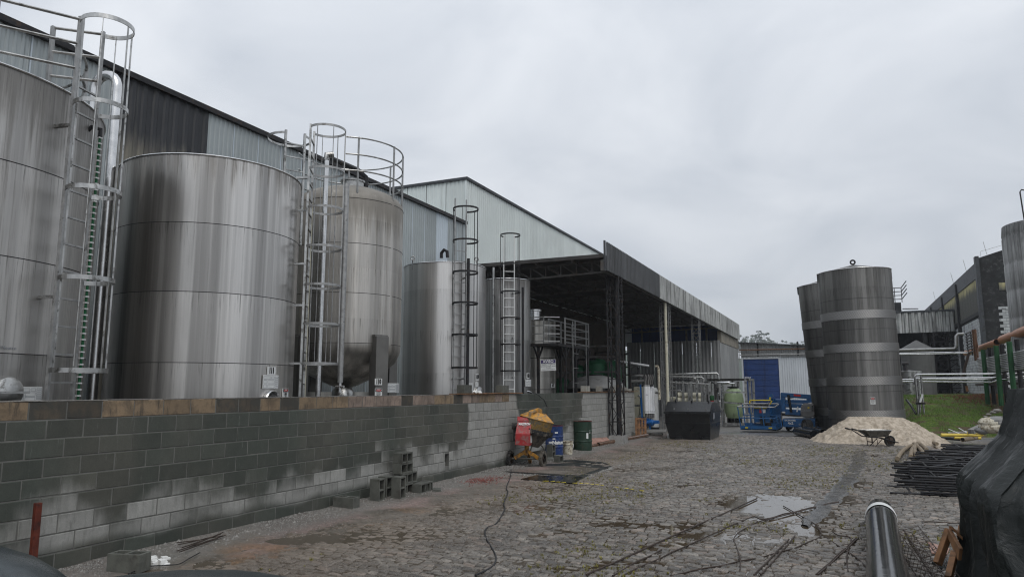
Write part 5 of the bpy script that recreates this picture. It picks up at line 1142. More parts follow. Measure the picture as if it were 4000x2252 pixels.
mb.f = [(j*NX+i, j*NX+i+1, (j+1)*NX+i+1, (j+1)*NX+i) for j in range(NYs-1) for i in range(NX-1)]
solo('sand_pile', 'flat-topped pile of pale sand in front of the jacketed tanks', 'sand pile', mb, M['sand'], (S0[0], S0[1], 0), ang=80)
rg = random.Random(77)
UR = Vector((math.cos(YAW), math.sin(YAW), 0)); UD = Vector((-math.sin(YAW), math.cos(YAW), 0))
def loc2(o, u, v, w_): return Vector(o)+UR*u+UD*v+Vector((0, 0, w_))
wb0 = AZ(3426, 1742, 0); t = thing('wheelbarrow', 'grey steel wheelbarrow parked in front of the sand pile', 'wheelbarrow', tuple(wb0)); B = lambda u, v, w_: loc2(wb0, u*.85, v*.85, w_*.85)
mb = MB(); top_ = [(-.56, -.30), (.30, -.32), (.52, -.22), (.52, .22), (.30, .32), (-.56, .30)]; bot = [(-.34, -.2), (.26, -.2), (.38, -.14), (.38, .14), (.26, .2), (-.34, .2)]
V1 = [B(u, v, .63) for u, v in top_]+[B(u, v, .38) for u, v in bot]+[B(u*.97, v*.96, .63) for u, v in top_]+[B(u*.95, v*.93, .395) for u, v in bot]
F = [(i, (i+1) % 6, 6+(i+1) % 6, 6+i) for i in range(6)]+[(12+(i+1) % 6, 12+i, 18+i, 18+(i+1) % 6) for i in range(6)]+[(6, 7, 8, 9, 10, 11), (23, 22, 21, 20, 19, 18)]+[(i, 12+i, 12+(i+1) % 6, (i+1) % 6) for i in range(6)]
mb.add(V1, F); part('tray', mb, M['caked'], t, smooth=False, bevel=.01); part('tray_rim', MB().tube([B(u, v, .635) for u, v in top_], .014, 6, closed=True), M['steel'], t)
for s_ in (-1, 1):
    fr = part('frame_tube', MB().tube([B(-1.08, s_*.28, .70), (B(-.85, s_*.27, .64)), B(-.45, s_*.24, .38), B(.1, s_*.2, .35), B(.5, s_*.09, .22), B(.84, s_*.05, .15)], .018, 8), M['darksteel'], t); part('grip', MB().cyl(B(-1.1, s_*.285, .705), B(-.9, s_*.275, .65), .026, 8), M['rubber'], fr)
    part('leg', MB().tube([B(-.28, s_*.22, .36), B(-.26, s_*.22, .02), B(-.18, s_*.22, .0), B(.16, s_*.2, .34)], .013, 6).beam(B(-.1, s_*.22, .36), B(-.08, s_*.22, .1), .02), M['rust'], t)
part('leg_brace', MB().beam(B(-.26, -.22, .18), B(-.26, .22, .18), .03), M['rust'], t, smooth=False)
Mw = (-UD).to_track_quat('Z', 'Y').to_matrix()
wh_ = part('wheel', MB().lathe([(.11, -.03), (.165, -.04), (.185, -.02), (.185, .02), (.165, .04), (.11, .03)], 24, B(.52, 0, .215), Mw), M['rubber'], t); part('wheel_hub', MB().lathe([(.115, -.03), (.05, -.045), (.02, -.05), (.02, .05), (.05, .045), (.115, .03)], 16, B(.52, 0, .215), Mw), M['rust'], wh_)
part('axle_strut', MB().tube([B(.4, -.1, .5), B(.52, -.06, .22)], .01, 5).tube([B(.4, .1, .5), B(.52, .06, .22)], .01, 5), M['rust'], t)
# ------------------------------------------------------------------ SKIP
x0, x1, y0, y1 = AZ(2625, 1712, 0).x, AZ(2768, 1713, 0).x, 27.9, 30.1
x1 += .2
t = thing('waste_skip', 'black lidded steel skip with sloping sides standing before the pipework', 'skip', ((x0+x1)/2, 28.6, 0)); tl, tr = AY(2598, 1611, 27.75).x, AY(2772, 1611, 27.75).x; ZT = AY(2680, 1611, 27.75).z; ZR = ZT+.36
zb_ = .02
def hexa(b, tp, z0, z1): return [(b[0], b[2], z0), (b[1], b[2], z0), (b[1], b[3], z0), (b[0], b[3], z0), (tp[0], tp[2], z1), (tp[1], tp[2], z1), (tp[1], tp[3], z1), (tp[0], tp[3], z1)]
HF = [(3, 2, 1, 0), (4, 5, 6, 7), (0, 1, 5, 4), (1, 2, 6, 5), (2, 3, 7, 6), (3, 0, 4, 7)]
zm = .62*ZT
part('body', MB().add(hexa((x0, x1, y0, y1), (x0-.14, x1+.04, 27.8, 30.3), zb_, zm), HF).add(hexa((x0-.14, x1+.04, 27.8, 30.3), (tl, tr, 27.75, 30.4), zm+.001, ZT), HF), M['blackbox'], t, smooth=False, bevel=.02)
part('rim', MB().beam((tl-.03, 27.72, ZT), (tr+.03, 27.72, ZT), .06, .08).beam((tr+.02, 27.72, ZT), (tr+.02, 30.43, ZT), .06, .08).beam((tl-.02, 27.72, ZT), (tl-.02, 30.43, ZT), .06, .08), M['blackbox'], t, smooth=False)
part('lid', MB().prism([(tl-.02, 27.71, ZT+.045), (tl-.02, 28.3, ZR+.045), (tl-.02, 29.9, ZR+.03), (tl-.02, 30.4, ZT+.045)], (tr-tl+.04, 0, 0)), M['blackbox'], t, smooth=False, bevel=.015)
for f in (.18, .55, .93): part('lid_hinge', MB().box((tl+(tr-tl)*f, 28.3, ZR+.07), (.05, .12, .06)), M['darksteel'], t, smooth=False, bevel=.01)
for f in (.2, .52, .9): part('lid_catch', MB().box((tl+(tr-tl)*f, 27.85, ZT+.13), (.04, .05, .07)), M['steel'], t, smooth=False)
part('front_crease', MB().beam((x0-.15, 27.79, zm), (x1+.06, 27.79, zm), .025, .03), M['blackbox'], t, smooth=False)
q = AX(2797, 1637, x1+.10); pl_ = part('label', MB().bb((x1+.07, 28.3, .78), (x1+.09, 28.58, 1.02)), M['signgrey'], t, smooth=False)
for x in (x0+.2, x1-.3): part('skid_foot', MB().bb((x, y0-.05, 0), (x+.3, y1, .12)), M['blackbox'], t, smooth=False)
# ------------------------------------------------------------------ BOOM LIFT
t = thing('boom_lift', 'blue articulated boom lift with its cage lowered in front of the blue roller door', 'boom lift', tuple(AZ(3040, 1685, 0)))
YB = 34.0
def L1(zx, zy, dy=0): return AY(2850+zx*.1517, 1500+zy*.1517, YB+dy)
def beams(mb, pts, w_, h=None, close=False):
    for a, b in zip(pts, pts[1:]+(pts[:1] if close else [])): mb.beam(a, b, w_, h)
    return mb
cage = MB()
part('basket_floor', MB().prism([L1(280, 1165, 0), L1(1200, 1185, 0), L1(1350, 1100, 1.0), L1(380, 1075, 1.0)], (0, 0, .04)), M['liftblue'], t, smooth=False)
part('toe_board', MB().prism([L1(285, 1060), L1(1190, 1075), L1(1200, 1185), L1(300, 1165)], (0, .02, 0)).prism([L1(1190, 1075), L1(1310, 1000, 1.0), L1(1350, 1100, 1.0), L1(1200, 1185)], (0, .02, 0)).prism([L1(380, 990, 1.0), L1(1310, 1000, 1.0), L1(1350, 1100, 1.0), L1(400, 1070, 1.0)], (0, .02, 0)), M['liftblue'], t, smooth=False)
part('top_rail', MB().tube([L1(200, 575), L1(340, 580), L1(620, 580), L1(1130, 590), L1(1180, 580, .1), L1(1260, 510, .8), L1(1230, 500, 1.0), L1(380, 500, 1.0), L1(330, 530, .8), L1(210, 580, .05)], .03, 8), M['galv'], t)
part('mid_rail', MB().tube([L1(250, 865), L1(560, 860), L1(860, 880), L1(1160, 880), L1(1310, 800, 1.0), L1(1050, 797, 1.0)], .025, 8).tube([L1(340, 790, .9), L1(620, 790, 1.0)], .02, 8), M['liftblue'], t)
for a, b in (((205, 575), (300, 1165)), ((330, 520), (400, 1000)), ((510, 595), (570, 1165)), ((825, 595), (905, 1170)), ((1200, 800), (1240, 1000)), ((1290, 800), (1350, 1100))): part('cage_upright', MB().beam(L1(*a), L1(*b), .045), M['liftblue'], t, smooth=False)
part('control_panel', MB().prism([L1(620, 600, .9), L1(1010, 600, .9), L1(1040, 980, .9), L1(640, 980, .9)], (0, .1, 0)), M['liftblue'], t, smooth=False)
part('control_box', MB().prism([L1(620, 520, .7), L1(990, 500, .7), L1(1000, 570, .7), L1(620, 575, .7)], (0, .3, 0)), M['hdpe'], t, smooth=False)
part('yellow_guard', MB().tube([L1(520, 500, .7), L1(515, 440, .7), L1(550, 410, .7), L1(1030, 410, .7), L1(1085, 430, .7), L1(1040, 510, .7)], .03, 8), M['ferrule'], t)
part('guard_bar', MB().tube([L1(590, 560, .72), L1(600, 412, .72), L1(1000, 412, .72), L1(1020, 560, .72)], .022, 6), M['galv'], t)
for u0, u1, v0, v1, mt in ((640, 815, 600, 625, 'ferrule'), (840, 965, 600, 625, 'ferrule'), (765, 825, 640, 735, 'signred'), (850, 925, 640, 735, 'signwhite')): part('sticker', MB().prism([L1(u0, v0, .88), L1(u1, v0, .88), L1(u1, v1, .88), L1(u0, v1, .88)], (0, .01, 0)), M[mt], t, smooth=False)
for u0, u1, v0, v1 in ((400, 475, 1095, 1130), (1005, 1095, 1105, 1140)): part('sticker', MB().prism([L1(u0, v0, -.02), L1(u1, v0, -.02), L1(u1, v1, -.02), L1(u0, v1, -.02)], (0, .01, 0)), M['ferrule'], t, smooth=False)
part('footswitch', MB().prism([L1(770, 830, .6), L1(900, 830, .6), L1(930, 1060, .6), L1(790, 1010, .6)], (0, .2, 0)).prism([L1(910, 990, .5), L1(1070, 990, .5), L1(1070, 1080, .5), L1(920, 1080, .5)], (0, .3, 0)), M['hdpe'], t, smooth=False)
part('jib_arm', MB().beam(L1(1060, 860, 1.1), L1(1140, 380, 1.3), .12, .16).beam(L1(1010, 300, 1.2), L1(1120, 285, 1.2), .12, .14).beam(L1(1040, 300, 1.2), L1(1010, 400, 1.2), .14, .16), M['liftblue'], t, smooth=False)
part('sticker', MB().prism([L1(1018, 330, 1.05), L1(1065, 330, 1.05), L1(1065, 385, 1.05), L1(1018, 385, 1.05)], (0, .01, 0)), M['ferrule'], t, smooth=False)
part('boom_base', MB().prism([L1(1130, 390, 1.6), L1(1330, 390, 1.6), L1(1330, 1000, 1.6), L1(1110, 1000, 1.6)], (0, .8, 0)), M['liftblue'], t, smooth=False, bevel=.02)
part('boom', MB().beam(L1(1320, 265, 1.0), L1(2060, 320, 1.0), .22, .20), M['liftblue'], t, smooth=False, bevel=.015)
part('boom_plate', MB().prism([L1(1310, 225, .9), L1(1430, 225, .9), L1(1440, 700, .9), L1(1330, 700, .9)], (0, .3, 0)), M['liftblue'], t, smooth=False, bevel=.02)
part('riser_arm', MB().beam(L1(1440, 440, 1.0), L1(2020, 450, 1.0), .2, .16).beam(L1(1440, 540, 1.0), L1(1870, 555, 1.0), .2, .18).beam(L1(1440, 700, 1.0), L1(1830, 730, 1.0), .3, .24).beam(L1(2020, 270, 1.0), L1(2060, 470, 1.0), .2, .16), M['liftblue'], t, smooth=False, bevel=.015)
part('lift_cylinder', MB().cyl(L1(1510, 270, .8), L1(1590, 720, .8), .055, 12), M['hdpe'], t); part('strut', MB().beam(L1(1480, 370, .95), L1(1700, 325, .95), .04, .06), M['galv'], t)
part('warning_label', MB().prism([L1(1650, 250, .87), L1(1835, 268, .87), L1(1835, 315, .87), L1(1650, 300, .87)], (0, .01, 0)), M['signred'], t, smooth=False)
part('engine_cover', MB().prism([L1(1835, 560, .7), L1(1905, 480, .7), L1(2140, 495, .7), L1(2165, 560, .7), L1(2190, 820, .7), L1(2100, 860, .7), L1(1880, 850, .7), L1(1840, 800, .7)], (0, 1.3, 0)), M['grey_plastic'], t, smooth=False, bevel=.06)
part('cover_vent', MB().prism([L1(2110, 540, .68), L1(2155, 540, .68), L1(2160, 680, .68), L1(2115, 680, .68)], (0, .02, 0)), M['hdpe'], t, smooth=False); part('sticker', MB().prism([L1(2008, 578, .67), L1(2055, 578, .67), L1(2055, 625, .67), L1(2008, 625, .67)], (0, .01, 0)), M['ferrule'], t, smooth=False)
part('turntable', MB().prism([L1(1330, 740, .9), L1(1840, 740, .9), L1(1880, 830, .9), L1(1350, 830, .9)], (0, 1.2, 0)), M['hdpe'], t, smooth=False, bevel=.02)
part('white_trim', MB().prism([L1(1360, 815, .85), L1(1655, 830, .85), L1(1655, 850, .85), L1(1370, 840, .85)], (0, .03, 0)), M['white'], t, smooth=False)
ch_ = part('chassis', MB().prism([L1(1360, 890, .75), L1(2200, 880, .75), L1(2200, 1100, .75), L1(2090, 1110, .75), L1(1380, 1100, .75)], (0, 1.6, 0)), M['liftblue'], t, smooth=False, bevel=.03)
for tx, zx, zy, hh in (('DC POWER', 1560, 928, .065), ('4x2', 1570, 1000, .11)): text_part(tx, ch_, L1(zx, zy, .73), (1, 0, 0), (0, 0, 1), hh, M['signwhite'], bold=.004)
text_part('45', ch_, L1(1815, 1035, .73), (1, 0, 0), (0, 0, 1), .11, M['signgrey']); text_part('i', t, L1(1745, 640, .84), (1, 0, .0), (.2, 0, 1), .26, M['signwhite'], bold=.012); text_part('Genie', t, L1(1960, 670, .62), (1, 0, 0), (0, 0, 1), .13, M['signgrey'])
text_part('i', t, L1(1, 1, 1), (1, 0, 0), (0, 0, 1), .01, M['signwhite']) if 0 else None
for zx, zy, rr, dy, tx_, ty_ in ((1200, 1010, .30, 2.0, .35, 1), (1575, 1060, .21, 1.2, .35, 1), (2000, 1045, .30, .50, 1, .55)):
    cc = L1(zx, zy, dy); cc.z = rr; Mx = Vector((tx_, ty_, 0)).normalized().to_track_quat('Z', 'Y').to_matrix()
    wv = part('wheel', MB().lathe([(.2, -.13), (rr*.93, -.14), (rr, -.1), (rr, .1), (rr*.93, .14), (.2, .13)], 28, cc, Mx), M['rubber'], t); part('rim', MB().lathe([(.001, -.1), (.1, -.1), (rr*.55, -.06), (rr*.6, -.12)], 20, cc, Mx), M['grey_plastic'], wv)
# ------------------------------------------------------------------ BIG BLACK PIPES by the tank
for i, (px, py, pxb, lab) in enumerate(((3180, 1697, 3158, 'leftmost of three black plastic pipes lying beside the jacketed tank'), (3217, 1692, 3188, 'middle one of three black plastic pipes beside the jacketed tank'), (3240, 1690, 3232, 'black plastic pipe end nearest the foot of the sand pile'))):
    a = AZ(px, py, .17); d_ = Vector((-.35, 1, 0)).normalized() if i < 2 else Vector((-.2, 1, 0)).normalized()
    a.z = .18; solo('black_pipe', lab, 'pipe', MB().pipe(a, a+d_*2.2+Vector((0, 0, .0)), .165, .018, 24), M['hdpe'], tuple(a), 'black pipes beside the jacketed tanks')
# ------------------------------------------------------------------ GREEN FILTER IN STEEL FRAME
YG = 38.5; t = thing('filter_vessel', 'pale green fibreglass filter vessel standing inside a steel frame', 'filter tank', tuple(AY(2865, 1660, YG+1))); q = AY(2868, 1600, YG+1); rv = (AY(2922, 1600, YG+1).x-AY(2838, 1600, YG+1).x)/2*.92; zt = AY(2868, 1512, YG+1).z
part('vessel', MB().lathe([(rv*.5, .25), (rv*.85, .5), (rv, .8), (rv, zt-.62), (rv*.93, zt-.35), (rv*.7, zt-.12), (rv*.35, zt-.01), (.02, zt)], 36, (q.x, YG+1, 0)), M['greentank'], t)
for z in (1.05, zt-.75): part('strap', MB().lathe([(rv+.004, -.04), (rv+.012, 0), (rv+.004, .04)], 36, (q.x, YG+1, z)), M['greentank'], t)
part('top_flange', MB().lathe([(.3, 0), (.3, .06), (.001, .06)], 20, (q.x, YG+1, zt-.01)), M['darksteel'], t); part('outlet', MB().cyl((q.x, YG+1, zt), (q.x, YG+1, zt+.35), .08, 10).cyl((q.x+.25, YG+1, zt), (q.x+.25, YG+1, zt+.3), .07, 10), M['steel'], t); part('stand', MB().lathe([(rv*.8, 0), (rv*.75, .4)], 24, (q.x, YG+1, 0)), M['hdpe'], t)
f_ = thing('vessel_cage', 'open box frame of square steel tube around the pale green vessel', 'frame', tuple(AY(2830, 1670, YG)))
xl, xm, xr = AY(2782, 1600, YG+2).x, AY(2825, 1600, YG).x, AY(2917, 1600, YG).x; zt = AY(2900, 1486, YG).z
for (x, y) in ((xl, YG+2), (xm, YG), (xr, YG), (AY(2933, 1600, YG+1).x, YG+1.0), (AY(2947, 1600, YG+2).x, YG+2)): part('upright', MB().bb((x-.06, y-.06, 0), (x+.06, y+.06, zt)), M['steel'], f_, smooth=False)
part('top_beam', MB().beam((xl, YG+1.0, zt+.06), (xr+.2, YG, zt+.06), .12).beam((xr, YG, zt+.06), (AY(2947, 1600, YG+2).x, YG+2, zt+.06), .12), M['steel'], f_, smooth=False)
for z in (.12, 1.75, 1.25): part('cross_beam', MB().beam((xm, YG-.07, z), (xr, YG-.07, z-.1 if z == 1.25 else z), .08 if z > .2 else .16), M['steel'], f_, smooth=False)
for i in range(4): part('lifting_eye', MB().tube([((xr+.06*i)+.03*math.cos(k), YG+.2*i, zt+.16+.04*math.sin(k)) for k in np.linspace(0, 6, 8)], .015, 5), M['steel_light'], f_)
vm_ = thing('valve_manifold', 'cluster of white-capped valves and pipes left of the pale green vessel', 'valves', tuple(AY(2815, 1640, YG-.3)))
rg = random.Random(3)
for i in range(5):
    q = AY(2810+rg.uniform(-8, 9), 1535+30*i, YG-.4); part('valve', MB().sphere(q, .05, 10, 6), M['white' if i % 2 else 'steel_light'], vm_); part('stem', MB().cyl(q, q+Vector((.0, 0, .28)), .03, 6), M['darksteel'], vm_)
part('riser', MB().tube([AY(2808, 1668, YG-.3), AY(2800, 1500, YG-.3), AY(2803, 1494, YG-.3), AY(2850, 1492, YG-.2)], .05, 8).tube([AY(2822, 1660, YG-.3), AY(2818, 1503, YG-.2), AY(2830, 1497, YG-.2), AY(2870, 1496, YG-.2)], .04, 8), M['steel_light'], vm_)
t = thing('gas_cylinder', 'red gas cylinder with a green top behind the black skip', 'cylinder', tuple(AY(2783, 1660, 33))); q = AY(2783, 1600, 33); z0 = AY(2791, 1562, 33).z
part('body', MB().lathe([(.09, 0), (.09, z0-.1), (.07, z0), (.03, z0+.02)], 20, (q.x, 33, 0)), M['clothblue'], t); part('cap', MB().lathe([(.09, z0), (.1, z0+.05), (.09, z0+.2), (.03, z0+.22)], 16, (q.x, 33, 0)), M['postgreen'], t)
# ------------------------------------------------------------------ MEMBRANE SKIDS
YS = 36.0; t = thing('membrane_skid', 'skid of cream horizontal pressure vessels and steel pipes behind the black skip', 'filter skid', tuple(AY(2690, 1640, YS)))
for i, py in enumerate((1542, 1561)):
    a, b = AY(2648, py, YS), AY(2738, py+2, YS+.2); a.y = YS; v_ = part('pressure_vessel', MB().tube([a, b], .145, 16), M['vessel'], t); part('end_cap', MB().lathe([(.1, 0), (.12, .03), (.04, .05), (.04, .12), (.001, .12)], 14, a+Vector((-.02, -.0, 0)), Vector((-.6, -.8, 0)).to_track_quat('Z', 'Y').to_matrix()), M['darksteel'], v_)
    b2 = AY(2600, py+14, YS+.6); part('pressure_vessel', MB().tube([AY(2604, py+17, YS+.8), AY(2650, py+17, YS+.8)], .14, 12), M['vessel'], t)
for px in (2641, 2668, 2690, 2700, 2722, 2755, 2772): a = AY(px, 1500, YS-.2); part('frame_upright', MB().beam((a.x, YS-.2, 0), (a.x, YS-.2, AY(px, 1489+rg.uniform(-4, 8), YS).z), .07 if px % 2 else .1), M['steel'], t, smooth=False)
P = [[(2580, 1462), (2800, 1456), (2806, 1462), (2808, 1480)], [(2590, 1470), (2740, 1472), (2749, 1478), (2749, 1530)], [(2585, 1483), (2640, 1482), (2700, 1484)], [(2590, 1496), (2650, 1496), (2700, 1493), (2722, 1480), (2728, 1492)], [(2620, 1490), (2640, 1494), (2775, 1500)],
     [(2750, 1492), (2785, 1492), (2793, 1500), (2795, 1560)], [(2745, 1500), (2775, 1500)], [(2620, 1525), (2655, 1523), (2664, 1530), (2666, 1560)], [(2752, 1537), (2762, 1540), (2764, 1575)], [(2702, 1480), (2716, 1476), (2722, 1484), (2722, 1560)], [(2600, 1510), (2640, 1511)], [(2560, 1532), (2580, 1532)], [(2670, 1506), (2672, 1550)], [(2712, 1500), (2716, 1590)]]
for i, pts in enumerate(P): part('skid_pipe', MB().tube([AY(a, b, YS+.25*((i*7) % 4)) for a, b in pts], .045+.02*((i*3) % 3), 8), M[['steel', 'galv', 'darksteel'][i % 3]], t)
YU = 33.0; t = thing('ultrafilter', 'bank of four upright white filter cartridges on a blue base right of the wall end', 'filter', tuple(AY(2535, 1640, YU)))
for i, (px, ym, r_) in enumerate(((2522, 0, .105), (2533, .25, .085), (2541, .5, .085), (2549, .75, .085))):
    a, b = AY(px+2, 1613, YU+ym), AY(px, 1504, YU+ym); m_ = part('cartridge', MB().cyl((a.x, a.y, a.z), (a.x, a.y, b.z), r_, 16), M['white'], t)
    part('cartridge_band', MB().cyl((a.x, a.y, a.z+.07), (a.x, a.y, a.z+.09), r_+.003, 16).cyl((a.x, a.y, b.z-.05), (a.x, a.y, b.z-.03), r_+.003, 16), M['signblack'], m_)
    part('top_fitting', MB().tube([(a.x, a.y, b.z), (a.x, a.y, b.z+.2), (a.x+.04, a.y, b.z+.35), (a.x, a.y, b.z+.5)], .05, 8), M['grey_plastic'], t); part('bottom_fitting', MB().cyl((a.x, a.y, a.z-.22), (a.x, a.y, a.z), .06, 8), M['grey_plastic'], t)
text_part('TRJ', t, AY(2526, 1541, YU-.12), (1, 0, 0), (0, 0, 1), .05, M['signpurple'])
part('base', MB().beam(AY(2510, 1650, YU), AY(2566, 1643, YU+.6), .35, .08), M['blue'], t, smooth=False, bevel=.01); part('base_foot', MB().beam(AY(2555, 1650, YU+.3), AY(2575, 1648, YU+.3), .2, .1), M['blue'], t, smooth=False)
part('blue_post', MB().beam(AY(2510, 1650, YU), AY(2502, 1500, YU), .07, .05), M['blue'], t, smooth=False)
part('frame_beam', MB().beam(AY(2400, 1465, YU), AY(2555, 1458, YU+.5), .06).beam(AY(2462, 1517, YU), AY(2458, 1410, YU), .1).beam(AY(2500, 1505, YU), AY(2550, 1503, YU+.4), .07), M['darksteel'], t, smooth=False)
for pts, r_, mt in (([(2498, 1650), (2504, 1560), (2500, 1546), (2497, 1543), (2493, 1548)], .045, 'steel_light'), ([(2460, 1464), (2505, 1467), (2512, 1470)], .07, 'domegrey'), ([(2462, 1489), (2510, 1488), (2520, 1490)], .08, 'domegrey'), ([(2400, 1408), (2433, 1412), (2535, 1428)], .05, 'white'), ([(2425, 1432), (2493, 1433)], .04, 'steel_light'), ([(2560, 1430), (2570, 1430), (2572, 1440), (2576, 1560)], .06, 'bucket'), ([(2560, 1532), (2577, 1534)], .06, 'steel'), ([(2480, 1583), (2500, 1583)], .05, 'steel'), ([(2490, 1633), (2530, 1633)], .09, 'domegrey'), ([(2494, 1434), (2494, 1490)], .05, 'darksteel')): part('pipe', MB().tube([AY(a, b, YU+.3) for a, b in pts], r_, 10), M[mt], t)
t = thing('white_column', 'tall white dome-topped cylinder behind the upright white cartridges', 'tank', tuple(AY(2556, 1650, YU+1.6))); q = AY(2556, 1600, YU+1.6); zt = AY(2556, 1512, YU+1.6).z; part('shell', MB().lathe([(.2, .1), (.2, zt-.15), (.15, zt-.03), (.01, zt)], 20, (q.x, q.y, 0)), M['signwhite'], t); part('foot', MB().lathe([(.22, 0), (.22, .1)], 16, (q.x, q.y, 0)), M['darksteel'], t)
t = thing('beige_cabinet', 'beige equipment cabinet in the shade just right of the wall end', 'cabinet', tuple(AY(2490, 1640, 35))); q0, q1 = AY(2478, 1650, 35), AY(2512, 1510, 35); part('cabinet', MB().bb((q0.x, 35, .3), (q1.x, 36, q1.z)), M['vessel'], t, smooth=False, bevel=.02); part('cabinet_stand', MB().bb((q0.x, 35, 0), (q1.x, 36, .28)), M['darksteel'], t, smooth=False)
t = thing('air_tank', 'small bright blue horizontal compressor tank on legs beside the pallet', 'compressor', tuple(AZ(2530, 1680, 0))); q = AZ(2530, 1680, 0)
part('tank', MB().sphere((q.x-.19, q.y, .36), .16, 16, 8).cyl((q.x-.19, q.y, .36), (q.x+.19, q.y, .36), .162, 16).sphere((q.x+.19, q.y, .36), .16, 16, 8), M['blue'], t)
for x in (-.14, .14): part('leg', MB().beam((q.x+x, q.y-.05, 0), (q.x+x*.8, q.y-.05, .28), .07, .03), M['blue'], t, smooth=False)
part('pump_body', MB().box((q.x-.02, q.y-.02, .54), (.25, .2, .1)), M['blue'], t, smooth=False, bevel=.015)
# yellow & red stand leg near white pole etc
# ------------------------------------------------------------------ PALLET, PIPES, PLY near the lattice post
q = AZ(2492, 1705, 0); t = thing('pallet', 'brown wooden pallet leaning on blocks beside the wall end', 'pallet', tuple(q)); PM = Matrix.Rotation(R_(12), 3, 'Z')@Matrix.Rotation(R_(70), 3, 'X')@Matrix.Rotation(R_(0), 3, 'Z')
def PT(a, b, c): return q+PM@Vector((a, -b, c))+Vector((0, 0, 0))
for i in range(6): u = -.30+.12*i; part('slat', MB().box(q+PM@Vector((u, .38, .05))+Vector((0, 0, .0)), (.085, .80, .018), M=PM), M['wood'], t, smooth=False)
for i, v in enumerate((.04, .38, .74)): part('bearer', MB().box(q+PM@Vector((0, v, .005)), (.70, .08, .07), M=PM), M['wood'], t, smooth=False)
for i in range(3): part('back_slat', MB().box(q+PM@Vector((-.3+.3*i, .38, -.045)), (.09, .8, .018), M=PM), M['wood'], t, smooth=False)
bl = {}
def hollow_block(L_=.39, W_=.19, H_=.19, n=2, t_=.028, depth=None):
    """concrete block: cavities run through along z (height)"""
    mb = MB(); x0, x1, y0, y1 = -L_/2, L_/2, -W_/2, W_/2; cw = (L_-t_*(n+1))/n; hs = [(x0+t_+i*(cw+t_), x0+t_+i*(cw+t_)+cw) for i in range(n)]
    xs = [x0]+[v for h in hs for v in h]+[x1]; ys = [y0, y0+t_, y1-t_, y1]; V_ = {}; vs = []
    def vi(x, y, z):
        k = (round(x, 5), round(y, 5), round(z, 5))
        if k not in V_: V_[k] = len(vs); vs.append(k)
        return V_[k]
    F_ = []
    for z, flip in ((0, True), (H_, False)):
        for i in range(len(xs)-1):
            for j in range(3):
                if j == 1 and i % 2 == 1: continue
                f = [vi(xs[i], ys[j], z), vi(xs[i+1], ys[j], z), vi(xs[i+1], ys[j+1], z), vi(xs[i], ys[j+1], z)]; F_.append(f[::-1] if flip else f)
    for (a, b) in hs:
        c = [(a, ys[1]), (b, ys[1]), (b, ys[2]), (a, ys[2])]
        for k in range(4): p, r = c[k], c[(k+1) % 4]; F_.append([vi(p[0], p[1], H_), vi(r[0], r[1], H_), vi(r[0], r[1], 0), vi(p[0], p[1], 0)][::1])
    o_ = [(x0, y0), (x1, y0), (x1, y1), (x0, y1)]
    for k in range(4):
        p, r = o_[k], o_[(k+1) % 4]; pa = [p, r]
        if k in (0, 2): ln = [(x, p[1]) for x in (xs if k == 0 else xs[::-1])]
        else: ln = [(p[0], y) for y in (ys if k == 1 else ys[::-1])]
        F_.append([vi(x, y, 0) for x, y in ln]+[vi(x, y, H_) for x, y in ln[::-1]])
    mb.v = vs; mb.f = [tuple(f) for f in F_]; return mb
hb2 = mesh_of('loose_block', hollow_block(), M['wetblock'], False); hb2d = mesh_of('loose_block', hollow_block(), M['dryblock'], False); hb1 = mesh_of('loose_block', hollow_block(.19, .19, .19, 1), M['wetblock'], False); hb1d = mesh_of('loose_block', hollow_block(.19, .19, .19, 1), M['dryblock'], False)
def block(label, pos, rot, me=hb2, grp='loose concrete blocks'):
    o = bpy.data.objects.new('loose_block', me); COL.objects.link(o); o.location = pos; o.rotation_euler = rot; tag(o, label, 'concrete block', grp)
    b = o.modifiers.new('bevel', 'BEVEL'); b.width = .004; b.segments = 1; b.limit_method = 'ANGLE'; return o
H90 = math.pi/2
def gp(px, py): return AZ(px, py, 0)
p = gp(487, 2238); block('nearest loose hollow block, holes up, lying close to the wall by the bottom left corner', (p.x-.05, p.y+.08, .005), (0, 0, R_(14)))
p = gp(1340, 1988); block('hollow block lying holes up on its own left of the block heap', (p.x, p.y+.08, .0), (0, 0, R_(3)))
# heap: (cavities along x -> rotate about y)
UP = (H90, 0, H90)                                      # stands on end, cavities facing right
def stand(label, px, py, rz=0, me=hb2, dz=0):
    p = gp(px, py); o = block(label, (0, 0, 0), (0, 0, 0), me); Mx = Matrix.Rotation(R_(rz), 4, 'Z')@Matrix.Rotation(H90, 4, 'Y')@Matrix.Rotation(0, 4, 'Z'); o.matrix_world = Matrix.Translation((p.x-.095, p.y+.1, .195+dz))@Mx; return o
def lay(label, x, y, z, rz=0, me=hb2):                  # long side along y, cavities along x
    o = block(label, (0, 0, 0), (0, 0, 0), me); o.matrix_world = Matrix.Translation((x, y, z+.095))@Matrix.Rotation(R_(rz), 4, 'Z')@Matrix.Rotation(H90, 4, 'Y')@Matrix.Rotation(H90, 4, 'Z')@Matrix.Translation((0, 0, -.095)); return o
def stand(label, px, py, rz=0, me=hb2, dz=0, hl=.195):
    p = gp(px, py); o = block(label, (0, 0, 0), (0, 0, 0), me); o.matrix_world = Matrix.Translation((p.x-.095, p.y+.095, hl+dz))@Matrix.Rotation(R_(rz), 4, 'Z')@Matrix.Rotation(H90, 4, 'Y')@Matrix.Translation((0, 0, -.095)); return o
pt = gp(1515, 1966); tx, ty = -7.47, 11.45
stand('block standing on end at the left front of the block heap', 1478, 1962, 3); stand('block standing on end in the middle of the block heap, behind its front pair', 1510, 1950, -4)
stand('block standing on end, frontmost right of the block heap', 1562, 1952, 2)
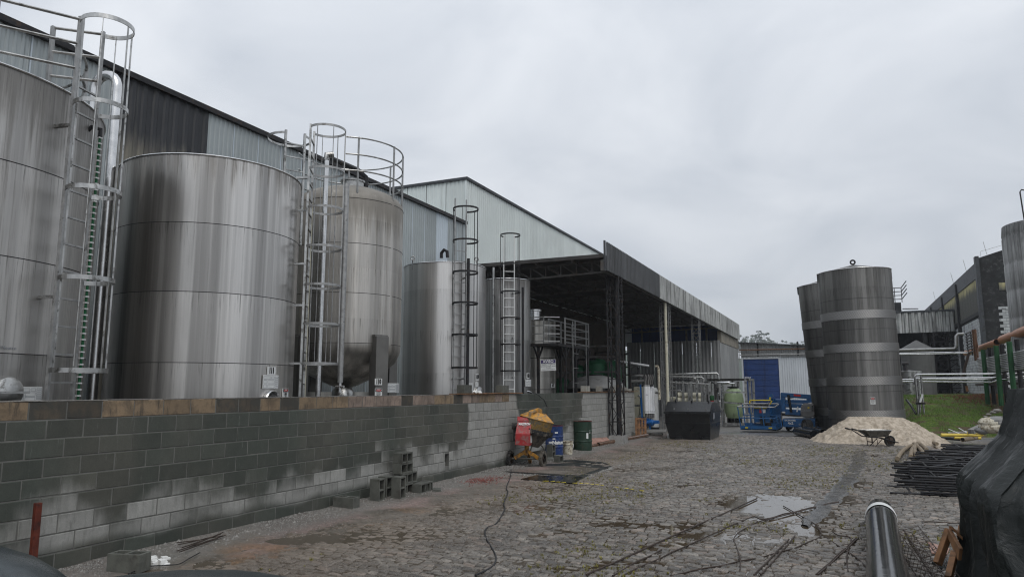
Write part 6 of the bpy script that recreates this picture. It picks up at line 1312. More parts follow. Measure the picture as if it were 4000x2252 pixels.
for i in range(4): lay(['bottom block hidden under the block tower', 'second block up in the block tower', 'third block up in the block tower', 'topmost block of the block tower'][i], tx, ty+(.0 if i < 2 else -.02), .191*i, [0, 2, -2, 3][i])
lay('block lying on its side at the right foot of the block heap', -7.24, 11.72, 0, 4); stand('block standing on end at the back right of the block heap', 1608, 1925, 0)
p = gp(1414, 1945); o = block('dark block half hidden at the left end of the block heap', (p.x-.12, p.y+.1, 0), (0, 0, R_(80)), hb2); 
def half(label, px, py, rz, me=hb1, dz=0): p = gp(px, py); o = block(label, (0, 0, 0), (0, 0, 0), me); o.matrix_world = Matrix.Translation((p.x, p.y+.08, .095+dz))@Matrix.Rotation(R_(rz), 4, 'Z')@Matrix.Rotation(H90, 4, 'Y')@Matrix.Translation((0, 0, -.095)); return o
half('half block lying on its own to the right of the block heap', 1655, 1920, -6)
solo('block_fragment', 'broken flat piece of block beside the lone half block', 'rubble', MB().prism([gp(1690, 1922), gp(1724, 1922), gp(1722, 1914), gp(1692, 1912)], (0, 0, .05)), M['wetblock'], tuple(gp(1705, 1918)), smooth=False)
p = gp(2155, 1786); stand('upright block leaning in front of the blue drum', 2160, 1792, -8, hb2, .0); half('half block lying in front of the blue drum under the upright one', 2178, 1806, -12); 
solo('block_fragment', 'broken block lump at the foot of the blue drum', 'rubble', MB().prism([gp(2136, 1801), gp(2160, 1801), gp(2158, 1792), gp(2140, 1790)], (0, 0, .06)), M['wetblock'], tuple(gp(2148, 1796)), smooth=False)
for lab, px0, px1, h, me in (('dark block on the plank on the wall top, above the ladder of tank 109', 1782, 1842, .19, hb2), ('dark block on the wall-top plank between the two pale ladders', 1935, 1987, .19, hb2)):
    a, b = AX(px0, 1530, -7.8), AX(px1, 1530, -7.8); block(lab, (-7.79, (a.y+b.y)/2, 1.826), (0, 0, R_(92)), me)
for lab, px0, px1 in (('mossy block leftmost on the far end of the wall top', 2268, 2303), ('pale half block standing on the far wall-top plank', 2323, 2355), ('pale half block beside the lattice post on the wall top', 2385, 2403)):
    a, b = AX(px0, 1528, -7.8), AX(px1, 1528, -7.8); block(lab, (-7.79, (a.y+b.y)/2, 1.83), (0, 0, R_(88)), hb1d if px0 > 2300 else hb2d)
a, b = AX(2434, 1528, -7.8), AX(2468, 1528, -7.8); mb = MB(); rg = random.Random(1)
for i in range(14): y = a.y+(b.y-a.y)*rg.random(); mb.box((-7.8+rg.uniform(-.07, .07), y, 1.86+rg.uniform(0, .06)), (rg.uniform(.06, .16), rg.uniform(.08, .3), rg.uniform(.05, .1)), rg.random()*3)
solo('broken_blocks', 'heap of broken pale block pieces at the very end of the wall top', 'rubble', mb, M['dryblock'], (-7.8, (a.y+b.y)/2, 1.82), smooth=False)
for i, (px0, px1) in enumerate(((1768, 2022), (2266, 2380), (2382, 2480))):
    a, b = AX(px0, 1534, -7.8), AX(px1, 1531, -7.8); solo('plank', ['long rusty-brown board lying on the wall top under the two dark blocks', 'board on the wall top left of the lattice post', 'board at the extreme far end of the wall top'][i], 'board', MB().beam((-7.77, a.y, 1.816), (-7.77, b.y, 1.818), .24, .018), M['wood'], (-7.77, (a.y+b.y)/2, 1.81), smooth=False)
p = AX(1850, 1527, -7.78); mb = MB(); mb.sphere((p.x+.06, p.y, 1.86), .05, 10, 6, (1, 2.4, .6)).sphere((p.x+.09, p.y+.13, 1.84), .04, 8, 5, (1, 1.5, .9)); mb.v = [(a+.025*noise.noise(Vector((a, b, c))*40), b+.04*noise.noise(Vector((a+5, b, c))*35), c+.03*noise.noise(Vector((a, b+9, c))*40)) for a, b, c in mb.v]
solo('plastic_bag', 'crumpled white bag on the wall-top board beside a dark block', 'bag', mb, M['paper'], (p.x, p.y, 1.82), ang=20)
q0 = gp(2305, 1690); mb = MB(); pts = [gp(2296, 1745), gp(2388, 1726), AZ(2372, 1712, .28), AZ(2300, 1714, .28)]
solo('plywood_sheet', 'pinkish plywood sheet leaning behind the steel pipe on the ground', 'board', MB().prism([AZ(2296, 1747, .04), AZ(2389, 1729, .04), AX(2370, 1708, -7.66), AX(2296, 1713, -7.66)], (0.01, .0, .018)), M['ply'], (-7.3, 23, 0), smooth=False)
A_, B_ = gp(2336, 1744), gp(2528, 1706); A_.z = B_.z = .075; solo('steel_pipe', 'long brown-grey steel pipe lying on the ground past the green drum', 'pipe', MB().pipe(A_, B_, .075, .008, 20), M['copperpipe'], tuple(A_))
A_, B_ = gp(2305, 1750), gp(2500, 1706); A_.z = B_.z = .06; solo('steel_pipe', 'second thinner pipe lying just behind the long one at the green drum', 'pipe', MB().pipe(A_, B_, .06, .008, 16), M['copperpipe'], tuple(A_))
A_, B_ = gp(2507, 1700), gp(2588, 1703); A_.z = B_.z = .08; solo('steel_pipe', 'short bright pipe lying between the pallet and the skip', 'pipe', MB().pipe(A_, B_, .065, .008, 16), M['steel'], tuple(A_))
A_ = gp(2515, 1690); mb = MB(); mb.prism([gp(2510, 1698), gp(2600, 1694), gp(2604, 1684), gp(2530, 1684)], (0, 0, .10)); solo('wooden_beam', 'weathered dark slab lying behind the short bright pipe', 'board', mb, M['concrete'], tuple(A_), smooth=False)
p = gp(2458, 1712); half('pale half block at the foot of the lattice post, upper of two', 2445, 1700, 5, hb1d, .19); half('pale half block at the foot of the lattice post, lower of two', 2445, 1700, 0, hb1d); half('block under the leaning pallet', 2470, 1708, 8, hb1)
# ------------------------------------------------------------------ DRUMS, BUCKET
def drum(label, px, py, mat, r, h, lid, txt=None):
    p = gp(px, py); p.y += r*.9; t = thing('steel_drum', label, 'drum', (p.x, p.y, 0)); pr = [(r*.98, 0), (r, .02)]
    for z in (h*.335, h*.66): pr += [(r, z-.03), (r+.012, z-.012), (r+.012, z+.012), (r, z+.03)]
    pr += [(r, h-.02), (r+.008, h-.012), (r+.008, h), (r-.012, h), (r-.012, h-.02), (.01, h-.02)]
    part('body', MB().lathe(pr, 48, (p.x, p.y, 0)), M[mat], t, ang=25); part('lid_rim', MB().lathe([(r-.02, h-.004), (r+.010, h-.002), (r+.010, h+.008), (r-.02, h+.008)], 40, (p.x, p.y, 0)), M[lid], t); return t, p
t, p = drum('blue steel drum marked Natura behind the cement mixer', 2147, 1787, 'drumblue', .29, .88, 'drumrim')
def curved(t, p, r, w0, z, wd, hd, mat):         # sticker bent round a drum; w0 = angle
    mb = MB(); n = 6
    for i in range(n+1):
        a = w0+wd/r*(i/n-.5); mb.v += [(p.x+(r+.004)*math.cos(a), p.y+(r+.004)*math.sin(a), z-hd/2), (p.x+(r+.004)*math.cos(a), p.y+(r+.004)*math.sin(a), z+hd/2)]
    mb.f = [(2*i, 2*i+2, 2*i+3, 2*i+1) for i in range(n)]; return part('sticker', mb, M[mat], t)
dc = math.atan2(-p.y, -p.x)
def wrap_text(t, p, r, a0, z, txt, h, mat, bold=.004):
    o = text_part(txt, t, (0, 0, 0), (1, 0, 0), (0, 0, 1), h, mat, align='CENTER', bold=bold); me = o.data; off = np.array(org(t)); co = np.empty(len(me.vertices)*3); me.vertices.foreach_get('co', co); co = co.reshape(-1, 3)+off
    a = a0+co[:, 0]/r; rr = r+.006-co[:, 1]*1.0; co2 = np.stack([p.x+rr*np.cos(a), p.y+rr*np.sin(a), z+co[:, 2]], 1)-off; me.vertices.foreach_set('co', co2.ravel()); me.update(); return o
wrap_text(t, p, .29, dc+.62, .335+.09, 'Natura', .10, M['signwhite'], .006); curved(t, p, .29, dc-.22, .43, .11, .05, 'signwhite'); curved(t, p, .29, dc+.1, .53, .08, .03, 'signwhite'); curved(t, p, .29, dc+.35, .70, .09, .04, 'signwhite')
t, p = drum('dark green steel drum against the pale part of the wall', 2264, 1762, 'drumgreen', .30, .92, 'drumrim'); dc = math.atan2(-p.y, -p.x); curved(t, p, .30, dc+.55, .48, .07, .17, 'signwhite'); curved(t, p, .30, dc+.9, .60, .05, .08, 'signwhite')
p = gp(2213, 1778); p.y += .13; t = thing('bucket', 'dirty white plastic bucket with a wire handle between the two drums', 'bucket', (p.x, p.y, 0))
part('body', MB().lathe([(.001, .005), (.128, .0), (.145, .30), (.158, .305), (.158, .325), (.148, .33), (.150, .385), (.158, .39), (.158, .405), (.14, .405), (.12, .02)], 32, (p.x, p.y, 0)), M['bucket'], t)
hd_ = Vector((math.cos(YAW), math.sin(YAW), 0)); part('handle', MB().tube([p+hd_*(.165*math.cos(a))+Vector((0, 0, .315))+(-UD*.30+Vector((0, 0, -.9))).normalized()*(.20*math.sin(a)) for a in np.linspace(0, math.pi, 14)], .006, 6), M['steel_light'], t)
# ------------------------------------------------------------------ CEMENT MIXER
m0 = gp(2058, 1822); t = thing('cement_mixer', 'yellow and red wheeled cement mixer caked with mortar beside the wall', 'cement mixer', tuple(m0)); B = lambda u, v, w_: loc2(m0, u, v, w_); K = 1.0
ax = (UR*.24+Vector((0, 0, 1))).normalized(); Mx = ax.to_track_quat('Z', 'Y').to_matrix(); dc0 = B(.19, .22, .86)
dr = part('drum_lower', MB().lathe([(.001, -.37), (.2, -.37), (.22, -.35), (.41, -.04), (.42, .06)], 40, dc0, Mx), M['caked'], t)
part('drum_band', MB().lathe([(.42, .06), (.425, .22), (.43, .30)], 40, dc0, Mx), M['yellowdirty'], t)
part('drum_upper_cone', MB().lathe([(.43, .30), (.445, .305), (.445, .315), (.33, .40), (.23, .47), (.215, .47), (.21, .49), (.195, .49), (.19, .40), (.3, .36)], 40, dc0, Mx), M['yellow'], t)
part('ring_gear', MB().lathe([(.43, -.06), (.47, -.055), (.485, -.02), (.485, .04), (.46, .06), (.43, .05)], 40, dc0, Mx), M['rubber'], t)
mb = MB()
for k in range(40): a = k*2*math.pi/40; q = dc0+Mx@Vector((.478*math.cos(a), .478*math.sin(a), .055)); mb.box(q, (.02, .03, .03), M=Mx@Matrix.Rotation(a, 3, 'Z'))
part('gear_teeth', mb, M['darksteel'], t, smooth=False, kind='stuff')
part('yoke', MB().prism([B(.035, -.12, 1.13), B(.13, -.12, 1.13), B(.15, -.12, 1.33), B(.05, -.12, 1.38)], UD*.09).prism([B(.05, -.12, 1.38), B(.12, -.12, 1.31), B(.30, .02, 1.36), B(.30, .02, 1.45)], UD*.10).prism([B(.30, .02, 1.45), B(.30, .02, 1.36), B(.40, .22, 1.30), B(.40, .22, 1.40)], UD*.10), M['yellow'], t, smooth=False, bevel=.008)
mb = MB(); poly = [(-.30, .55), (.07, .53), (.07, .84), (.125, 1.15), (.125, 1.21), (-.225, 1.22), (-.225, 1.15), (-.295, .84)]
fv = [B(-.30, -.30, .56), B(.07, -.30, .53), B(.07, -.30, .82), B(-.29, -.30, .83)]; up_ = [B(.135, -.12, 1.16), B(-.225, -.12, 1.17)]; bk = [B(-.26, .08, .56), B(.145, .08, .55), B(.165, .06, 1.16), B(-.22, .06, 1.17)]
mb.add(fv+up_+bk, [(0, 1, 2, 3), (3, 2, 4, 5), (1, 7, 8, 4, 2), (0, 3, 5, 9, 6), (6, 9, 8, 7), (5, 4, 8, 9), (0, 6, 7, 1)])
bx_ = part('motor_box', mb, M['red'], t, smooth=False, bevel=.008); part('box_lid', MB().prism([B(-.235, -.16, 1.13), B(.14, -.16, 1.12), B(.14, -.13, 1.20), B(-.235, -.13, 1.21)], UD*.22+Vector((0, 0, .03))), M['red'], t, smooth=False, bevel=.006)
nrm_ = (up_[1]-fv[3]).normalized(); o_ = text_part('MAQTRON', bx_, B(-.062, -.205, 1.06), UR, nrm_, .062, M['signwhite'], bold=.003, squash=.66)
part('side_slots', MB().prism([B(.085, -.2, .60), B(.12, -.1, .60), B(.125, -.1, .78), B(.09, -.2, .78)], -UR*-.004+UR*.006), M['signwhite'], t, smooth=False)
part('motor', MB().cyl(B(-.38, .0, 1.0), B(-.24, .0, 1.0), .08, 12).box(B(-.3, .02, .8), (.08, .1, .35), YAW), M['rubber'], t)
part('post', MB().beam(B(0, 0, .28), B(0, 0, .58), .09, .09), M['yellowleg'], t, smooth=False, bevel=.008)
for a, b in (((0, 0, .40), (-.31, 0, .215)), ((0, 0, .40), (.31, -.05, .20)), ((.02, .05, .40), (.10, .5, .06))): part('leg', MB().beam(B(*a), B(*b), .075, .085), M['yellowleg'], t, smooth=False, bevel=.006)
part('axle', MB().cyl(B(-.37, 0, .21), B(.37, -.06, .20), .022, 10), M['caked'], t)
for s_, u, v in ((-1, -.41, .0), (1, .40, -.07)):
    cc = B(u, v, .205); axv = (UR*.9-UD*.42).normalized() if s_ > 0 else (UR*.93+UD*-.36).normalized(); Mw = axv.to_track_quat('Z', 'Y').to_matrix()
    ty = part('wheel', MB().lathe([(.12, -.035), (.175, -.04), (.19, -.03), (.19, .03), (.175, .04), (.12, .035)], 30, cc, Mw), M['caked' if s_ > 0 else 'rubber'], t); mb = MB()
    for k in range(22): a = k*2*math.pi/22; q = cc+Mw@Vector((.193*math.cos(a), .193*math.sin(a), .017*(-1)**k)); mb.box(q, (.024, .026, .045), M=Mw@Matrix.Rotation(a, 3, 'Z'))
    part('tyre_lugs', mb, M['caked' if s_ > 0 else 'rubber'], ty, smooth=False, kind='stuff'); mb = MB().lathe([(.03, -.04), (.03, .04)], 10, cc, Mw)
    for k in range(5): a = k*1.2566; mb.beam(cc, cc+Mw@Vector((.13*math.cos(a), .13*math.sin(a), 0)), .03, .02)
    part('spoked_hub', mb, M['rust'], ty, smooth=False)
part('tilt_wheel', MB().tube([B(.28+.17*math.cos(a), .55, .35+.17*math.sin(a)) for a in np.linspace(0, 6.0, 20)], .014, 6), M['caked'], t)
part('grime_pan', MB().prism([B(.10, .25, .26), B(.36, .2, .30), B(.38, .3, .38), B(.14, .3, .34)], UD*.08), M['caked'], t, smooth=False, bevel=.01)
part('power_lead', MB().tube([B(.05, .1, .32), B(.0, 0, .14), B(-.12, -.02, .075), B(-.24, 0, .12), B(-.3, 0, .19)], .009, 6), M['cable'], t); part('power_lead', MB().tube([B(.3, .25, 1.40), B(.37, .3, 1.38), B(.42, .3, 1.28), B(.43, .3, 1.15)], .010, 6), M['cable'], t)
solo('power_cable', 'black cable hanging in an arc from the wall top down to the cement mixer', 'cable', MB().tube([AX(1995+70, 1531, -7.66), AX(2095, 1536, -7.62), AX(2125, 1560, -7.5), AX(2138, 1590, -7.45), AX(2136, 1640, -7.4), AX(2140, 1700, -7.35)], .011, 6), M['cable'], (-7.6, 17, 1.8))
def ground_line(name, label, cat, pts, r, mat, z=None, grp=None, n=6, sub=5):
    P3 = [AZ(px, py, 0) for px, py in pts]; out = []
    for i in range(len(P3)-1):
        p0, p1, p2, p3 = P3[max(i-1, 0)], P3[i], P3[i+1], P3[min(i+2, len(P3)-1)]
        for k in range(sub):
            s_ = k/sub; out.append(.5*((2*p1)+(-p0+p2)*s_+(2*p0-5*p1+4*p2-p3)*s_*s_+(-p0+3*p1-3*p2+p3)*s_**3))
    out.append(P3[-1])
    for q in out: q.z = (z or r+.018)+.006*math.sin(q.x*9+q.y*5)
    return solo(name, label, cat, MB().tube(out, r, n), M[mat], tuple(out[0]), grp)
ground_line('black_cable', 'black electric cable snaking from the mixer wheel to the bottom edge', 'cable', [(1995, 1818), (1995, 1858), (1978, 1905), (1984, 1925), (1968, 1968), (1971, 1995), (1939, 2048), (1903, 2064), (1894, 2083), (1901, 2110), (1922, 2144), (1937, 2181), (1922, 2218), (1856, 2255)], .011, 'cable', .022)
RB = [('thick straight rebar crossing the cobbles diagonally, ending near the large puddle', [(2957, 1949), (2290, 2254)], .011), ('rebar with a bend beside the long puddle, second of the diagonals', [(3276, 1961), (3100, 2003), (3000, 2028), (2970, 2032), (2921, 2030), (2675, 2140), (2430, 2254)], .009), ('short straight rebar between the two long diagonals', [(2393, 2253), (2490, 2200), (2585, 2152)], .009),
      ('hooked rebar running right from the bottom edge and looping back past the puddle', [(2618, 2253), (3024, 2168), (3196, 2104), (3198, 2068), (3179, 2049), (3116, 2010), (3060, 1978)], .008), ('left rebar of the straight pair at the lower centre', [(2946, 2253), (3082, 2111)], .010), ('right rebar of the straight pair at the lower centre', [(2972, 2253), (3106, 2099)], .010),
      ('left one of two straight rebars crossing near the black pipe', [(3189, 2252), (3344, 2108)], .010), ('right one of two straight rebars crossing near the black pipe', [(3196, 2253), (3353, 2107)], .010), ('curving rebar that drops to the bottom edge left of the black pipe', [(3252, 2082), (3276, 2097), (3324, 2107), (3312, 2155), (3309, 2203), (3317, 2254)], .008), ('thin bent bar reaching the bottom edge just left of the black pipe', [(3223, 2099), (3290, 2145), (3348, 2184), (3411, 2254)], .008),
      ('bar that kinks at the puddle edge and curls down to the bottom edge', [(3276, 1963), (3000, 2032), (2923, 2061), (2869, 2102), (2876, 2135), (2892, 2193), (2888, 2254)], .008), ('short bar on the cobbles in front of the tarpaulin', [(3600, 2042), (3700, 2044), (3765, 2046)], .008)]
for lab, pts, r_ in RB: ground_line('rebar', lab, 'rebar', pts, r_, 'rust', r_+.012, 'steel bars lying on the cobbles', sub=6)
for i, (a, b) in enumerate((((690, 2165), (880, 2105)), ((700, 2172), (850, 2120)), ((690, 2140), (870, 2112)), ((710, 2160), (860, 2108)), ((695, 2152), (840, 2118)), ((720, 2170), (870, 2106)))): ground_line('wire_rod', ['lowest wire rod of the bundle by the wall', 'second wire rod of the bundle by the wall', 'uppermost wire rod of the bundle by the wall', 'crossing wire rod inside the bundle by the wall', 'short wire rod in the middle of the bundle by the wall', 'slanting wire rod at the right of the bundle by the wall'][i], 'wire', [a, b], .006, 'rust', .05+.008*i, 'bundle of wire rods by the wall', sub=2)
ground_line('long_wire', 'long thin black wire running from the wire bundle towards the near loose block', 'wire', [(780, 2168), (740, 2190), (700, 2212), (650, 2215), (580, 2220), (500, 2252)], .006, 'cable', .03)
mb = MB(); rg = random.Random(31)
for i in range(26): q = gp(rg.uniform(590, 655), rg.uniform(2182, 2208)); s_ = rg.uniform(.015, .045); mb.prism([q+Vector((-s_, -s_*.4, 0)), q+Vector((s_*.7, -s_, 0)), q+Vector((s_, s_*.6, 0)), q+Vector((-s_*.3, s_, 0))], (0, 0, s_*rg.uniform(.5, 1.3)))
solo('white_rubble', 'small heap of white broken plaster right of the near loose block', 'rubble', mb, M['paper'], tuple(gp(620, 2200)), smooth=False)
# red stake, mats, kerbed patch
a, b = AX(150, 1962, -7.55), AX(155, 2190, -7.55); solo('wooden_stake', 'reddish wooden stake standing against the wall at the left', 'stake', MB().bb((-7.58, a.y-.032, -.05), (-7.53, a.y+.032, a.z)), M['redwood'], (-7.55, a.y, 0), smooth=False, bevel=.004)
def sheet(name, label, cat, pts, th, mat, z=.0): return solo(name, label, cat, MB().prism([AZ(px, py, 0)+Vector((0, 0, z)) for px, py in pts], (0, 0, th)), M[mat], tuple(AZ(*pts[0], 0)), smooth=False)
sheet('black_mat', 'large black mat strewn with grit on the ground in front of the mixer', 'mat', [(1925, 1842), (2285, 1866), (2390, 1822), (2245, 1808), (2010, 1822)], .012, 'tarp', .012)
sheet('grit_patch', 'gritty pinkish mud spread over the large black mat', 'mud', [(1960, 1842), (2262, 1860), (2345, 1832), (2215, 1822), (2040, 1826)], .006, 'ground', .0245)
sheet('black_sheet', 'smaller shiny black sheet with yellow tape lying in front of the large mat', 'sheet', [(2034, 1875), (2240, 1891), (2283, 1868), (2095, 1859)], .012, 'hdpe', .02)
sheet('dark_cloth', 'flat dark blue-grey cloth on the ground right of the mixer wheel', 'cloth', [(2185, 1802), (2380, 1815), (2350, 1806), (2225, 1796)], .01, 'tarp', .014)
tp = [gp(*q) for q in ((2036, 1881), (2090, 1882), (2150, 1884), (2215, 1890), (2283, 1893), (2345, 1899), (2440, 1911), (2520, 1924))]; mb = MB(); rg = random.Random(41)
for a, b in zip(tp[:-1], tp[1:]):
    d = (b-a); n_ = max(2, int(d.length/.12))
    for k in range(n_):
        if rg.random() < .42: continue
        p0, p1 = a+d*(k/n_), a+d*((k+.8)/n_); sd = Vector((-d.y, d.x, 0)).normalized()*.02; z = Vector((0, 0, .034)); mb.add([p0-sd+z, p1-sd+z, p1+sd*.6+z*1.2, p0+sd*.8+z], [(0, 1, 2, 3)])
struct('torn_barrier_tape', mb, M['ferrule'], 'stuff', smooth=False)
mb = MB(); rd = [gp(*q) for q in ((1925, 1848), (2100, 1857), (2280, 1870), (2330, 1847), (2400, 1823), (2520, 1806))]
for a, b in zip(rd[:-1], rd[1:]):
    for k in range(int((b-a).length*130)):
        q = a+(b-a)*rg.random()+Vector((rg.gauss(0, .07), rg.gauss(0, .07), .012)); s_ = rg.uniform(.008, .03)
        mb.add([(q.x-s_, q.y, q.z), (q.x, q.y-s_, q.z), (q.x+s_, q.y, q.z), (q.x, q.y+s_, q.z), (q.x, q.y, q.z+s_*.6)], [(0, 1, 4), (1, 2, 4), (2, 3, 4), (3, 0, 4)])
struct('spilled_mortar', mb, M['rubble'], 'stuff', smooth=False)
solo('scrap_paper', 'white scrap lying in front of the white bucket', 'litter', MB().prism([gp(2203, 1791), gp(2224, 1792), gp(2226, 1789), gp(2206, 1788)], (0, 0, .01)), M['paper'], tuple(gp(2210, 1790)), smooth=False)
solo('scrap_paper', 'small white scrap just left of the black skip', 'litter', MB().prism([gp(2606, 1710), gp(2612, 1710), gp(2612, 1704), gp(2607, 1704)], (0, 0, .12)), M['paper'], tuple(gp(2609, 1708)), smooth=False)
# ------------------------------------------------------------------ SCAFFOLD FRAMES (each one a thing)
def scaffold_proto():
    t = thing('scaffold_frame', 'x', 'scaffold frame', (0, 0, 0), 'black scaffold frames stacked flat')
    for y in (0, 1.0): part('side_tube', MB().cyl((0, y, 0), (2.1, y, 0), .021, 8), M['blacksteel'], t)
    for x in (.35, 1.05, 1.8): part('cross_tube', MB().cyl((x, .02, 0), (x, .98, 0), .017, 8), M['blacksteel'], t)
    return t
DIAG = mesh_of('diagonal_tube', MB().cyl((.35, .02, 0), (.95, .98, 0), .014, 6), M['blacksteel'])
proto = scaffold_proto(); first = True; rg = random.Random(14)
stacks = [('nearest', 3432, 1922, 8), ('second', 3440, 1872, 7), ('third', 3545, 1822, 7), ('fourth', 3560, 1782, 8), ('farthest', 3620, 1760, 7)]
ordn = ['bottom', 'second up', 'third up', 'fourth up', 'fifth up', 'sixth up', 'seventh up', 'eighth up', 'top']
ys_ = [15.2, 16.6, 18.1, 19.9, 22.4]; xs_ = [1.0, .95, 1.42, 1.62, 2.45]; wn = ['nearest', 'second nearest', 'middle', 'second farthest', 'farthest']
for si in range(5):
    nf = [8, 9, 9, 9, 9][si]
    for k in range(nf):
        o = proto if first else copy_tree(proto); first = False
        dx = rg.uniform(-.08, .22)-( .24 if (si, k) in ((0, 0), (0, 5), (1, 7)) else 0); o.location = (xs_[si]+dx, ys_[si]+rg.uniform(-.06, .06), .025+.046*k); o.rotation_euler = (0, 0, R_(rg.uniform(-.55, .55)))
        if k in (nf-1, 3): dg_ = bpy.data.objects.new('diagonal_tube', DIAG); COL.objects.link(dg_); dg_.parent = o
        pos_ = 'top' if k == nf-1 else ordn[k]
        o['label'] = f'{pos_} black scaffold frame in the {wn[si]} stack left of the tarpaulin'
        if (si, k) == (1, 7): o['label'] = 'black scaffold frame sticking out furthest left, top of the second nearest stack'
# brown hoses
for i, (lab, pts) in enumerate((('curved brown hose length nearest the scaffold frames', [(3505, 1790), (3530, 1756), (3562, 1738)]), ('second brown hose length, curving up beside the first', [(3558, 1782), (3562, 1758), (3575, 1738)]), ('third brown hose length of the bundle', [(3580, 1776), (3572, 1752), (3582, 1735)]), ('brown hose length curving right with its open end down', [(3608, 1772), (3592, 1748), (3570, 1732)]), ('brown hose length lying behind the bundle', [(3620, 1756), (3605, 1740), (3586, 1730)]), ('flat brown hose length farthest back by the sand', [(3660, 1732), (3630, 1724), (3606, 1727)]))):
    P3 = [AZ(px, py, .1) for px, py in pts]; P4 = [P3[0], P3[0]*.25+P3[1]*.75-P3[2]*.0, P3[1], P3[2]]; P4 = [P3[0], (P3[0]+P3[1])/2+(P3[1]-(P3[0]+P3[2])/2)*.3, P3[1], (P3[1]+P3[2])/2+(P3[1]-(P3[0]+P3[2])/2)*.3, P3[2]]
    solo('brown_hose', lab, 'hose', MB().tube(P4, .058, 12), M['brownhose'], tuple(P3[0]), 'brown hose lengths by the sand pile')
for i, (lab, a, b, r_, mt, z) in enumerate((('upper long yellow pipe behind the scaffold frames', (3676, 1697), (3835, 1699), .055, 'yellowpipe', .33), ('lower yellow pipe behind the scaffold frames', (3728, 1708), (3832, 1710), .05, 'yellowpipe', .2), ('thin yellow pipe lying across the upper one', (3780, 1688), (3840, 1696), .03, 'yellowpipe', .42), ('dirty brown pipe end lying among the yellow pipes', (3760, 1716), (3812, 1708), .075, 'brownhose', .22), ('dark pipe lying under the yellow pipes', (3640, 1706), (3760, 1716), .05, 'darksteel', .1), ('grey timber lying behind the yellow pipes', (3700, 1690), (3850, 1687), .05, 'concrete', .25))):
    A_, B_ = AZ(*a, z), AZ(*b, z); solo('yellow_pipe' if mt == 'yellowpipe' else 'scrap_pipe', lab, 'pipe', MB().pipe(A_, B_, r_, .012, 14), M[mt], tuple(A_), 'pipes piled at the foot of the bank')
for i, (a, b) in enumerate((((3705, 1674), (3752, 1694)), ((3745, 1670), (3785, 1694)), ((3770, 1682), (3800, 1697)))): solo('thin_rod', ['leftmost thin light rod sticking up from the pipe pile', 'middle thin light rod sticking up from the pipe pile', 'rightmost thin light rod sticking up from the pipe pile'][i], 'rod', MB().cyl(AZ(*b, .3), AY(*a, AZ(*b, .3).y+.3), .012, 6), M['white'], tuple(AZ(*b, .3)), 'light rods on the pipe pile')
solo('concrete_beam', 'grey concrete beam lying up the foot of the bank behind the tarpaulin', 'beam', MB().beam(AY(3792, 1685, 26.5), AY(3906, 1632, 28.5), .18, .14), M['concrete'], tuple(AY(3792, 1685, 26.5)), smooth=False, bevel=.01)
rg = random.Random(22)
for i, (px, py, s_) in enumerate(((3868, 1650, .24), (3885, 1643, .2), (3873, 1668, .26), (3838, 1680, .16), (3850, 1665, .14), (3898, 1655, .2))):
    q = AY(px, py, 25.5); mb = MB(); mb.sphere(q, s_, 12, 8, (1.3, .9, .7)); o = solo('cement_sack', ['topmost pale sack in the heap behind the tarpaulin', 'pale sack right of the topmost in the heap behind the tarpaulin', 'large grey-white sack at the foot of the heap behind the tarpaulin', 'small pale bundle at the left of the sack heap', 'small rounded white lump in the middle of the sack heap', 'pale sack touching the tarpaulin edge'][i], 'sack', mb, M['domegrey' if i % 2 else 'bucket'], tuple(q), 'sacks at the foot of the bank')
    for v in o.data.vertices: v.co += Vector((rg.uniform(-1, 1), rg.uniform(-1, 1), rg.uniform(-1, 1)))*s_*.07
for i, (px, py) in enumerate(((3895, 1602), (3880, 1609), (3862, 1617), (3850, 1626))): q = AY(px, py, 31); solo('white_stone', ['largest white stone high on the grass slope', 'second white stone down the grass slope', 'third white stone down the grass slope', 'lowest white stone on the grass slope'][i], 'stone', MB().sphere(q, .10-.015*i, 8, 5, (1.4, 1, .6)), M['rubble'], tuple(q), 'white stones on the slope')
# ------------------------------------------------------------------ TARPAULIN, BLACK PIPE, REBAR CAGE, TRESTLE
YT = 8.3
prof = [(-.02, 3728), (.25, 3748), (.55, 3762), (.85, 3744), (1.02, 3738), (1.14, 3750), (1.30, 3815), (1.50, 3895), (1.72, 3928), (1.90, 3945), (1.935, 3950)]
mb = MB(); NL = 420; lv = []
for z, px in prof:
    xl_ = (AY(px, 1600, YT).x if False else None); # left silhouette of the heap at this height
    d = _ray(px, 1126-(z-1.0)*0+600); k = None
    yy = YT; py_ = None; lo, hi = 900, 3000
    for _ in range(40):
        m_ = (lo+hi)/2
        if AY(px, m_, yy).z > z: lo = m_
        else: hi = m_
    lv.append((z, AY(px, lo, yy).x))
def smoothstep(t): return t*t*(3-2*t)
zs_ = np.concatenate([np.linspace(-.02, 1.0, 54), np.linspace(1.02, 1.93, 54)]); zp = [a for a, b in lv]; xp = [b for a, b in lv]; rows_ = []
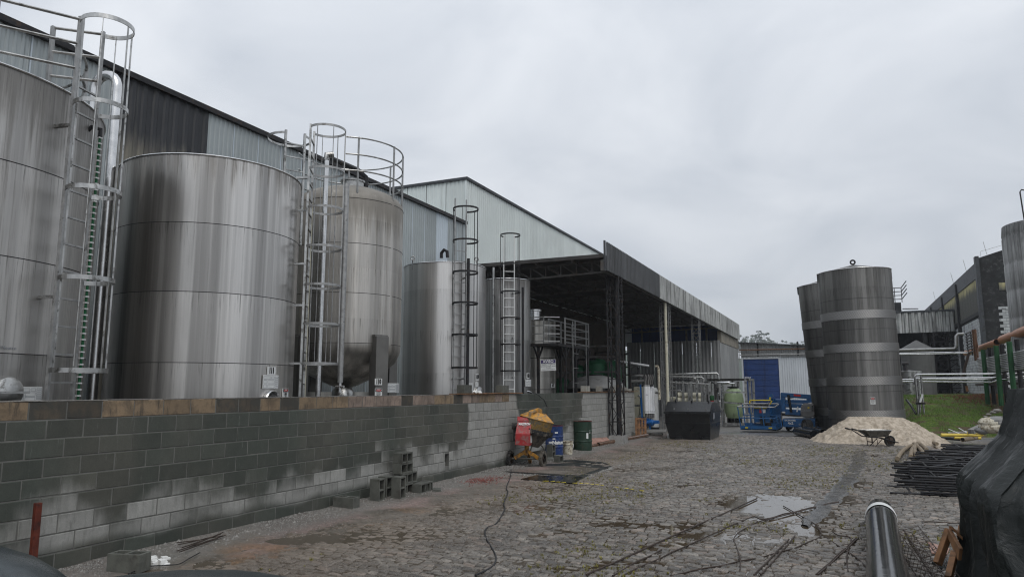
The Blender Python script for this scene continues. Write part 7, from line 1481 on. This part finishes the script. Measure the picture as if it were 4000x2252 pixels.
for z in zs_:
    xl = float(np.interp(z, zp, xp)); xr = xl+3.0; row = []; y0_ = 6.3+.35*min(1, max(0, z)/1.9)*1.0+(max(0, z-1.1))*.5; y1_ = 8.3; zf = 1-min(1, max(0, z)/1.95)
    for k in range(NL):
        s_ = k/NL*4; i = int(s_); f = s_-i; rc_ = .28
        cx_, cy_ = [(xl, y1_), (xl, y0_), (xr, y0_), (xr, y1_)][i]; nx_, ny_ = [(xl, y0_), (xr, y0_), (xr, y1_), (xl, y1_)][i]; x = cx_+(nx_-cx_)*f; y = cy_+(ny_-cy_)*f
        n_ = [(-1, 0), (0, -1), (1, 0), (0, 1)][i]; per = k/NL*60
        am = .018+.045*zf; fold = 1.3-2.6*abs(math.sin(per*.95+.5*math.sin(z*1.2+per*.2)+z*.35))+.6*math.sin(per*2.9-z*2.2+2*noise.noise(Vector((x*1.2, y*1.2, z*1.4))))+.7*noise.noise(Vector((x*2.2, y*2.2, z*.5)))+.5*math.sin(per*5.3+z*1.1)
        rn1 = 1-abs(2*noise.noise(Vector((per*.62+z*.55, z*.42, 3.1)))); rn2 = 1-abs(2*noise.noise(Vector((per*1.5-z*.9, z*1.1, 7.7)))); rn3 = 1-abs(2.2*noise.noise(Vector((x*6+z*2, y*6, z*4.2))))
        ed = min(1, min(per, 60-per)/2.2); dd = ed*(am*fold*.55+.050*(max(0, rn1)**3-.3)+.022*(max(0, rn2)**4-.2)+.005*(max(0, rn3)**3))
        x += n_[0]*dd; y += n_[1]*dd
        if f < .06 or f > .94: x += (.06 if i in (0, 3) and False else 0)
        row.append((x, y, z+.02*noise.noise(Vector((x*2, y*2, 3)))))
    rows_.append(row)
for row in rows_: mb.v += row
for j in range(len(rows_)-1):
    for k in range(NL): mb.f.append((j*NL+k, j*NL+(k+1) % NL, (j+1)*NL+(k+1) % NL, (j+1)*NL+k))
n0 = (len(rows_)-1)*NL; cxx = sum(v[0] for v in rows_[-1])/NL; cyy = sum(v[1] for v in rows_[-1])/NL
mb.v.append((cxx, cyy, 1.96)); mb.f += [(n0+k, n0+(k+1) % NL, len(mb.v)-1) for k in range(NL)]
solo('tarpaulin', 'large wrinkled black tarpaulin draped over a stack at the right edge', 'tarpaulin', mb, M['tarp'], (xp[0]+1.5, 8.4, 0), ang=60)
A_, B_ = AZ(3438, 1992, .19), AZ(3469, 2258, .19); d_ = (B_-A_).normalized(); Bn = A_+d_*((B_-A_).length+1.2)
t = thing('plastic_pipe', 'big shiny black plastic pipe with a white tape band lying at the bottom right', 'pipe', tuple(A_)); nP = 26; pts = []; rad = []
for k in range(nP+1): s_ = k/nP; q = A_+(Bn-A_)*s_; q = q+Vector((0, 0, 0)); pts.append(q); rad.append(.165+.018*min(1, s_*5)+.004*math.sin(s_*9))
part('pipe', MB().tube(pts, rad, 40, caps=False), M['hdpe'], t, ang=60); part('end_cap', MB().lathe([(.166, 0), (.15, .05), (.10, .085), (.001, .10)], 32, A_, (-d_).to_track_quat('Z', 'Y').to_matrix()), M['hdpe'], t, ang=60)
q = A_+d_*.52; Mx = d_.to_track_quat('Z', 'Y').to_matrix(); part('tape_band', MB().lathe([(.188, 0), (.192, .01), (.193, .10), (.196, .12), (.197, .24), (.192, .26)], 40, q, Mx), M['signwhite'], t)
def cage_tube(label, p, q, w_, h_, roll, n):
    p, q = Vector(p), Vector(q); d = (q-p).normalized(); a = d.cross(Vector((0, 0, 1))).normalized(); b = a.cross(d); a, b = a*math.cos(roll)+b*math.sin(roll), b*math.cos(roll)-a*math.sin(roll); t = thing('rebar_cage', label, 'rebar cage', tuple(p), 'rebar cages')
    cs = [a*w_/2+b*h_/2, -a*w_/2+b*h_/2, -a*w_/2-b*h_/2, a*w_/2-b*h_/2]
    for c in cs: part('long_bar', MB().cyl(p+c-d*.05, q+c+d*.05, .0055, 5), M['rust'], t)
    for i in range(n): s_ = p+(q-p)*(i/(n-1)); part('stirrup', MB().tube([s_+c*1.05 for c in cs], .0035, 4, closed=True), M['rust'], t)
A_, B_ = AZ(3528, 2095, .10), AZ(3640, 2256, .10); cage_tube('left one of two rusty rebar cages beside the black pipe', A_, A_+(B_-A_)*1.5, .17, .15, .25, 15)
A_, B_ = AZ(3570, 2085, .17), AZ(3688, 2245, .17); cage_tube('right rebar cage lying against the other near the trestle', A_, A_+(B_-A_)*1.5, .17, .15, -.35, 15)
t = thing('wooden_trestle', 'brown wooden trestle half tucked under the tarpaulin', 'trestle', tuple(gp(3668, 2190)))
def W(px, py, y): return AY(px, py, y)
part('leg', MB().beam(W(3662, 2200, 7.9), W(3708, 2068, 8.05), .05, .07), M['wood'], t, smooth=False, bevel=.004); part('leg', MB().beam(W(3705, 2260, 7.4), W(3728, 2160, 7.75), .05, .07), M['wood'], t, smooth=False, bevel=.004)
part('top_board', MB().prism([W(3702, 2062, 8.0), W(3748, 2140, 7.6), W(3742, 2188, 7.6), W(3700, 2095, 8.0)], (.03, .02, 0)), M['wood'], t, smooth=False, bevel=.004); part('top_board', MB().prism([W(3708, 2064, 8.05), W(3722, 2068, 7.9), W(3762, 2110, 7.9), W(3760, 2095, 8.2)], (0, 0, .03)), M['wood'], t, smooth=False, bevel=.004)
part('leg', MB().beam(W(3760, 2058, 8.3), W(3752, 2100, 8.2), .06, .06), M['wood'], t, smooth=False, bevel=.004)
sheet('plywood_offcut', 'pale pinkish board lying on the cobbles left of the trestle', 'board', [(3625, 2125), (3710, 2150), (3700, 2172), (3640, 2168)], .015, 'ply', .02)
mb = MB(); q = gp(3690, 2215)
for i in range(7): mb.sphere((q.x+.08*i, q.y+.1*math.sin(i*2.1), .02), .13, 10, 6, (1, 1.2, .5))
solo('loose_plastic', 'crumpled black plastic on the ground under the trestle', 'plastic', mb, M['tarp'], (q.x, q.y, 0), ang=25)
# ------------------------------------------------------------------ CAR (only its wet roof edge and bonnet reach into the picture)
t = thing('car', 'dark wet car close to the camera at the bottom left corner', 'car', (-2.9, .6, 0))
def sup(cx_, cy_, lx, ly, z0, z1, p=2.6, n=40, m=10, topf=.0):
    mb = MB(); V_ = []
    for j in range(m+1):
        a = j/m*math.pi/2; s_ = math.cos(a)**(2/3.2); zz = z0+(z1-z0)*math.sin(a)**(2/2.6)
        for k in range(n):
            th = 2*math.pi*k/n; c_, d_ = math.cos(th), math.sin(th); V_.append((cx_+lx*s_*math.copysign(abs(c_)**(2/p), c_), cy_+ly*s_*math.copysign(abs(d_)**(2/p), d_), zz))
    F_ = [(j*n+k, j*n+(k+1) % n, (j+1)*n+(k+1) % n, (j+1)*n+k) for j in range(m) for k in range(n)]; return mb.add(V_, F_)
part('body', sup(-2.75, 1.22, .92, 2.35, .30, 1.13), M['cardrops'], t, ang=70); part('cabin', sup(-2.85, .17, .74, 1.78, .93, 1.535), M['cardrops'], t, ang=70)
part('window_band', sup(-2.85, .17, .748, 1.79, .93, 1.36), M['hdpe'], t, ang=70)
for y in (-.4, 2.4):
    for x in (-3.5, -1.98): w_ = part('wheel', MB().lathe([(.001, -.1), (.2, -.1), (.31, -.09), (.32, 0), (.31, .09), (.2, .1), (.001, .1)], 28, (x, y, .32), Matrix.Rotation(H90, 3, 'Y')), M['rubber'], t); part('rim', MB().lathe([(.001, -.105), (.19, -.108)], 20, (x, y, .32), Matrix.Rotation(H90, 3, 'Y')), M['galv'], w_)
